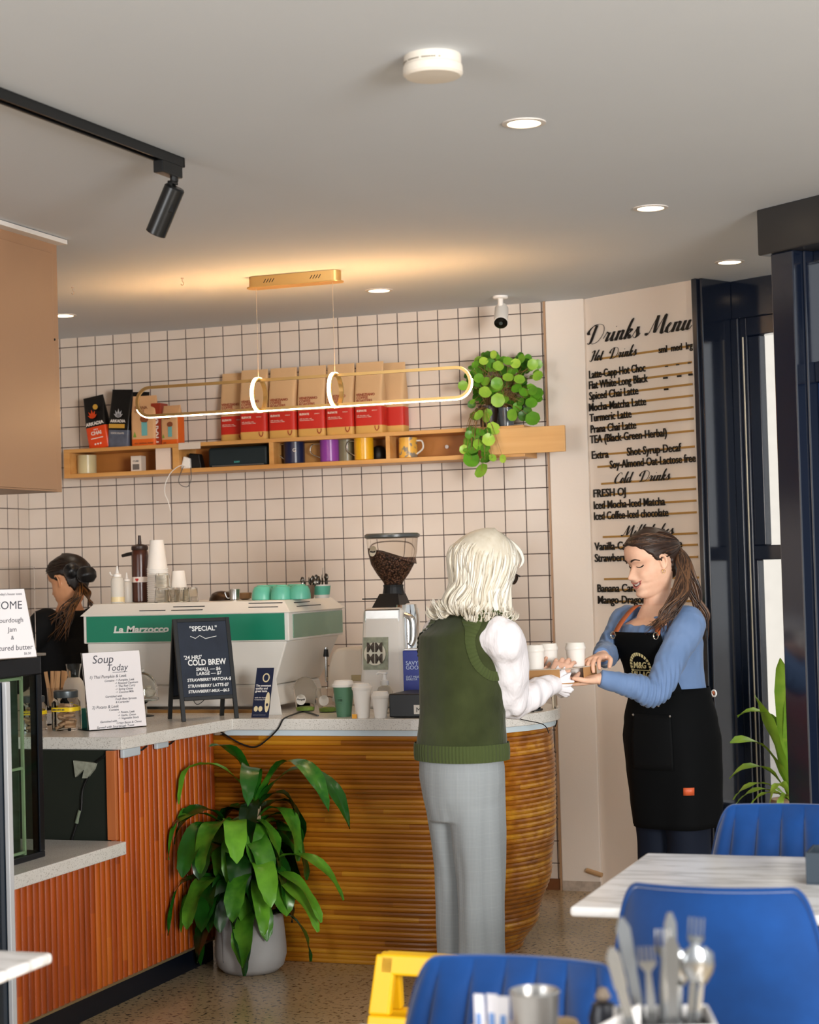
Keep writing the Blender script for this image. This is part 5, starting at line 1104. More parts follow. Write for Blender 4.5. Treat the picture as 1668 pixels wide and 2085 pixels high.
for x_, y_, r_, fr_ in pts_:
    low = y_ > 862
    yy = rnd.uniform(-.25, -.2) if fr_ else rnd.uniform(-.2, -.06)
    if low: yy = rnd.uniform(-.275, -.228)
    P_ = at(x_, y_, y=yy)-o0; r = r_*8.55/3811*.95
    nr = Vector((rnd.uniform(-.5, .8), -1, rnd.uniform(-.25, 1.0)))
    round_leaf(P_, nr, r, rnd.uniform(.25, .9) if fr_ else rnd.uniform(0, .65))
    src = Vector((rnd.choice((-.035, .052)), rnd.uniform(-.02, .02), .09))
    if low: src = Vector((-.035, -.03, .095)); mid = Vector((P_.x*.6-.02, -.115, min(.06, P_.z+.14)))
    else: mid = (src+P_)/2+Vector((0, 0, .04))
    stk.tube(cr([src, mid, P_-nr.normalized()*r*.16], 4), .0011, 4, cap=False)
o = b.build('foliage', M_pil, hp, smooth=True, angle=0, fix=False); set_tint(o, tint)
stk.build('stalks', mat('plant_stalk', '8a6a3c', .6), hp)
# plant on the window sill at the right
ws0 = ang(.90, -.06, .36)
WPS = .84
wp = thing('window_plant', 'green plant with long pale leaves on the sill behind the navy post', 'potted plant', at(1598, 1650, y=ang(.95, .03).y))
zb_ = wp.location.z; wp.location.z = .36; 
MB().lathe([(.06, 0), (.07, .004), (.085, .13), (.08, .13), (.07, .11), (.001, .11)], 24, (.03, 0, 0)).build('pot', mat('beige_pot', 'b99a7c', .6), wp, smooth=True)
rnd = random.Random(3); b = MB(); tint = []
for d, le, wi, dr, tv, z0 in (((-.4, -.3, 2.2), .55, .075, .9, .75, .12), ((-.35, -.2, 1.4), .40, .075, 2.6, .8, .30), ((.1, -.3, 2.2), .62, .08, 1.4, .6, .12), ((-.6, -.4, 1.4), .42, .06, 2.4, .85, .12), ((-.8, -.3, .9), .34, .035, 2.2, .9, .12), ((-.7, -.7, .7), .3, .03, 2.0, .9, .12), ((-.2, -.8, 1.1), .34, .035, 2.6, .95, .12), ((-1, 0, .7), .34, .03, 2.2, .8, .12), ((.4, -.6, 1.0), .34, .04, 2.4, .6, .12), ((0, -.5, 2.6), .7, .09, 1.0, .7, .15), ((-.5, -.5, 1.8), .5, .07, 2.0, .8, .14), ((-.1, -.9, .6), .3, .03, 2, .85, .12)):
    strap_leaf(b, tint, Vector((.03, 0, z0)), Vector(d), le*WPS, wi*.9, dr, rnd, rnd.uniform(-.5, .5), tv=tv)
o = b.build('foliage', M_pil, wp, smooth=True, angle=0, fix=False); set_tint(o, tint)
# ================================================================== tables and chairs
M_velvet = mat('blue_velvet', '08346a', .7, spec=.15, var=.4, vscale=4, sheen=.8); M_leg = mat('black_metal', '0c0c0e', .4, .3)
m = mat('white_marble', 'e2deda', .2); t = NT(m); x, y, z, v = t.xyz(); nz = t.noise(v, 3.5, 7, (1, 4, 1)); 
t.L.new(t.ramp(nz, [(.38, lin('f2efec')), (.47, lin('d2cec9')), (.52, lin('efece9')), (.62, lin('f6f4f2'))]), t.b.inputs['Base Color']); M_marble = m
def chair(loc, rz, lab, channels, wtop=.46, htop=.82):
    """upholstered tub-back chair facing local +y; channels = front of the back is stitched into channels"""
    t_ = thing('dining_chair', lab, 'chair', loc, rz, 'blue velvet chairs')
    N_, Mv = 126, 20; front, back = [], []
    hb = htop-.44
    for j in range(Mv+1):
        v = j/Mv; z = .44+hb*v; rf, rb = [], []
        for i in range(N_+1):
            u = -1+2*i/N_
            hw_ = wtop/2*(1.10-.17*v-.04*v*v)
            # rounded top corners
            zz = z; 
            cap = .44+hb*(1-max(0, (abs(u)-.72)/.28)**2.6*.30*1) 
            zz = .44+(cap-.44)*v
            x_ = hw_*u; y_ = -.20-.06*v+.055*u*u + .0
            ch = 0
            if channels: ch = .024*abs(math.cos(u*PI*3.5))**.5
            th_ = .020+.010*math.sin(PI*v)
            ed = (1-abs(u)**8)*(1-v**8)
            rf.append((x_, y_+th_*ed+ch*ed, zz)); rb.append((x_, y_-th_*ed-.006*ed, zz))
        front.append(rf); back.append(rb)
    b = MB(); b.grid(front); b.grid(back, True)
    rim = [front[0][0]] and None
    # close the rim
    def strip(A, B):
        for k in range(len(A)-1): b.f(*[b.v(p_) for p_ in (A[k], A[k+1], B[k+1], B[k])])
    strip([r[0] for r in front], [r[0] for r in back]); strip([r[-1] for r in back], [r[-1] for r in front]); strip(back[-1], front[-1]); strip(front[0], back[0])
    o = b.build('backrest', M_velvet, t_, smooth=True, angle=60)
    # piping round the outline
    pr = [Vector(r[0]) for r in back] + [Vector(p_) for p_ in back[-1][1:]] + [Vector(r[-1]) for r in reversed(back[:-1])]
    b = MB(); b.tube([p_+Vector((0, -.004, 0)) for p_ in pr], .005, 6); b.build('piping', M_velvet, t_, smooth=True)
    n = 28
    def sq(s, z): return [(.225*s*math.copysign(abs(math.cos(a))**.5, math.cos(a)), .01+.215*s*math.copysign(abs(math.sin(a))**.5, math.sin(a)), z) for a in [2*PI*k/n for k in range(n)]]
    MB().loft([sq(.9, .40), sq(1, .415), sq(1, .465), sq(.93, .485), sq(.5, .49)]).build('seat', M_velvet, t_, smooth=True, angle=60)
    MB().box(-.17, .17, -.15, .17, .375, .401).build('seat_frame', M_leg, t_)
    for sx_ in (-1, 1):
        for sy_ in (-1, 1): MB().tube([(sx_*.16, sy_*.15+.01, .39), (sx_*.225, sy_*.205+.01, .0)], [.013, .009], 10).build('leg', M_leg, t_, smooth=True)
    return t_
CW = math.radians(-13)
chair((4.115, -4.55, 0), 0.0, 'blue velvet chair with a smooth back turned to the camera at the marble table', False, .43, .872)
chair((4.03, -3.45, 0), PI, 'blue velvet chair with a channelled back at the far side of the marble table', True, .46, .815)
chair((3.84, -5.36, 0), PI, 'blue velvet chair with a channelled back behind the sugar caddy', True, .435, .795)
def table(x0, x1, y0, y1, lab, grp='marble tables'):
    t_ = thing('cafe_table', lab, 'table', ((x0+x1)/2, (y0+y1)/2, 0), 0, grp); hx_, hy_ = (x1-x0)/2, (y1-y0)/2
    MB().box(-hx_, hx_, -hy_, hy_, .728, .75).build('tabletop', M_marble, t_, bevel=.008, seg=3)
    MB().box(-hx_*.55, hx_*.55, -hy_*.8, hy_*.8, .700, .728).build('top_frame', M_leg, t_)
    MB().lathe([(.03, .02), (.03, .705)], 18).build('pillar', M_leg, t_, smooth=True)
    MB().lathe([(.22, 0), (.22, .008), (.04, .022), (.001, .024)], 32).build('base', M_leg, t_, smooth=True)
table(3.73, 4.45, -4.375, -3.63, 'white marble table between two blue chairs in the middle distance')
table(2.15, 2.875, -5.60, -5.03, 'white table cut off at the lower left edge of the picture')
table(3.66, 4.40, -6.25, -5.42, 'white marble table in the foreground with cutlery and sugar')
p = at(1642, 1800, y=-4.02)
t_ = thing('condiment_box', 'dark slate-coloured box on the far marble table', 'table box', (p.x, -4.02, .75)); b = MB(); b.prism([(0, 0), (.12, 0), (.12, .12), (0, .12)], 0, .004); b.box(0, .12, 0, .006, .004, .07); b.box(0, .12, .114, .12, .004, .07); b.box(0, .006, .006, .114, .004, .07); b.box(.114, .12, .006, .114, .004, .07); b.build('box', mat('slate_grey', '2b3640', .5), t_, bevel=.001)
# foreground: cutlery holder, steel cup, sugar sachets
def fz(px, py, dist):  # point on the view ray through a pixel at table height region, by depth y
    return at(px, py, y=dist)
YT = -5.72
cx_ = at(1345, 2060, y=YT).x
ch = thing('cutlery_caddy', 'white cutlery caddy in the foreground, filled with knives, forks and spoons', 'cutlery holder', (cx_, YT, .75), .3)
b = MB(); 
hC = .112
b.hexa([(-.055,-.055,0),(.065,-.055,0),(.065,.055,0),(-.055,.055,0),(-.06,-.06,.004),(.07,-.06,.004),(.07,.06,.004),(-.06,.06,.004)])
for (xa, ya, xb_, yb_) in ((-.06,-.06,.07,-.06), (.07,-.06,.07,.06), (.07,.06,-.06,.06), (-.06,.06,-.06,-.06)):
    nx, ny = (yb_-ya), -(xb_-xa); l_ = math.hypot(nx, ny); nx, ny = nx/l_*-.004, ny/l_*-.004
    za = hC if True else 0
    b.hexa([(xa,ya,.003),(xb_,yb_,.003),(xb_+nx,yb_+ny,.003),(xa+nx,ya+ny,.003),(xa,ya,za),(xb_,yb_,za),(xb_+nx,yb_+ny,za),(xa+nx,ya+ny,za)])
b.build('caddy', mat('caddy_white', 'd8d5d2', .4), ch, bevel=.002)
MB().box(-.055, .065, -.055, .055, .03, .095).build('black_liner', mat('caddy_liner', '121417', .5), ch)
M_cut = mat('cutlery_steel', 'a9abac', .22, 1.)
def cutlery(kind, dx, dy, tilt, roll, ln, lab):
    base = Vector((cx_, YT, .75)) + Matrix.Rotation(.3, 3, 'Z') @ Vector((dx*.8+.004, dy, .0955))
    o = thing(kind, lab, 'cutlery', base, 0, 'cutlery in the foreground caddy', rot=(tilt[0], tilt[1], roll))
    b = MB()
    def blade(prof, th_):  # prof: (z, half width)
        L = [[(-w_, -th_, z), (w_, -th_, z), (w_, th_, z), (-w_, th_, z)] for z, w_ in prof]; b.loft(L)
    hd_ = MB()
    if kind == 'table_knife': blade([(0, .007), (ln*.5, .007), (ln*.56, .009), (ln*.9, .0095), (ln, .003)], .0016)
    elif kind == 'table_spoon':
        blade([(0, .004), (ln-.05, .003)], .0015)
        b.X = Matrix.Translation((0, 0, ln-.028)) @ Matrix.Diagonal((.017, .005, .030, 1)); b.lathe([(.05, -1), (.5, -.8), (.9, -.3), (1, .1), (.75, .7), (.05, 1)], 16); b.X = None
    else:
        blade([(0, .007), (ln*.35, .006), (ln*.7, .0035), (ln*.78, .011), (ln*.82, .012)], .0015)
        for k in range(4): b.box(-.011+k*.0063, -.0085+k*.0063, -.0013, .0013, ln*.82, ln)
    for v_ in b.V: v_.z *= .88
    b.build('head' if kind != 'table_knife' else 'blade', M_cut, o, smooth=True, angle=40)
    return o
for k, a in enumerate(((('table_knife'), -.055, -.03, (0, -.22), .4, .135, 'broad steel knife leaning furthest left in the caddy'), ('table_knife', -.035, .02, (-.05, -.16), .3, .165, 'knife handle rising high at the left back of the caddy'), ('table_fork', -.02, -.02, (.04, -.05), .2, .13, 'fork handle upright left of the caddy centre'), ('table_fork', .0, .0, (0, .02), .5, .15, 'fork standing upright near the caddy centre'), ('table_knife', .012, -.03, (0, .02), .2, .145, 'flat knife standing upright in the caddy centre'), ('table_knife', .02, .02, (-.03, .01), .9, .17, 'tallest knife handle at the caddy centre back'), ('table_spoon', .04, -.02, (0, .10), .3, .13, 'spoon with its bowl up right of the caddy centre'), ('table_spoon', .055, .0, (0, .16), .7, .12, 'darker spoon leaning furthest right in the caddy'), ('table_fork', .05, .03, (-.05, .08), .1, .16, 'fork handle rising behind the spoons'), ('table_spoon', .03, .03, (-.02, .05), .5, .11, 'spoon half hidden between the others'))): cutlery(*a)
p = at(1090, 2075, y=-5.62)
t_ = thing('steel_tumbler', 'brushed steel cup in the foreground beside the sugar sachets', 'cup', (p.x, -5.62, .75))
MB().lathe([(.026, 0), (.029, .003), (.0355, .108), (.037, .112), (.0355, .114), (.033, .108), (.027, .006), (.001, .006)], 32).build('cup_body', mat('satin_steel', 'b5b2ae', .32, .9), t_, smooth=True)
p = at(1005, 2075, y=-5.60)
t_ = thing('sugar_bowl', 'shallow brown dish holding sugar sachets in the foreground', 'dish', (p.x+.012, -5.60, .75)); MB().lathe([(.03, 0), (.04, .003), (.052, .05), (.048, .05), (.037, .006), (.001, .006)], 24).build('dish', mat('amber_dish', 'b58a5a', .35), t_, smooth=True)
M_sach = mat('sachet_white', 'e8e4e6', .5); M_sb = mat('sachet_blue', '6a94d0', .5)
for k, lab in enumerate(('sugar sachet standing at the left of the brown dish', 'sugar sachet second from the left in the brown dish', 'sugar sachet in the middle of the brown dish', 'sugar sachet nearest the steel cup in the brown dish')):
    s_ = thing('sugar_sachet', lab, 'sugar sachet', (p.x-.018+k*.0165, -5.605+.008*(k % 2), .757), .2*(k-1.5), 'sugar sachets in the brown dish'); s_.rotation_euler = (-.06+.03*k, .05*(k-1.5), .25*(k-1.5))
    MB().hexa([(-.009,-.004,0),(.009,-.004,0),(.009,.004,0),(-.009,.004,0),(-.009,-.001,.092),(.009,-.001,.092),(.009,.001,.092),(-.009,.001,.092)]).build('sachet', M_sach, s_, bevel=.001)
    MB().hexa([(-.005,-.0044,.02),(.005,-.0044,.02),(.005,-.003,.02),(-.005,-.003,.02),(-.004,-.0026,.065),(.004,-.0026,.065),(.004,-.0012,.065),(-.004,-.0012,.065)]).build('blue_print', M_sb, s_)
p = at(1148, 2078, y=-5.58)
o = MB().lathe([(.02, 0), (.026, .004), (.028, .045), (.022, .058), (.001, .062)], 20).build('honey_pot', mat('honey_pot', 'c9a878', .3), smooth=True, loc=(p.x-.008, -5.56, .75)); tag(o, 'small pale pot peeping out right of the steel cup', 'pot')
p = at(1222, 2070, y=-5.60)
t_ = thing('pepper_mill', 'dark grinder lying in the shadow left of the cutlery caddy', 'pepper mill', (p.x, -5.58, .75)); MB().lathe([(.020, 0), (.022, .004), (.017, .04), (.022, .07), (.016, .09), (.001, .095)], 18).build('mill_body', mat('dark_mill', '20222a', .35), t_, smooth=True); MB().lathe([(.006, .094), (.012, .10), (.006, .112), (.001, .114)], 14).build('knob', mat('mill_knob', '8a7a6a', .4), t_, smooth=True)
# ================================================================== wet floor sign
M_yp = mat('yellow_plastic', 'f0b90c', .4); 
wf = thing('wet_floor_sign', 'yellow folding caution floor sign behind the front blue chair', 'floor sign', (3.345, -4.24, 0), math.radians(-2))
for s, nm in ((-1, 'front_leaf'), (1, 'back_leaf')):
    b = MB(); thw = math.atan2(.13, .60); b.X = Matrix.Translation((0, s*.14, 0)) @ Matrix.Rotation(s*thw, 4, 'X'); L_ = .618
    def bar(x0, x1, z0, z1, X0, X1, d=.012): b.hexa([(x0,-d,z0),(x1,-d,z0),(x1,d,z0),(x0,d,z0),(X0,-d,z1),(X1,-d,z1),(X1,d,z1),(X0,d,z1)])
    bar(-.15, .15, 0, .485, -.112, .112); bar(-.112, -.060, .485, L_, -.100, -.052); bar(.060, .112, .485, L_, .052, .100); bar(-.09, .09, L_-.045, L_+.002, -.088, .088)
    f = b.build(nm, M_yp, wf, bevel=.006, seg=3)
    if s < 0:
        RXw = Matrix.Translation((0, -.14, 0)) @ Matrix.Rotation(-thw, 4, 'X')
        L2_ = [text('CAUTION', .052, M_blk, 'sign_lettering', f, RXw @ Vector((0, -.0135, .405)), rot=(PI/2-thw, 0, 0), align='CENTER', off=.001), text('WET FLOOR', .042, M_blk, 'sign_lettering', f, RXw @ Vector((0, -.0135, .10)), rot=(PI/2-thw, 0, 0), align='CENTER', off=.001)]
        joined(L2_, 'sign_lettering')
# push-rod door stop at the pier foot
o = MB().tube([at(1195, 1772, y=-.03), at(1226, 1782, y=-.05)], .011, 10).build('door_stop', mat('tan_rubber', 'c09a70', .5), smooth=True); tag(o, 'short tan rod sticking out of the wall at the foot of the painted pier', 'door stop')

p = at(1215, 2060, y=-5.76)
b = MB(); b.X = Matrix.Translation((p.x, -5.76, .75)) @ Matrix.Rotation(.25, 4, 'Z')
b.hexa([(-.055,-.012,0),(.055,-.012,0),(.055,.012,0),(-.055,.012,0),(-.052,-.003,.075),(.058,-.003,.132),(.058,.003,.132),(-.052,.003,.075)])
o = b.build('napkin', mat('napkin_white', 'e4dfdb', .7), bevel=.001); tag(o, 'white folded paper napkin standing slanted left of the cutlery caddy', 'napkin')
# ================================================================== people
vb = Vector((0, 0, 1))
IR, FW = Vector((.9416, .3367, 0)), Vector((-.3367, .9416, 0))      # picture right and view direction on the floor
def hint(tab, x):
    """smooth cubic through the table (no flat steps at its knots)"""
    n = len(tab)
    if x <= tab[0][0]: return tab[0][1]
    if x >= tab[-1][0]: return tab[-1][1]
    for i in range(n-1):
        (x0, y0), (x1, y1) = tab[i], tab[i+1]
        if x <= x1:
            h = x1-x0; d = (y1-y0)/h
            m0 = (y1-tab[i-1][1])/(x1-tab[i-1][0]) if i > 0 else d
            m1 = (tab[i+2][1]-y0)/(tab[i+2][0]-x0) if i < n-2 else d
            t = (x-x0)/h; t2, t3 = t*t, t*t*t
            return y0*(2*t3-3*t2+1)+m0*h*(t3-2*t2+t)+y1*(3*t2-2*t3)+m1*h*(t3-t2)
def gauss(d, s): return math.exp(-(d/s)**2)
def sstep(a, b_, x): t_ = min(1, max(0, (x-a)/(b_-a))); return t_*t_*(3-2*t_)
HF = [(-.122, .030), (-.117, .058), (-.110, .074), (-.100, .081), (-.088, .0755), (-.078, .080), (-.070, .0815), (-.0635, .0785), (-.056, .0845), (-.047, .0805), (-.03, .0785), (0, .0745), (.018, .0835), (.05, .0835), (.075, .072), (.095, .045), (.105, .015), (.109, 0)]
HB = [(-.122, -.020), (-.10, -.045), (-.06, -.066), (-.02, -.090), (.02, -.102), (.05, -.099), (.08, -.075), (.10, -.034), (.109, 0)]
HWD = [(-.122, .014), (-.115, .030), (-.10, .043), (-.08, .053), (-.05, .0625), (-.02, .069), (.02, .0735), (.05, .073), (.08, .056), (.10, .027), (.109, .001)]
NOSE = [(-.056, 0), (-.049, .007), (-.043, .0215), (-.036, .0245), (-.02, .0155), (-.004, .006), (.008, 0)]
def face_x(y, z, smile=1.):
    """front surface of the head (x towards the face, y to its left, z up, eyes at z = 0)"""
    w_ = hint(HWD, z); xf = hint(HF, z); q = min(1, abs(y)/max(w_, 1e-4)); x = -.008+(xf+.008)*(1-q**2.25)**(1/2.25)
    nz = hint(NOSE, z); x += nz*gauss(y, .0075+.0065*sstep(-.015, -.042, z) if False else (.0075+.006*(1-sstep(-.042, -.012, z))))
    x += .0045*(gauss(abs(y)-.0145, .006)*gauss(z+.044, .007))            # nostril wings
    x -= .0095*gauss(abs(y)-.030, .0145)*gauss(z+.001, .011)               # eye sockets
    x += .0075*gauss(abs(y)-.030, .0115)*gauss(z+.001, .0075)               # closed-down lids
    x += .0035*gauss(abs(y)-.027, .02)*gauss(z-.018, .006)                 # brow ridge
    x += .0065*smile*gauss(abs(y)-.043, .017)*gauss(z+.036, .016)          # raised cheeks
    x -= .004*smile*gauss(abs(y)-.036, .006)*gauss(z+.060, .014)           # crease beside the mouth
    x -= .0085*smile*gauss(y/.029, 1.0)**2*gauss(z+.0665-.010*(min(abs(y), .034)/.027)**2, .0065)   # open mouth
    return x
def head_rings(n=64, smile=1., off=None):
    zs = [-.122, -.119, -.115, -.11] + [-.105+.0035*k for k in range(60)] + [.1075, .1085]
    zs = [z for z in zs if z < .1086]; R = []
    for z in zs:
        w_ = hint(HWD, z); xb = hint(HB, z); r = []
        for k in range(n):
            a = 2*PI*k/n; c, s_ = math.cos(a), math.sin(a); y = w_*s_
            if c > 0: x = face_x(y*.999, z, smile)
            else: x = -.008+(xb+.008)*abs(c)**.95
            if off is not None:
                nx, ny = c, s_; o_ = off(abs(math.degrees(a if a < PI else 2*PI-a)), z); nz = sstep(.04, .109, z)
                l_ = math.sqrt(nx*nx+ny*ny)*1.; x += nx*o_*(1-.8*nz); y += ny*o_*(1-.8*nz); zz = z+o_*nz
            else: zz = z
            r.append(Vector((x, y, zz)))
        R.append(r)
    return R
def head_matrix(center, fwd, up=Vector((0, 0, 1)), s=1.):
    f = fwd.normalized(); y = up.cross(f).normalized(); u = f.cross(y)
    return Matrix.Translation(center) @ Matrix(((f.x, y.x, u.x, 0), (f.y, y.y, u.y, 0), (f.z, y.z, u.z, 0), (0, 0, 0, 1))) @ Matrix.Diagonal((s, s, s, 1))
def ring(c, wv, dv, rx, ry, n=28, p=2.3, ryb=None):
    out = []
    for k in range(n):
        a = 2*PI*k/n; ca, sa = math.cos(a), math.sin(a); e = 2/p
        ryy = ry if sa > 0 else (ryb or ry)
        out.append(Vector(c)+wv*(rx*math.copysign(abs(ca)**e, ca))+dv*(ryy*math.copysign(abs(sa)**e, sa)))
    return out
def limb(b, pts, radii, n=6, seg=16):
    P = cr(pts, n); m = len(P); R = []
    for i in range(m):
        t_ = i/(m-1)*(len(radii)-1); k = min(int(t_), len(radii)-2); f = t_-k; f = f*f*(3-2*f); R.append(radii[k]*(1-f)+radii[k+1]*f)
    b.tube(P, R, seg)
def hand(b, wrist, d, palm, s=1., curl=(.5,.5,.5,.5), thumb=(.6, .4), side=1, spread=.10):
    """palm + five fingers; d = towards the fingertips, palm = direction the palm faces, side = +1 thumb along d x palm"""
    d = d.normalized(); palm = (palm-d*palm.dot(d)).normalized(); t = d.cross(palm)*side
    W = Vector(wrist)
    rings = []
    for l, w_, h in ((-.012, .024, .018), (.01, .026, .0175), (.035, .035, .0155), (.06, .039, .0135), (.080, .037, .011), (.086, .030, .008)):
        rings.append(ring(W+d*l*s, t, palm, w_*s, h*s, 16, 2.6))
    b.loft(rings)
    for i, (off, ln, r) in enumerate(((.0285, .070, .0085), (.0095, .078, .0088), (-.0095, .073, .0084), (-.0275, .058, .0074))):
        base = W+d*(.074-.004*abs(i-1.3))*s+t*off*s; dd = (d+t*spread*(1.5-i)).normalized(); pts = [base-dd*.01*s, base]; p = base; ax = dd.cross(palm).normalized()
        for k, f in enumerate((.44, .31, .25)):
            dd = Matrix.Rotation(curl[i]*(.55, 1., .75)[k], 3, ax) @ dd; p = p+dd*ln*f*s; pts.append(p)
        limb(b, pts, [r*1.05*s, r*1.08*s, r*s, r*.92*s, r*.72*s], 4, 10)
    base = W+d*.018*s+t*.022*s; dd = (d*.62+t*.75+palm*thumb[0]).normalized(); p1 = base+dd*.042*s; dd2 = (dd*.7+d*.6+palm*thumb[1]-t*.25).normalized(); p2 = p1+dd2*.031*s; p3 = p2+(dd2+d*.3).normalized()*.024*s
    limb(b, [base-dd*.01*s, base, p1, p2, p3], [.013*s, .0135*s, .0105*s, .0095*s, .007*s], 4, 10)
def fuse(b, name, m, voxel, smooth=3, parent=None, fn=None, fac=.5):
    """one continuous skin over the lofted volumes"""
    o = b.build('tmp', m); r = o.modifiers.new('r', 'REMESH'); r.mode = 'VOXEL'; r.voxel_size = voxel; r.use_smooth_shade = True
    s_ = o.modifiers.new('s', 'SMOOTH'); s_.factor = fac; s_.iterations = smooth
    dg = bpy.context.evaluated_depsgraph_get(); me = bpy.data.meshes.new_from_object(o.evaluated_get(dg)); bpy.data.objects.remove(o)
    if fn:
        me.update(); N_ = [v.normal.copy() for v in me.vertices]
        for v, n_ in zip(me.vertices, N_): v.co = v.co+n_*fn(v.co, n_)
    me.polygons.foreach_set('use_smooth', [True]*len(me.polygons)); me.materials.clear(); me.materials.append(m); me.name = name
    q = bpy.data.objects.new(name, me); COL.objects.link(q)
    if parent is not None: q.parent = parent
    return q
def skin_mat(name, c1, c2):
    m = mat(name, c1, .48, spec=.35, sss=.12); t = NT(m); x, y, z, v = t.xyz()
    t.L.new(t.ramp(t.noise(v, 22, 4), [(.3, lin(c1)), (.75, lin(c2))]), t.b.inputs['Base Color']); return m
def hair_mat(name, c1, c2, c3, rough=.42):
    m = mat(name, c2, rough, spec=.45); t = NT(m); a_ = t.n('ShaderNodeAttribute'); a_.attribute_name = 'tint'; x, y, z, v = t.xyz()
    t.L.new(t.ramp(t.math('ADD', t.math('MULTIPLY', a_.outputs['Fac'], .75), t.math('MULTIPLY', t.noise(v, 60, 4, (1, 1, .15)), .3)), [(.15, lin(c1)), (.5, lin(c2)), (.9, lin(c3))]), t.b.inputs['Base Color']); return m
def lock(b, tint, pts, r0, r1, tv, flat=.5, n=5, seg=7):
    P = cr(pts, n); m = len(P); f0 = len(b.F); rings = []; u = (P[1]-P[0]).orthogonal().normalized()
    for i in range(m):
        tg = (P[min(i+1, m-1)]-P[max(i-1, 0)]).normalized(); u = (u-tg*u.dot(tg)).normalized(); w_ = tg.cross(u); t_ = i/(m-1)
        r = lerp(r0, r1, t_)*(1-.85*sstep(.75, 1, t_))*(.55+.45*sstep(0, .12, t_)); rings.append([P[i]+u*math.cos(2*PI*k/seg)*r+w_*math.sin(2*PI*k/seg)*r*flat for k in range(seg)])
    b.loft(rings); tint.extend([tv]*(len(b.F)-f0))
def cap_hair(hm, thr, thick, m, parent, inset=.006, name='hair_cap', tv=.4):
    """skull cap that dives under the skin along the hairline"""
    def off(a, z):
        k = sstep(-.004, .006, z-interp(thr, a)); return -inset+(inset+thick(a, z))*k
    b = MB(); b.X = hm; b.loft(head_rings(144, 0, off)); o = b.build(name, m, parent, smooth=True, angle=0)
    set_tint(o, [tv]*len(o.data.polygons)); return o
def clothfold(amp, sc_, seed, st=(1, 1, 1)):
    def f(p, n_): return amp*noise.noise(Vector((p.x*sc_*st[0]+seed, p.y*sc_*st[1], p.z*sc_*st[2])))
    return f

# ------------------------------------------------------------------ cup carrier between the two women
TC = at(1133, 1372, y=-1.98); trz = YAW-math.radians(30)
cc = thing('cup_carrier', 'brown cardboard cup carrier handed over the counter between the two women', 'cup carrier', TC, rot=(.0, -.03, trz))
M_kc = mat('carrier_card', 'b98a58', .65, var=.05); M_kin = mat('carrier_card_inside', '9a6c3c', .7)
TA = .105; b = MB(); b.box(-TA, TA, -TA, TA, -.030, -.027); b.box(-TA, TA, TA-.003, TA, -.027, .019); b.box(-TA, -TA+.003, -TA, TA-.003, -.027, .019); b.box(-TA+.003, TA*.6, -TA, -TA+.003, -.027, .019); b.box(TA-.003, TA, .0, TA-.003, -.027, .019)
b.build('tray', M_kc, cc, bevel=.0006)
b = MB(); b.box(-TA, TA, -TA, -.086, .019, .0215); b.box(-TA, TA, .086, TA, .019, .0215); b.box(-TA, -.086, -.086, .086, .019, .0215); b.box(.086, TA, -.086, .086, .019, .0215); b.box(-.015, .015, -.086, .086, .019, .0215); b.box(-.086, -.015, -.015, .015, .019, .0215); b.box(.015, .086, -.015, .015, .019, .0215); b.build('top_rim', mat('carrier_pale_card', 'cdbfae', .6), cc, bevel=.0006)
for i, (x_, y_, lab) in enumerate(((-.0525, -.0525, 'white takeaway cup at the left end of the cardboard carrier, nearest the customer'), (-.0525, .0525, 'white takeaway cup at the back of the cardboard carrier, second from the left'), (.0525, .0525, 'white takeaway cup at the right end of the cardboard carrier, nearest the server'))):
    p = cc.matrix_basis @ Vector((x_, y_, -.0265))
    t_ = thing('takeaway_cup', lab, 'takeaway cup', p, 0, 'takeaway cups in the carrier'); t_.rotation_euler = cc.rotation_euler
    MB().lathe([(.020, .001), (.0245, 0), (.0255, .003), (.0335, .111), (.03, .112), (.001, .112)], 30).build('cup_body', M_paper, t_, smooth=True)
    MB().lathe([(.0345, .105), (.036, .109), (.0362, .114), (.0335, .119), (.031, .129), (.027, .1295), (.024, .125), (.001, .124)], 30, cap0=False).build('cup_lid', M_lid, t_, smooth=True)

# ------------------------------------------------------------------ customer
M_skin_old = skin_mat('fair_skin', 'd9a88e', 'e6bba2'); M_hw = hair_mat('white_blonde_hair', 'a4906c', 'd4cab6', 'efeadf')
f = (FW*.62+IR*.78).normalized(); r = Vector((f.y, -f.x, 0))
cu = thing('person', 'customer with white wavy hair in a green knitted vest and grey trousers, seen from behind', 'person', (2.80, -2.30, 0))
def CP(px, py, y): return at(px, py, y=y)-Vector((2.80, -2.30, 0))
hipc = CP(941, 1520, -2.30); chest = CP(946, 1330, -2.31); neck = CP(960, 1238, -2.31)
hc = CP(990, 1163, -2.27); fh = (FW*.50+IR*.84+Vector((0, 0, -.30))).normalized()
hm = head_matrix(hc, fh, Vector((0, 0, 1)), 1.02)
sR, sL = neck+r*.140+Vector((0, 0, -.066)), neck-r*.150+Vector((0, 0, -.062))
eR = CP(1040, 1420, -2.26); wR = CP(1132, 1392, -2.075)
eL = sL+f*.10+Vector((0, 0, -.24))-r*.02; wL = CP(1058, 1385, -2.02)
fl = Vector((0, 0, 0)); aR = Vector(hipc)+r*.055+f*.0; aL = Vector(hipc)-r*.065
ftR, ftL = Vector((aR.x+.02, aR.y-.02, .09)), Vector((aL.x, aL.y+.03, .09))
b = MB()
T = [(hipc+Vector((0,0,-.10)), .12, .09), (hipc, .13, .098), (hipc+Vector((0,0,.10)), .115, .09), (hipc.lerp(chest, .55), .13, .098), (chest, .15, .105), (chest+Vector((0,0,.08)), .13, .08), (neck+Vector((0,0,-.035)), .075, .055), (neck+Vector((0,0,.02)), .052, .05)]
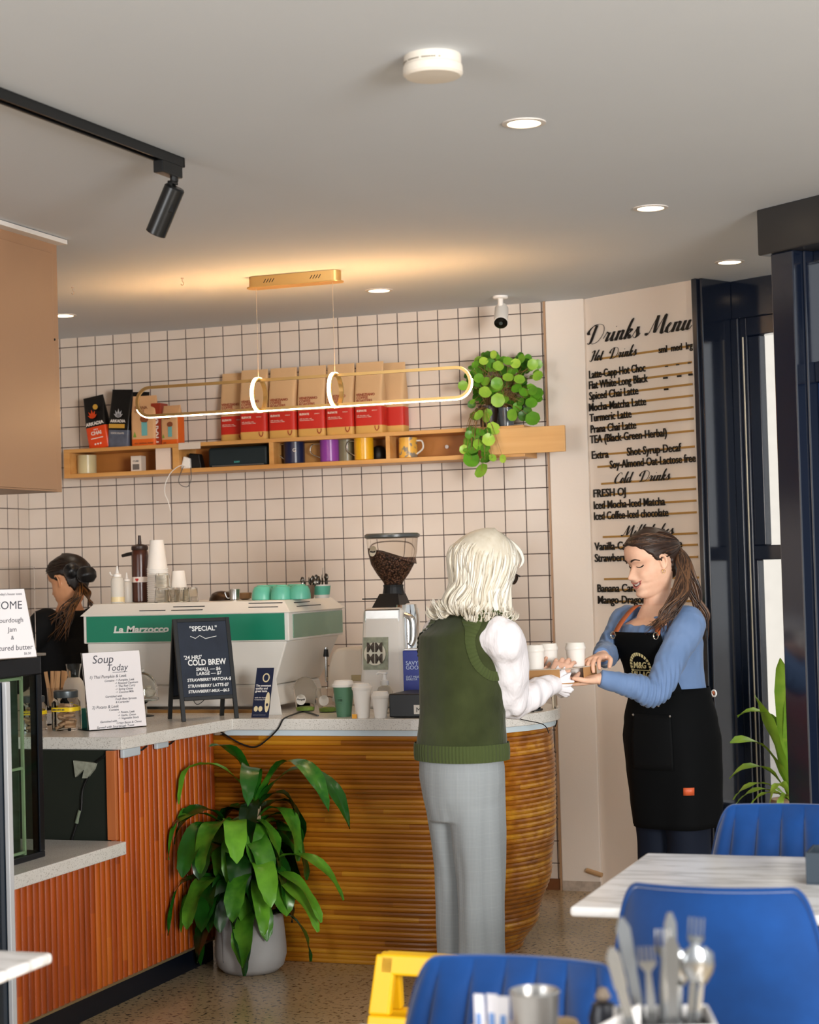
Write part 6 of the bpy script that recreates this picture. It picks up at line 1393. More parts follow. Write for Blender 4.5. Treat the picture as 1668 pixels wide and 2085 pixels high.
b.loft([ring(c, r, f, rx, ry) for c, rx, ry in T])
limb(b, [neck+Vector((0,0,-.05)), neck+Vector((0,0,.03)), hc+Vector((0,0,-.05))-fh*.02], [.06, .05, .052])
limb(b, [sR-r*.05+vb*-.02, sR-r*.005+vb*-.025, sR.lerp(eR, .5), eR, eR.lerp(wR, .5), wR], [.04, .042, .040, .036, .032, .024])
limb(b, [sL+r*.05+vb*-.02, sL+r*.005+vb*-.025, sL.lerp(eL, .5), eL, eL.lerp(wL, .5), wL], [.04, .042, .040, .036, .032, .024])
for a_, ft in ((aR, ftR), (aL, ftL)):
    k = a_.lerp(ft, .5)+f*.02; limb(b, [a_+Vector((0,0,-.02)), a_.lerp(k, .5), k, k.lerp(ft, .5), ft], [.09, .078, .055, .05, .036]); limb(b, [ft+Vector((0,0,-.03))-f*.04, ft+Vector((0,0,-.055))+f*.06, ft+Vector((0,0,-.065))+f*.15], [.035, .034, .022])
tc_ = TC-Vector((2.80, -2.30, 0))
tp = CP(1148, 1352, -2.03)
hand(b, wR, (tp-wR)+Vector((0, 0, .01)), Vector((0, 0, -.3))+f*.6-r*.5, .92, (.55, .6, .6, .55), (.5, .4), side=-1)
hand(b, wL, CP(1085, 1365, -1.97)-wL, r*.5+Vector((0, 0, .9)), .92, (.35, .4, .45, .5), (.5, .5), side=1)
b.X = hm; b.loft(head_rings(56, .3)); b.X = None
body = fuse(b, 'body', M_skin_old, .0036, 3, cu)
# trousers: wide, grey, faint check
m = mat('grey_check_wool', '8f9496', .85, spec=.2, sheen=.2); t = NT(m); x, y, z, v = t.xyz()
hx_ = t.math('ADD', t.math('MULTIPLY', x, .85), t.math('MULTIPLY', y, .5))
def stripe(c, p, w_): return t.math('LESS_THAN', t.math('FRACT', t.math('ADD', t.math('DIVIDE', c, p), 50)), w_)
g = t.math('ADD', t.math('MULTIPLY', stripe(hx_, .034, .10), .5), t.math('MULTIPLY', stripe(z, .040, .09), .5)); g2 = t.math('ADD', t.math('MULTIPLY', stripe(hx_, .0042, .5), .5), t.math('MULTIPLY', stripe(z, .0042, .5), .5))
c_ = t.mix(t.math('MULTIPLY', g2, .5), lin('8d9294'), lin('a2a6a6')); c_ = t.mix(t.math('MULTIPLY', g, .16), c_, lin('b7babb')); c_ = t.mix(t.math('MULTIPLY', t.noise(v, 3, 3), .25), c_, lin('7f8487')); t.L.new(c_, t.b.inputs['Base Color']); M_wool = m
b = MB()
hT = [(hipc+Vector((0,0,.06)), .130, .100), (hipc+Vector((0,0,-.02)), .148, .118), (hipc+Vector((0,0,-.10)), .152, .122), (hipc+Vector((0,0,-.17)), .144, .114), (hipc+Vector((0,0,-.24)), .122, .098)]
b.loft([ring(c, r, f, rx, ry, 28, 2.2, ry*1.12) for c, rx, ry in hT])
for a_, ft, sg in ((aR, ftR, 1), (aL, ftL, -1)):
    q = [a_+Vector((0,0,-.06))]+[a_.lerp(ft, t_)+f*(.012*math.sin(t_*PI)) for t_ in (.35, .55, .8)]+[Vector((ft.x, ft.y, .035))]; rad = [(.084, .112), (.078, .096), (.070, .084), (.066, .080), (.068, .084)]
    b.loft([ring(c, r, f, rx, ry, 28, 2.2) for c, (rx, ry) in zip(q, rad)])
def trou(p, n_):
    zz = p.z; k = sstep(.9, .45, zz); a_ = math.atan2(p.y-hipc.y, p.x-hipc.x)
    return .011*k*noise.noise(Vector((p.x*15, p.y*15, zz*1.3+3))) + .005*k*noise.noise(Vector((p.x*30, p.y*30, zz*2.6))) + .003*noise.noise(p*9)
tr_ = fuse(b, 'trousers', M_wool, .006, 10, cu, trou)
b = MB(); 
def shoe(b, ft):
    limb(b, [ft+Vector((0,0,-.05))-f*.045, ft+Vector((0,0,-.052))+f*.05, ft+Vector((0,0,-.062))+f*.165], [.040, .042, .026])
for ft in (ftR, ftL):
    b = MB(); shoe(b, ft); o = b.build('shoe', mat('black_leather', '101012', .35), cu, smooth=True)
    for v in o.data.vertices: v.co.z = max(v.co.z, .001)
# knitted vest
m = mat('green_knit', '40482a', .9, spec=.15, sheen=.35); t = NT(m); x, y, z, v = t.xyz(); wv_ = t.n('ShaderNodeTexWave'); wv_.inputs['Scale'].default_value = 150; wv_.inputs['Distortion'].default_value = 1.5
t.L.new(v, wv_.inputs['Vector']); t.L.new(t.ramp(t.noise(v, 7, 4), [(.3, lin('2e341c')), (.7, lin('414829'))]), t.b.inputs['Base Color']); t.bump(wv_.outputs['Fac'], .25, .002); M_knit = m
vb = Vector((0, 0, 1))
zb0 = hipc+Vector((0,0,-.015))
VT = [(zb0, .160, .132), (zb0+vb*.06, .156, .128), (hipc.lerp(chest, .36), .150, .122), (hipc.lerp(chest, .7), .156, .124), (chest, .160, .128), (chest+vb*.06, .158, .122), (neck+vb*-.062, .160, .112), (neck+vb*-.034, .150, .092), (neck+vb*-.010, .118, .078), (neck+vb*.010, .082, .070), (neck+vb*.024, .068, .064)]
b = MB(); b.loft([ring(c, r, f, rx, ry, 30, 2.35, ry*1.05) for c, rx, ry in VT])
def vest(p, n_):
    lo_ = sstep(chest.z, hipc.z, p.z); 
    return .010*lo_*noise.noise(Vector((p.x*5+p.z*7, p.y*5+p.z*4, p.z*8))) + .005*lo_*math.sin((p.z-hipc.z)*38+ (p-hipc).dot(r)*16)*sstep(.0, .35, 1-abs((p-hipc).dot(r)+.02)/.2)*.5+.003*noise.noise(p*12)
ve = fuse(b, 'knitted_vest', M_knit, .0055, 5, cu, vest)
M_rib = mat('green_rib_knit', '454f2c', .9, spec=.15, sheen=.3)
def ribs(par, cfn, n=150, amp=.0022, cols=4, name='rib_band'):
    rows = []
    for j in range(cols+1):
        row = []
        for k in range(n*4+1):
            a = 2*PI*k/(n*4); e = .5+.5*math.cos(a*n); row.append(cfn(a, j/cols, amp*e))
        rows.append(row)
    b = MB(); b.grid(rows); return b.build(name, M_rib, par, smooth=True, angle=0)
def hem(a, v_, e):
    ca, sa = math.cos(a), math.sin(a); rr = ring(zb0+vb*(-.022+.062*v_), r, f, .160+e, .125+e*1., 1, 2.3)[0] if False else None
    ex = 2/2.3; c0_ = zb0+vb*(-.026+.056*v_); rx, ry = .1645+e+.002*math.sin(v_*PI), (.1325 if sa > 0 else .139)+e+.002*math.sin(v_*PI)
    return c0_+r*(rx*math.copysign(abs(ca)**ex, ca))+f*(ry*math.copysign(abs(sa)**ex, sa))
ribs(ve, hem, 76, .0030, 3)['label'] = 'ribbed bottom hem'
from mathutils.bvhtree import BVHTree
vbv = BVHTree.FromPolygons([v.co.copy() for v in ve.data.vertices], [tuple(p_.vertices) for p_ in ve.data.polygons])
def armhole(s_, d_):
    c0_ = neck+vb*-.112-f*.012
    def fn(a, v_, e):
        s2 = .90+.30*v_; q = c0_+f*(.083*s2*math.sin(a))+vb*(.104*s2*math.cos(a)); h = vbv.ray_cast(q+d_*.4, -d_)
        if h[0] is None: h = vbv.find_nearest(q+d_*.1)
        return h[0]+h[1]*(.0012+e+.003*math.sin(v_*PI))
    return fn
ribs(ve, armhole(sR, r), 52, .0035, 6)['label'] = 'ribbed armhole trim'; ribs(ve, armhole(sL, -r), 52, .0035, 6)['label'] = 'ribbed armhole trim'
# blouse sleeves with frilled cuffs
m = mat('white_blouse', 'e9e4e6', .6, spec=.3, var=.02); t = NT(m); x, y, z, v = t.xyz(); t.bump(t.noise(v, 34, 3, (1, 1, .10)), .55, .012); M_bl = m
def sleeve(s_, e_, w_, d_):
    b = MB(); limb(b, [s_-d_*.05+vb*-.03, s_+d_*.008+vb*-.035, s_.lerp(e_, .35)+d_*.018, s_.lerp(e_, .7)+d_*.014, e_+vb*-.012, e_.lerp(w_, .4)+vb*-.012, e_.lerp(w_, .8), w_], [.070, .072, .067, .065, .060, .049, .038, .033], 6, 20)
    def fd(p, n_):
        t_ = sstep(s_.z, e_.z, p.z); return (.009*noise.noise(Vector((p.x*30, p.y*30, p.z*4.0+2))))*(.5+.5*t_)+.005*t_*noise.noise(Vector((p.x*22+p.z*14, p.y*12, p.z*12)))
    o = fuse(b, 'blouse_sleeve', M_bl, .0045, 3, cu, fd)
    ax = (w_-e_).normalized(); u_ = ax.orthogonal().normalized(); v2 = ax.cross(u_); rows = []
    for j in range(7):
        t_ = j/6; row = []
        for k in range(97):
            a = 2*PI*k/96; R_ = .031+.021*t_**.7+.0050*t_*math.sin(a*11)+.002*t_*math.sin(a*23); row.append(w_-ax*.006+ax*(.034*t_*(1+.14*math.sin(a*11+1)))+(u_*math.cos(a)+v2*math.sin(a))*R_)
        rows.append(row)
    b = MB(); b.grid(rows); b.build('frilled_cuff', M_bl, o, smooth=True, angle=0, solid=.0012); return o
sleeve(sR, eR, wR, r); sleeve(sL, eL, wL, -r)
b = MB(); limb(b, [neck+vb*-.02, neck+vb*.028], [.066, .058], 6, 24); b.build('blouse_collar', M_bl, cu, smooth=True)
b = MB(); P_ = cr([CP(1040, 1272, -2.20), CP(1050, 1300, -2.16), CP(1060, 1330, -2.13), CP(1066, 1356, -2.11)], 5); b.tube(P_, [.006+.004*i/len(P_) for i in range(len(P_))], 6); b.build('dark_ribbon', mat('dark_ribbon', '1c1f2c', .6), cu, smooth=True)
# hair: full bob with flipped wavy ends
HI = lambda x_, y_, z_: hm @ Vector((x_, y_, z_))
rnd = random.Random(12)
thr = [(0, .066), (35, .06), (55, .035), (70, .0), (85, -.04), (100, -.08), (180, -.11)]
def thick(a, z): return .020+.010*sstep(40, 120, a)+.006*sstep(0, .08, z)
ha = cap_hair(hm, thr, thick, M_hw, cu, name='hair', tv=.5)
b = MB(); tint = []
for k in range(560):
    a = math.radians(rnd.uniform(48, 312)); lay = rnd.random()
    ca, sa = math.cos(a), math.sin(a); zst = rnd.uniform(.02, .10); 
    def srf(z, e): 
        w_ = hint(HWD, z) if z > -.06 else hint(HWD, -.06); xb = hint(HB, max(z, -.055)); xf_ = .055
        x_ = -.008+((xf_+.008) if ca > 0 else (-xb-.008))*ca; return Vector((x_+ca*e, w_*sa+sa*e, z))
    e0 = .025+.007*lay; back = sstep(60, 120, math.degrees(min(a, 2*PI-a)))
    rb_ = random.Random(int(a*5.5)*7+int(lay*2)); zend = -.128-.036*back+rb_.uniform(-.018, .018)+rnd.uniform(-.007, .007)
    ph = rb_.uniform(0, 6.28)+rnd.uniform(-.25, .25); fl_ = rb_.uniform(.5, 1.35); P_ = []
    for j, t_ in enumerate((0, .2, .4, .6, .78, .9, 1)):
        z = lerp(zst, zend, t_); e = e0+.004*math.sin(t_*9+ph)+.010*lay*t_+.020*sstep(.6, 1, t_)*fl_; q = srf(z, e)
        tw = .013*sstep(.40, 1, t_)*math.sin(t_*12+ph); q.x += -sa*tw; q.y += ca*tw; P_.append(HI(*q))
    # curled tip: turns outwards and up
    out_ = (HI(*(srf(zend, e0+.03)))-HI(*(srf(zend, e0)))).normalized(); tip = P_[-1]
    cu_ = fl_*rnd.uniform(.85, 1.1); P_ += [tip+out_*.012*cu_+vb*-.007, tip+out_*.026*cu_+vb*.000, tip+out_*.030*cu_+vb*.012]
    lock(b, tint, P_, rnd.uniform(.0045, .0080), .0045, rnd.uniform(.35, .95)*(.8 if lay < .35 else 1), .42, 4, 6)
for k in range(130):   # long waves over the crown
    a = math.radians(rnd.uniform(50, 310)); ca, sa = math.cos(a), math.sin(a); P_ = []
    for t_ in (0, .25, .5, .75, 1):
        z = lerp(.107, .0, t_); w_ = hint(HWD, z); xb = hint(HB, z); xf_ = hint(HF, z)*.75; x_ = -.008+((xf_+.008) if ca > 0 else (-xb-.008))*ca; e = .0265; nz = sstep(.04, .109, z); P_.append(HI(x_+ca*e*(1-.7*nz)+.012*(1-t_), w_*sa+sa*e*(1-.7*nz), z+e*nz))
    lock(b, tint, P_, .0055, .005, rnd.uniform(.4, .95), .35, 4, 6)
for k in range(26):   # fringe swept down beside the face
    y0_ = rnd.uniform(-.072, .06); P_ = [HI(.035, y0_*.5, .116), HI(.070, y0_*.8, .093), HI(.088, y0_*.95, .062), HI(.090-.2*abs(y0_), y0_*1.05, .034+rnd.uniform(-.008, .008))]
    lock(b, tint, P_, .008, .005, rnd.uniform(.5, 1), .4, 4, 6)
lk = b.build('hair_locks', M_hw, ha, smooth=True, angle=0); set_tint(lk, tint)
# sunglasses
b = MB(); M_sg = mat('dark_tortoise', '1a1210', .2)
for s_ in (-1, 1):
    b.tube([HI(.004, s_*.080, .004), HI(.055, s_*.078, .008), HI(.088, s_*.068, .006)], .0028, 6)
    P_ = [(.027*math.cos(a), .018*math.sin(a)) for a in [2*PI*k/20 for k in range(20)]]; c0_ = [b.v(HI(.097-.35*abs(s_*.036+y_)**1.2, s_*.036+y_, -.002+z_)) for y_, z_ in P_]; c1_ = [b.v(HI(.0995-.35*abs(s_*.036+y_)**1.2, s_*.036+y_, -.002+z_)) for y_, z_ in P_]; b.f(*c0_); b.f(*reversed(c1_))
    for k in range(20): b.f(c0_[k], c0_[(k+1) % 20], c1_[(k+1) % 20], c1_[k])
b.build('sunglasses', M_sg, cu, smooth=True, angle=40)
# ------------------------------------------------------------------ server
M_skin = skin_mat('warm_skin', 'dcaa8e', 'eabfa3'); M_hd = hair_mat('dark_brown_hair', '1a100a', '35231a', '6e4c32')
BO = Vector((3.36, -1.60, 0))
def SP(px, py, y): return at(px, py, y=y)-BO
f = (-IR*.80-FW*.60).normalized(); r = Vector((f.y, -f.x, 0))          # she faces picture-left and a little to the camera
se = thing('person', 'smiling server with a dark ponytail in a blue top and black apron, handing over coffee', 'person', BO)
hipc = SP(1368, 1500, -1.60); waist = SP(1364, 1410, -1.60); chest = SP(1345, 1310, -1.61); neck = SP(1338, 1240, -1.60)
hc = SP(1325, 1143, -1.62); fh = (-IR*.88-FW*.42+Vector((0, 0, -.20))).normalized(); tilt = (vb-IR*.05).normalized()
hm = head_matrix(hc, fh, tilt, 1.04); HI = lambda x_, y_, z_: hm @ Vector((x_, y_, z_))
lL = -r                                                                   # her left points to the camera
sL = SP(1402, 1272, -1.70); sR = SP(1275, 1266, -1.50)
eL = SP(1335, 1408, -1.90); wL = SP(1222, 1381, -1.985)
eR = SP(1236, 1330, -1.62); wR = SP(1226, 1336, -1.84)
aL, aR = hipc+lL*.068, hipc-lL*.075; ftL, ftR = Vector((aL.x+.0, aL.y, .09)), Vector((aR.x-.01, aR.y, .09))
wv = r
b = MB()
T = [(hipc+vb*-.10, .155, .105), (hipc, .168, .12), (waist, .128, .10), (waist.lerp(chest, .5), .128, .105), (chest, .15, .115), (chest+vb*.07, .15, .09), (neck+vb*-.03, .085, .06), (neck+vb*.015, .052, .05)]
b.loft([ring(c, r, f, rx, ry) for c, rx, ry in T])
limb(b, [neck+vb*-.05, neck+vb*.03, hc+vb*-.045-fh*.036], [.058, .047, .048])
limb(b, [sL-lL*.04, sL, sL.lerp(eL, .5), eL, eL.lerp(wL, .5), wL], [.05, .05, .042, .037, .033, .0235])
limb(b, [sR+lL*.04, sR, sR.lerp(eR, .5), eR, eR.lerp(wR, .5), wR], [.05, .05, .042, .037, .033, .0235])
for a_, ft in ((aR, ftR), (aL, ftL)):
    k = a_.lerp(ft, .5)+f*.015; limb(b, [a_+vb*-.02, a_.lerp(k, .5), k, k.lerp(ft, .5), ft], [.09, .078, .055, .05, .036]); limb(b, [ft+vb*-.03-f*.04, ft+vb*-.055+f*.06, ft+vb*-.065+f*.15], [.035, .034, .022])
tcs = TC-BO
hand(b, wL, (SP(1140, 1396, -2.0)-wL), Vector((0, 0, 1))+f*.2, .92, (.18, .2, .25, .3), (.25, .3), side=-1)
hand(b, wR, (SP(1196, 1346, -1.955)-wR), Vector((0, 0, -.7))-r*.3+f*.4, .92, (.55, .6, .6, .6), (.4, .4), side=1)
b.X = hm; b.loft(head_rings(72, 1.))
for s_ in (1, -1):   # ears
    for k in range(1): 
        pts = [(.006, .0705, -.030), (-.004, .077, -.024), (-.010, .083, -.008), (-.008, .085, .010), (.002, .082, .020), (.010, .077, .014), (.009, .073, .002)]
        b.tube(cr([(x_, s_*y_, z_) for x_, y_, z_ in pts], 4), .0046, 8)
        b.loft([[Vector((x_*k2+.0, s_*(.072+.004*(k3)), z_*k2-.006)) for x_, z_ in [(.010*math.cos(a), .023*math.sin(a)) for a in [2*PI*q/12 for q in range(12)]]] for k2, k3 in ((1, 0), (1, 1.6))])
b.X = None
body = fuse(b, 'body', M_skin, .0030, 2, se)
# face details
def on_face(y, z, lift): return HI(face_x(y, z)+lift, y, z)
M_brow = mat('dark_brow', '2a1a10', .7); M_lip = mat('rosy_lips', 'c27a6c', .4); M_teeth = mat('teeth', 'efe6dc', .3); M_mouth = mat('mouth_dark', '6a2420', .5)
for s_ in (-1, 1):
    b = MB(); P_ = [on_face(s_*y_, z_, .0012) for y_, z_ in ((.013, .0165), (.022, .021), (.034, .0225), (.046, .017))]; C_ = cr(P_, 5); b.tube(C_, [lerp(.0036, .0013, abs(i/(len(C_)-1)-.3)/.7) for i in range(len(C_))], 6); b.build('eyebrow', M_brow, se, smooth=True)
    b = MB(); C_ = cr([on_face(s_*y_, z_, .0008) for y_, z_ in ((.018, -.0035), (.025, -.0065), (.033, -.0068), (.041, -.004), (.045, -.0005))], 5); b.tube(C_, [lerp(.0013, .0024, i/(len(C_)-1)) for i in range(len(C_))], 6); b.build('eyelashes', mat('black_lashes', '120c0a', .6), se, smooth=True)
def mouthz(y, k): return -.0655+.010*(y/.027)**2+k
ys = [-.031+.062*i/16 for i in range(17)]
b = MB(); b.grid([[HI(face_x(y, mouthz(y, d_*(1-(y/.0315)**2)), 1)+.0018, y, mouthz(y, d_*(1-(y/.0315)**2))) for y in ys] for d_ in (.0050, .0015, -.004, -.0095)]); b.build('mouth', M_mouth, se, smooth=True)
b = MB(); b.grid([[HI(face_x(y, mouthz(y, d_*(1-(y/.030)**2)), .6)+l_, y, mouthz(y, d_*(1-(y/.030)**2))) for y in [v*.86 for v in ys]] for d_, l_ in ((.0058, .0002), (.003, .0016), (-.0030, .0010))]); b.build('teeth', M_teeth, se, smooth=True)
for nm, d_, rr in (('upper_lip', .0055, .0026), ('lower_lip', -.0105, .0033)):
    C_ = [HI(face_x(y, mouthz(y, d_*(1-(y/.0330)**2)), .4)-.0002, y, mouthz(y, d_*(1-(y/.0330)**2))) for y in [v*1.05 for v in ys]]; b = MB(); b.tube(C_, [rr*(1-.8*abs(i-8)/8) + .0006 for i in range(17)], 8); b.build(nm, M_lip, se, smooth=True)
b = MB(); b.tube([HI(.006+.006*math.cos(a), .079, -.036+.006*math.sin(a)) for a in [2*PI*k/16 for k in range(16)]], .0009, 6, closed=True); b.build('earring', mat('gold_earring', 'd0a860', .25, 1.), se, smooth=True)
# hair: smooth cap drawn back to a ponytail
thr = [(0, .071), (30, .066), (50, .052), (65, .030), (76, .004), (84, -.006), (92, .022), (104, .012), (116, -.045), (140, -.07), (180, -.08)]
def thick(a, z): return .0075+.006*sstep(100, 170, a)
ha = cap_hair(hm, thr, thick, M_hd, se, name='hair', tv=.35)
b = MB(); tint = []; rnd = random.Random(7); tie = Vector((-.108, .0, .035))
for k in range(120):  # combed strands on the cap running to the tie
    a = math.radians(rnd.choice((-1, 1))*rnd.uniform(3, 100)); zz = interp(thr, abs(math.degrees(a)))+.004; zz = rnd.uniform(max(zz, .0), .095) if rnd.random() < .75 else max(zz, -.0)
    def sf(a_, z, e):
        w_ = hint(HWD, z); ca, sa = math.cos(a_), math.sin(a_); y = w_*sa; x_ = face_x(y*.99, z, 0) if ca > 0 else -.008+(hint(HB, z)+.008)*abs(ca)**.95; nz = sstep(.04, .109, z); return Vector((x_+ca*e*(1-.8*nz), y+sa*e*(1-.8*nz), z+e*nz))
    P_ = []
    for t_ in (0, .25, .5, .75, 1): 
        a2 = a+(math.copysign(PI, a)-a)*t_*.98; z2 = lerp(zz, .035, sstep(.15, 1, t_)); P_.append(HI(*sf(a2, z2, .0075+.006*sstep(100, 170, abs(math.degrees(a2)))+.0003)))
    lock(b, tint, P_, .0036, .0030, rnd.uniform(.1, .75), .35, 4, 5)
tw = HI(*tie); dnv = Vector((0, 0, -1)); ir = IR
mids = []
for k in range(85):
    g_ = rnd.random(); s0_ = tw+Vector((rnd.uniform(-.012, .012), rnd.uniform(-.012, .012), rnd.uniform(-.014, .014)))
    ph = rnd.uniform(0, 6.28); tv = rnd.uniform(.1, .95)
    if g_ < .62:      # falls in front of the shoulder
        e_ = SP(1332+rnd.uniform(-22, 26), 1280+rnd.uniform(-16, 14), -1.76); m1 = SP(1392+rnd.uniform(-14, 14), 1150, -1.66); m2 = SP(1388+rnd.uniform(-16, 18), 1200, -1.72); m3 = SP(1362+rnd.uniform(-18, 18), 1250+rnd.uniform(-8, 8), -1.77)
    else:             # falls behind the shoulder
        e_ = SP(1436+rnd.uniform(-10, 8), 1292+rnd.uniform(-24, 14), -1.60); m1 = SP(1396+rnd.uniform(-10, 12), 1150, -1.62); m2 = SP(1414+rnd.uniform(-12, 12), 1200, -1.62); m3 = SP(1432+rnd.uniform(-10, 10), 1250, -1.61)
    w_ = Vector((rnd.uniform(-.006, .006), 0, 0)); lock(b, tint, [s0_, tw.lerp(m1, .5)+ir*.006+vb*.006, m1, m2+w_, m3-w_, e_], .0062, .0045, tv, .5, 5, 6)
lk = b.build('ponytail', M_hd, ha, smooth=True, angle=0); set_tint(lk, tint)
b = MB(); b.tube([tw+(HI(0, math.cos(a), math.sin(a))-HI(0, 0, 0))*.016 for a in [2*PI*k/16 for k in range(16)]], .004, 6, closed=True); b.build('hair_tie', M_blk, ha, smooth=True)
# blue top
m = mat('blue_jersey', '667fa6', .8, spec=.2, sheen=.15); t = NT(m); x, y, z, v = t.xyz(); t.L.new(t.ramp(t.noise(v, 8, 3), [(.3, lin('60799f')), (.7, lin('6f87ad'))]), t.b.inputs['Base Color']); t.bump(t.noise(v, 300, 2), .08, .002); M_jer = m
b = MB()
ST = [(hipc+vb*.02, .165, .122), (waist, .142, .112), (waist.lerp(chest, .5), .143, .116), (chest, .162, .126), (chest+vb*.065, .162, .098), (neck+vb*-.048, .125, .068), (neck+vb*-.022, .080, .056)]
b.loft([ring(c, r, f, rx, ry) for c, rx, ry in ST])
limb(b, [sL-lL*.06, sL, sL.lerp(eL, .5), eL, eL.lerp(wL, .35), eL.lerp(wL, .75), wL], [.058, .061, .054, .048, .045, .036, .031], 6, 20)
limb(b, [sR+lL*.06, sR, sR.lerp(eR, .5), eR, eR.lerp(wR, .35), eR.lerp(wR, .75), wR], [.058, .060, .052, .046, .043, .035, .030], 6, 20)
def topf(p, n_):
    de = min((p-eL).length, (p-eR).length); k = sstep(.17, .02, de); dl = (p-eL).dot((wL-eL).normalized())
    return .004*k*math.sin(((p-eL).dot((wL-eL).normalized())*1.3+(p-eL).dot(f)*.6)*190)+.0035*noise.noise(p*18)+.003*noise.noise(Vector((p.x*40, p.y*40, p.z*12)))
fuse(b, 'blue_top', M_jer, .0045, 3, se, topf)
b = MB(); b.tube([neck+vb*-.030+r*.082*math.cos(a)+f*(.060*math.sin(a)+.008)+vb*(-.012-.030*max(0, math.sin(a))) for a in [2*PI*k/32 for k in range(32)]], .0075, 8, closed=True); b.build('neckband', M_jer, se, smooth=True)
# dark trousers and shoes
M_ntr = mat('dark_navy_trousers', '0f1522', .8, spec=.2, var=.1)
b = MB(); b.loft([ring(c, r, f, rx, ry) for c, rx, ry in ((hipc+vb*.03, .150, .112), (hipc+vb*-.05, .160, .120), (hipc+vb*-.14, .152, .112))])
for a_, ft in ((aR, ftR), (aL, ftL)): b.loft([ring(c, r, f, rx, ry) for c, rx, ry in ((a_+vb*-.05, .092, .11), (a_.lerp(ft, .5), .076, .076), (Vector((ft.x, ft.y, .05)), .066, .07))])
fuse(b, 'trousers', M_ntr, .007, 4, se, clothfold(.006, 14, 3, (1, 1, .5)))
for ft in (ftR, ftL):
    b = MB(); shoe(b, ft); o = b.build('shoe', mat('black_leather', '101012', .35), se, smooth=True)
    for v in o.data.vertices: v.co.z = max(v.co.z, .001)
# apron
M_apr = mat('black_apron', '08090a', .8, spec=.1, var=.08, vscale=5); M_lthr = mat('tan_leather', 'a8562c', .5, var=.12); M_aprp = mat('pale_gold_print', 'cfc08a', .6)
AT = [(.53, .164, .128), (.62, .171, .133), (.74, .182, .140), (hipc.z, .186, .144), (hipc.z+.06, .176, .138), (waist.z, .153, .124), (waist.z+.02, .151, .123)]
def axis(z):
    if z < hipc.z: return Vector((hipc.x, hipc.y, z))-f*.012*(hipc.z-z)
    if z < waist.z: return hipc.lerp(waist, (z-hipc.z)/(waist.z-hipc.z))
    return waist.lerp(chest, (z-waist.z)/(chest.z-waist.z))
rows = []
for j in range(24):
    z = lerp(.53, waist.z+.02, j/23); rx, ry = interp([(a, b_) for a, b_, _ in AT], z), interp([(a, c) for a, _, c in AT], z); row = []
    for k in range(61):
        a = math.radians(lerp(-98, 278, k/60)); ca, sa = math.cos(a), math.sin(a); e = 2/2.3; fold = .007*sstep(.9, .55, z)*math.sin(a*5+1)+.004*noise.noise(Vector((ca*2.5, sa*2.5, z*4)))
        row.append(axis(z)+r*((rx+fold)*math.copysign(abs(ca)**e, ca))+f*((ry+fold)*math.copysign(abs(sa)**e, sa)))
    rows.append(row)
b = MB(); b.grid(rows)
# bib
BT = [(waist.z, .153, .124), (waist.lerp(chest, .5).z, .151, .127), (chest.z, .170, .137), (chest.z+.045, .170, .128)]
ztop = chest.z+.045; rows = []
for j in range(14):
    z = lerp(waist.z-.005, ztop, j/13); rx, ry = interp([(a, b_) for a, b_, _ in BT], z), interp([(a, c) for a, _, c in BT], z); row = []; hw_ = lerp(62, 40, j/13)
    for k in range(25):
        a = math.radians(90+lerp(-hw_, hw_, k/24)); ca, sa = math.cos(a), math.sin(a); e = 2/2.3; row.append(axis(z)+r*(rx*math.copysign(abs(ca)**e, ca))+f*((ry+.002)*abs(sa)**e))
    rows.append(row)
bib = rows; b.grid(rows); ap = b.build('apron', M_apr, se, smooth=True, angle=0, solid=.003)
def bibpt(k, j, lift=.004): return bib[j][k]+f*lift
b = MB()
sh_ = {1: (sR.lerp(neck, .55)+vb*.035), -1: (sL.lerp(neck, .50)+vb*.04)}
for s_, kk in ((1, 1), (-1, 23)):
    p0_ = bibpt(kk, 13); p1_ = sh_[s_]+f*.02; P_ = cr([p0_+vb*-.01, p0_.lerp(p1_, .5)+f*.012, p1_, sh_[s_]-f*.06+vb*-.03], 6); n = len(P_); A = [q-r*.0125 for q in P_]; B_ = [q+r*.0125 for q in P_]; b2 = MB(); b2.grid([A, B_]); b2.build('shoulder_strap', M_lthr, ap, smooth=True, solid=.003)
    b3 = MB(); b3.tube([p0_+vb*(-.012+.012*math.cos(a))+f*.006+r*.012*math.sin(a) for a in [2*PI*k/16 for k in range(16)]], .0022, 6, closed=True); b3.build('strap_ring', mat('pale_brass_ring', 'd8d0bc', .25, 1.), ap, smooth=True)
def surf(a_deg, z, lift=.006):
    rx, ry = interp([(a, b_) for a, b_, _ in AT], z), interp([(a, c) for a, _, c in AT], z); a = math.radians(a_deg); ca, sa = math.cos(a), math.sin(a); e = 2/2.3
    fold = .007*sstep(.9, .55, z)*math.sin(a*5+1)+.004*noise.noise(Vector((ca*2.5, sa*2.5, z*4)))
    return axis(z)+r*((rx+fold+lift)*math.copysign(abs(ca)**e, ca))+f*((ry+fold+lift)*math.copysign(abs(sa)**e, sa))
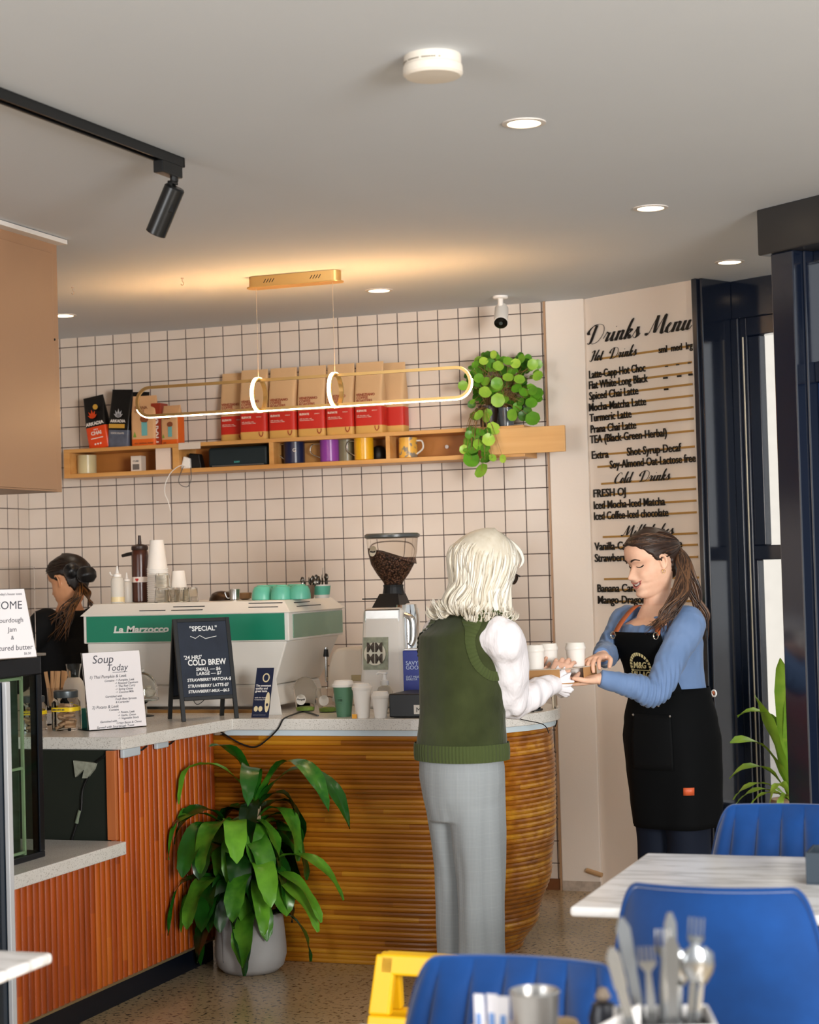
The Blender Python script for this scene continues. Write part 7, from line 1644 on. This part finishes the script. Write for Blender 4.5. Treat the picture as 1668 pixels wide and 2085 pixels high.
# leather tag, pocket, rivets (angles: 90 = straight in front, larger = her left, nearer the camera)
b = MB(); b.grid([[surf(a, z, .005) for a in (140, 145, 150, 155)] for z in (.655, .682)]); b.build('leather_tag', mat('orange_leather', 'c2552e', .5, var=.15, vscale=60), ap, smooth=True, solid=.002)
b = MB(); b.grid([[surf(lerp(78, 128, k/16), lerp(.74, .935, j/8), .006) for k in range(17)] for j in range(9)]); b.build('pocket', mat('apron_pocket', '0a0b0c', .8, spec=.12, var=.1), ap, smooth=True, solid=.003)
for a_, z_ in ((79, .93), (127, .93), (92, .965), (112, .965)):
    b = MB(); b.X = Matrix.Translation(surf(a_, z_, .009)) @ Matrix.Diagonal((.0045, .0045, .0045, 1)); b.lathe([(.05, -1), (.7, -.7), (1, 0), (.7, .7), (.05, 1)], 10); b.build('rivet', mat('pale_rivet', 'c9c6c0', .3, .9), ap, smooth=True)
b = MB(); b.tube([surf(222, waist.z-.004, .010)+vb*.011*math.cos(a)+r*.011*math.sin(a) for a in [2*PI*k/16 for k in range(16)]], .003, 6, closed=True); b.build('side_ring', M_white, ap, smooth=True)
b = MB(); b.tube(cr([surf(222, waist.z, .010), surf(245, waist.z-.02, .012), surf(262, waist.z-.01, .012)], 5), .006, 6); b.build('tie_strap', M_lthr, ap, smooth=True)
# printed emblem on the bib: dotted arch over two lines of lettering
cz_, cj = bib[4][12], None
up_ = (bib[9][12]-bib[3][12]).normalized(); nb = f; rt = -r   # picture-left to right along the bib seen from the front is her right to left
em_ = bib[6][13]+f*.006; b = MB()
for k in range(15):
    a = math.radians(-15+210*k/14); c0_ = em_+rt*(.046*math.cos(a))*1.+up_*(.046*math.sin(a)*1.0); u1, u2 = (rt*math.cos(a)+up_*math.sin(a)), (-rt*math.sin(a)+up_*math.cos(a))
    q = [b.v(c0_+u1*x_+u2*y_-nb*(.35*abs((c0_-em_).dot(r))**1.5)) for x_, y_ in ((-.006, -.0035), (.006, -.0055), (.006, .0055), (-.006, .0035))]; b.f(*q)
for zz, hw_ in ((-.012, .046), (-.060, .0)):
    if hw_: q = [b.v(em_+rt*x_+up_*(zz+y_)) for x_, y_ in ((-hw_, -.0015), (hw_, -.0015), (hw_, .0015), (-hw_, .0015))]; b.f(*q)
b.build('emblem_arch', M_aprp, ap)
Rm = Matrix(((rt.x, up_.x, nb.x), (rt.y, up_.y, nb.y), (rt.z, up_.z, nb.z))).to_euler()
L_ = [text(s_, sz, M_aprp, 'emblem_lettering', ap, em_+up_*dz+nb*.002, rot=tuple(Rm), align='CENTER', off=.0008) for s_, sz, dz in (('M&G', .030, -.004), ('VILLAGE', .029, -.038))]
joined(L_, 'emblem_lettering')
# ------------------------------------------------------------------ barista behind the machine
M_hbk = hair_mat('dark_streaked_hair', '120c08', '2a1a10', '8a5a2c'); BB = Vector((.46, -.80, 0))
def BP(px, py, y=-.80): return at(px, py, y=y)-BB
f = (-IR*.80+FW*.60).normalized(); r = Vector((f.y, -f.x, 0))
ba = thing('person', 'barista in black with a large black hair bow, turned away behind the espresso machine', 'person', BB)
hc = BP(138, 1180); neck = BP(142, 1238); chest = BP(135, 1330); hipc = Vector((chest.x, chest.y, .86)); fh = (-IR*.86+FW*.42+Vector((0, 0, -.28))).normalized()
hm = head_matrix(hc, fh, vb, 1.0); HI = lambda x_, y_, z_: hm @ Vector((x_, y_, z_))
sR, sL = neck+r*.165+vb*-.07, neck-r*.165+vb*-.07; eR, eL = sR+f*.12+vb*-.25+r*.03, sL+f*.14+vb*-.25-r*.02; wR, wL = eR+f*.20+vb*.02-r*.06, eL+f*.20+vb*.02+r*.04
b = MB(); b.loft([ring(c, r, f, rx, ry) for c, rx, ry in ((hipc+vb*-.1, .15, .10), (hipc, .165, .115), (hipc.lerp(chest, .5), .13, .10), (chest, .15, .105), (chest+vb*.08, .15, .085), (neck+vb*-.02, .075, .055), (neck+vb*.02, .05, .048))])
limb(b, [neck+vb*-.05, neck+vb*.03, hc+vb*-.05-fh*.02], [.058, .049, .052])
for s_, e_, w_, d_ in ((sR, eR, wR, r), (sL, eL, wL, -r)): limb(b, [s_-d_*.04, s_, s_.lerp(e_, .5), e_, e_.lerp(w_, .5), w_], [.05, .05, .042, .037, .033, .024])
hand(b, wR, f*1.+vb*-.2, Vector((0, 0, -1)), .92, (.3, .3, .35, .4), (.3, .3), side=-1); hand(b, wL, f*1.+vb*-.2, Vector((0, 0, -1)), .92, (.3, .3, .35, .4), (.3, .3), side=1)
for sg in (1, -1):
    a_ = hipc+r*.085*sg; ft = Vector((a_.x, a_.y, .09)); limb(b, [a_+vb*-.02, a_.lerp(ft, .25), a_.lerp(ft, .5), a_.lerp(ft, .75), ft], [.09, .078, .055, .05, .036]); limb(b, [ft+vb*-.03-f*.04, ft+vb*-.055+f*.06, ft+vb*-.065+f*.15], [.035, .034, .022])
b.X = hm; b.loft(head_rings(48, .2))
for s_ in (1, -1):
    pts = [(.006, .0705, -.030), (-.004, .077, -.024), (-.010, .083, -.008), (-.008, .085, .010), (.002, .082, .020), (.010, .077, .014), (.009, .073, .002)]; b.tube(cr([(x_, s_*y_, z_) for x_, y_, z_ in pts], 4), .0046, 8)
b.X = None; fuse(b, 'body', skin_mat('tan_skin', 'c48a62', 'd59c74'), .0042, 2, ba)
b = MB(); b.loft([ring(c, r, f, rx, ry) for c, rx, ry in ((hipc+vb*-.02, .172, .125), (hipc.lerp(chest, .5), .155, .12), (chest, .172, .125), (chest+vb*.07, .172, .10), (neck+vb*-.045, .13, .075), (neck+vb*-.012, .066, .06))])
for s_, e_, w_, d_ in ((sR, eR, wR, r), (sL, eL, wL, -r)): limb(b, [s_-d_*.05, s_, s_.lerp(e_, .5), e_, e_.lerp(w_, .5)], [.065, .068, .06, .052, .048])
M_bsh = mat('black_shirt', '0a0a0b', .8, spec=.2); fuse(b, 'black_shirt', M_bsh, .006, 3, ba, clothfold(.006, 12, 1))
b = MB(); b.loft([ring(c, r, f, rx, ry) for c, rx, ry in ((hipc+vb*.0, .168, .12), (hipc+vb*-.14, .175, .125))])
for sg in (1, -1): a_ = hipc+r*.085*sg; b.loft([ring(c, r, f, rx, ry) for c, rx, ry in ((a_+vb*-.06, .092, .11), (Vector((a_.x, a_.y, .45)), .07, .075), (Vector((a_.x, a_.y, .03)), .07, .08))])
fuse(b, 'trousers', M_bsh, .008, 3, ba)
for sg in (1, -1):
    a_ = hipc+r*.085*sg; b = MB(); shoe(b, Vector((a_.x, a_.y, .09))); o = b.build('shoe', mat('black_leather', '101012', .35), ba, smooth=True)
    for v in o.data.vertices: v.co.z = max(v.co.z, .001)
thr = [(0, .07), (35, .064), (55, .045), (72, .01), (84, -.004), (92, .02), (104, .008), (116, -.045), (140, -.07), (180, -.08)]
ha = cap_hair(hm, thr, lambda a, z: .008+.006*sstep(100, 170, a), M_hbk, ba, name='hair', tv=.15)
b = MB(); tint = []; rnd = random.Random(17); tw = BP(163, 1188, -.83)
for k in range(70):
    a = math.radians(rnd.choice((-1, 1))*rnd.uniform(10, 110)); zz = rnd.uniform(max(interp(thr, abs(math.degrees(a))), .0), .09); P_ = []
    for t_ in (0, .3, .6, .85, 1):
        a2 = a+(math.copysign(PI, a)-a)*t_*.98; z2 = lerp(zz, .0, sstep(.2, 1, t_)); w_ = hint(HWD, z2); ca, sa = math.cos(a2), math.sin(a2); y = w_*sa; x_ = face_x(y*.99, z2, 0) if ca > 0 else -.008+(hint(HB, z2)+.008)*abs(ca)**.95; e = .0085+.006*sstep(100, 170, abs(math.degrees(a2))); nz = sstep(.04, .109, z2); P_.append(HI(x_+ca*e*(1-.8*nz), y+sa*e*(1-.8*nz), z2+e*nz))
    lock(b, tint, P_, .004, .0035, rnd.uniform(0, .45), .35, 4, 5)
for k in range(60):
    s0_ = tw+Vector((rnd.uniform(-.012, .012), rnd.uniform(-.01, .01), rnd.uniform(-.012, .012))); tv = rnd.uniform(.05, 1)
    if k < 22: e_ = BP(184+rnd.uniform(-8, 8), 1230+rnd.uniform(-6, 10), -.90); M1, M2 = BP(176+rnd.uniform(-8, 8), 1205, -.89), BP(181, 1220, -.9)
    elif k < 48: e_ = BP(100+rnd.uniform(-16, 40), 1280+rnd.uniform(-20, 30), -.985); M1, M2 = BP(160+rnd.uniform(-10, 8), 1212, -.92), BP(134+rnd.uniform(-12, 18), 1242+rnd.uniform(-6, 6), -.975)
    else: e_ = BP(118+rnd.uniform(-12, 22), 1302+rnd.uniform(-10, 8), -.995); M1, M2 = BP(158+rnd.uniform(-8, 8), 1216, -.93), BP(140+rnd.uniform(-8, 12), 1258, -.985)
    lock(b, tint, [s0_, M1, M2, e_], .0065, .004, tv, .4, 6, 6)
lk = b.build('ponytail', M_hbk, ha, smooth=True, angle=0); set_tint(lk, tint)
# bow: two puffed loops and a knot
M_bow = mat('black_satin', '0b0b0d', .4, sheen=.2); b = MB()
for cx, cy, ex, ey, an in ((146, 1163, .040, .033, .5), (176, 1170, .046, .036, -.25)):
    c0_ = BP(cx, cy, -.865); rows = []
    for j in range(13):
        v_ = -1+2*j/12; row = []
        for k in range(25):
            a = 2*PI*k/24; rr = (1-abs(v_)**2.6)**.5*(1+.10*math.sin(a*5+v_*3)); x_ = v_*ex; y_ = math.cos(a)*ey*rr; z_ = math.sin(a)*.026*rr
            row.append(c0_+IR*(x_*math.cos(an)-y_*math.sin(an))+vb*(x_*math.sin(an)+y_*math.cos(an))-FW*(z_+.012*math.cos(v_*2)))
        rows.append(row)
    b.grid(rows)
kc = BP(162, 1174, -.885); b.X = Matrix.Translation(kc) @ Matrix.Diagonal((.013, .012, .018, 1)); b.lathe([(.05, -1), (.7, -.7), (1, 0), (.7, .7), (.05, 1)], 12); b.X = None
b.build('hair_bow', M_bow, ba, smooth=True, angle=60)
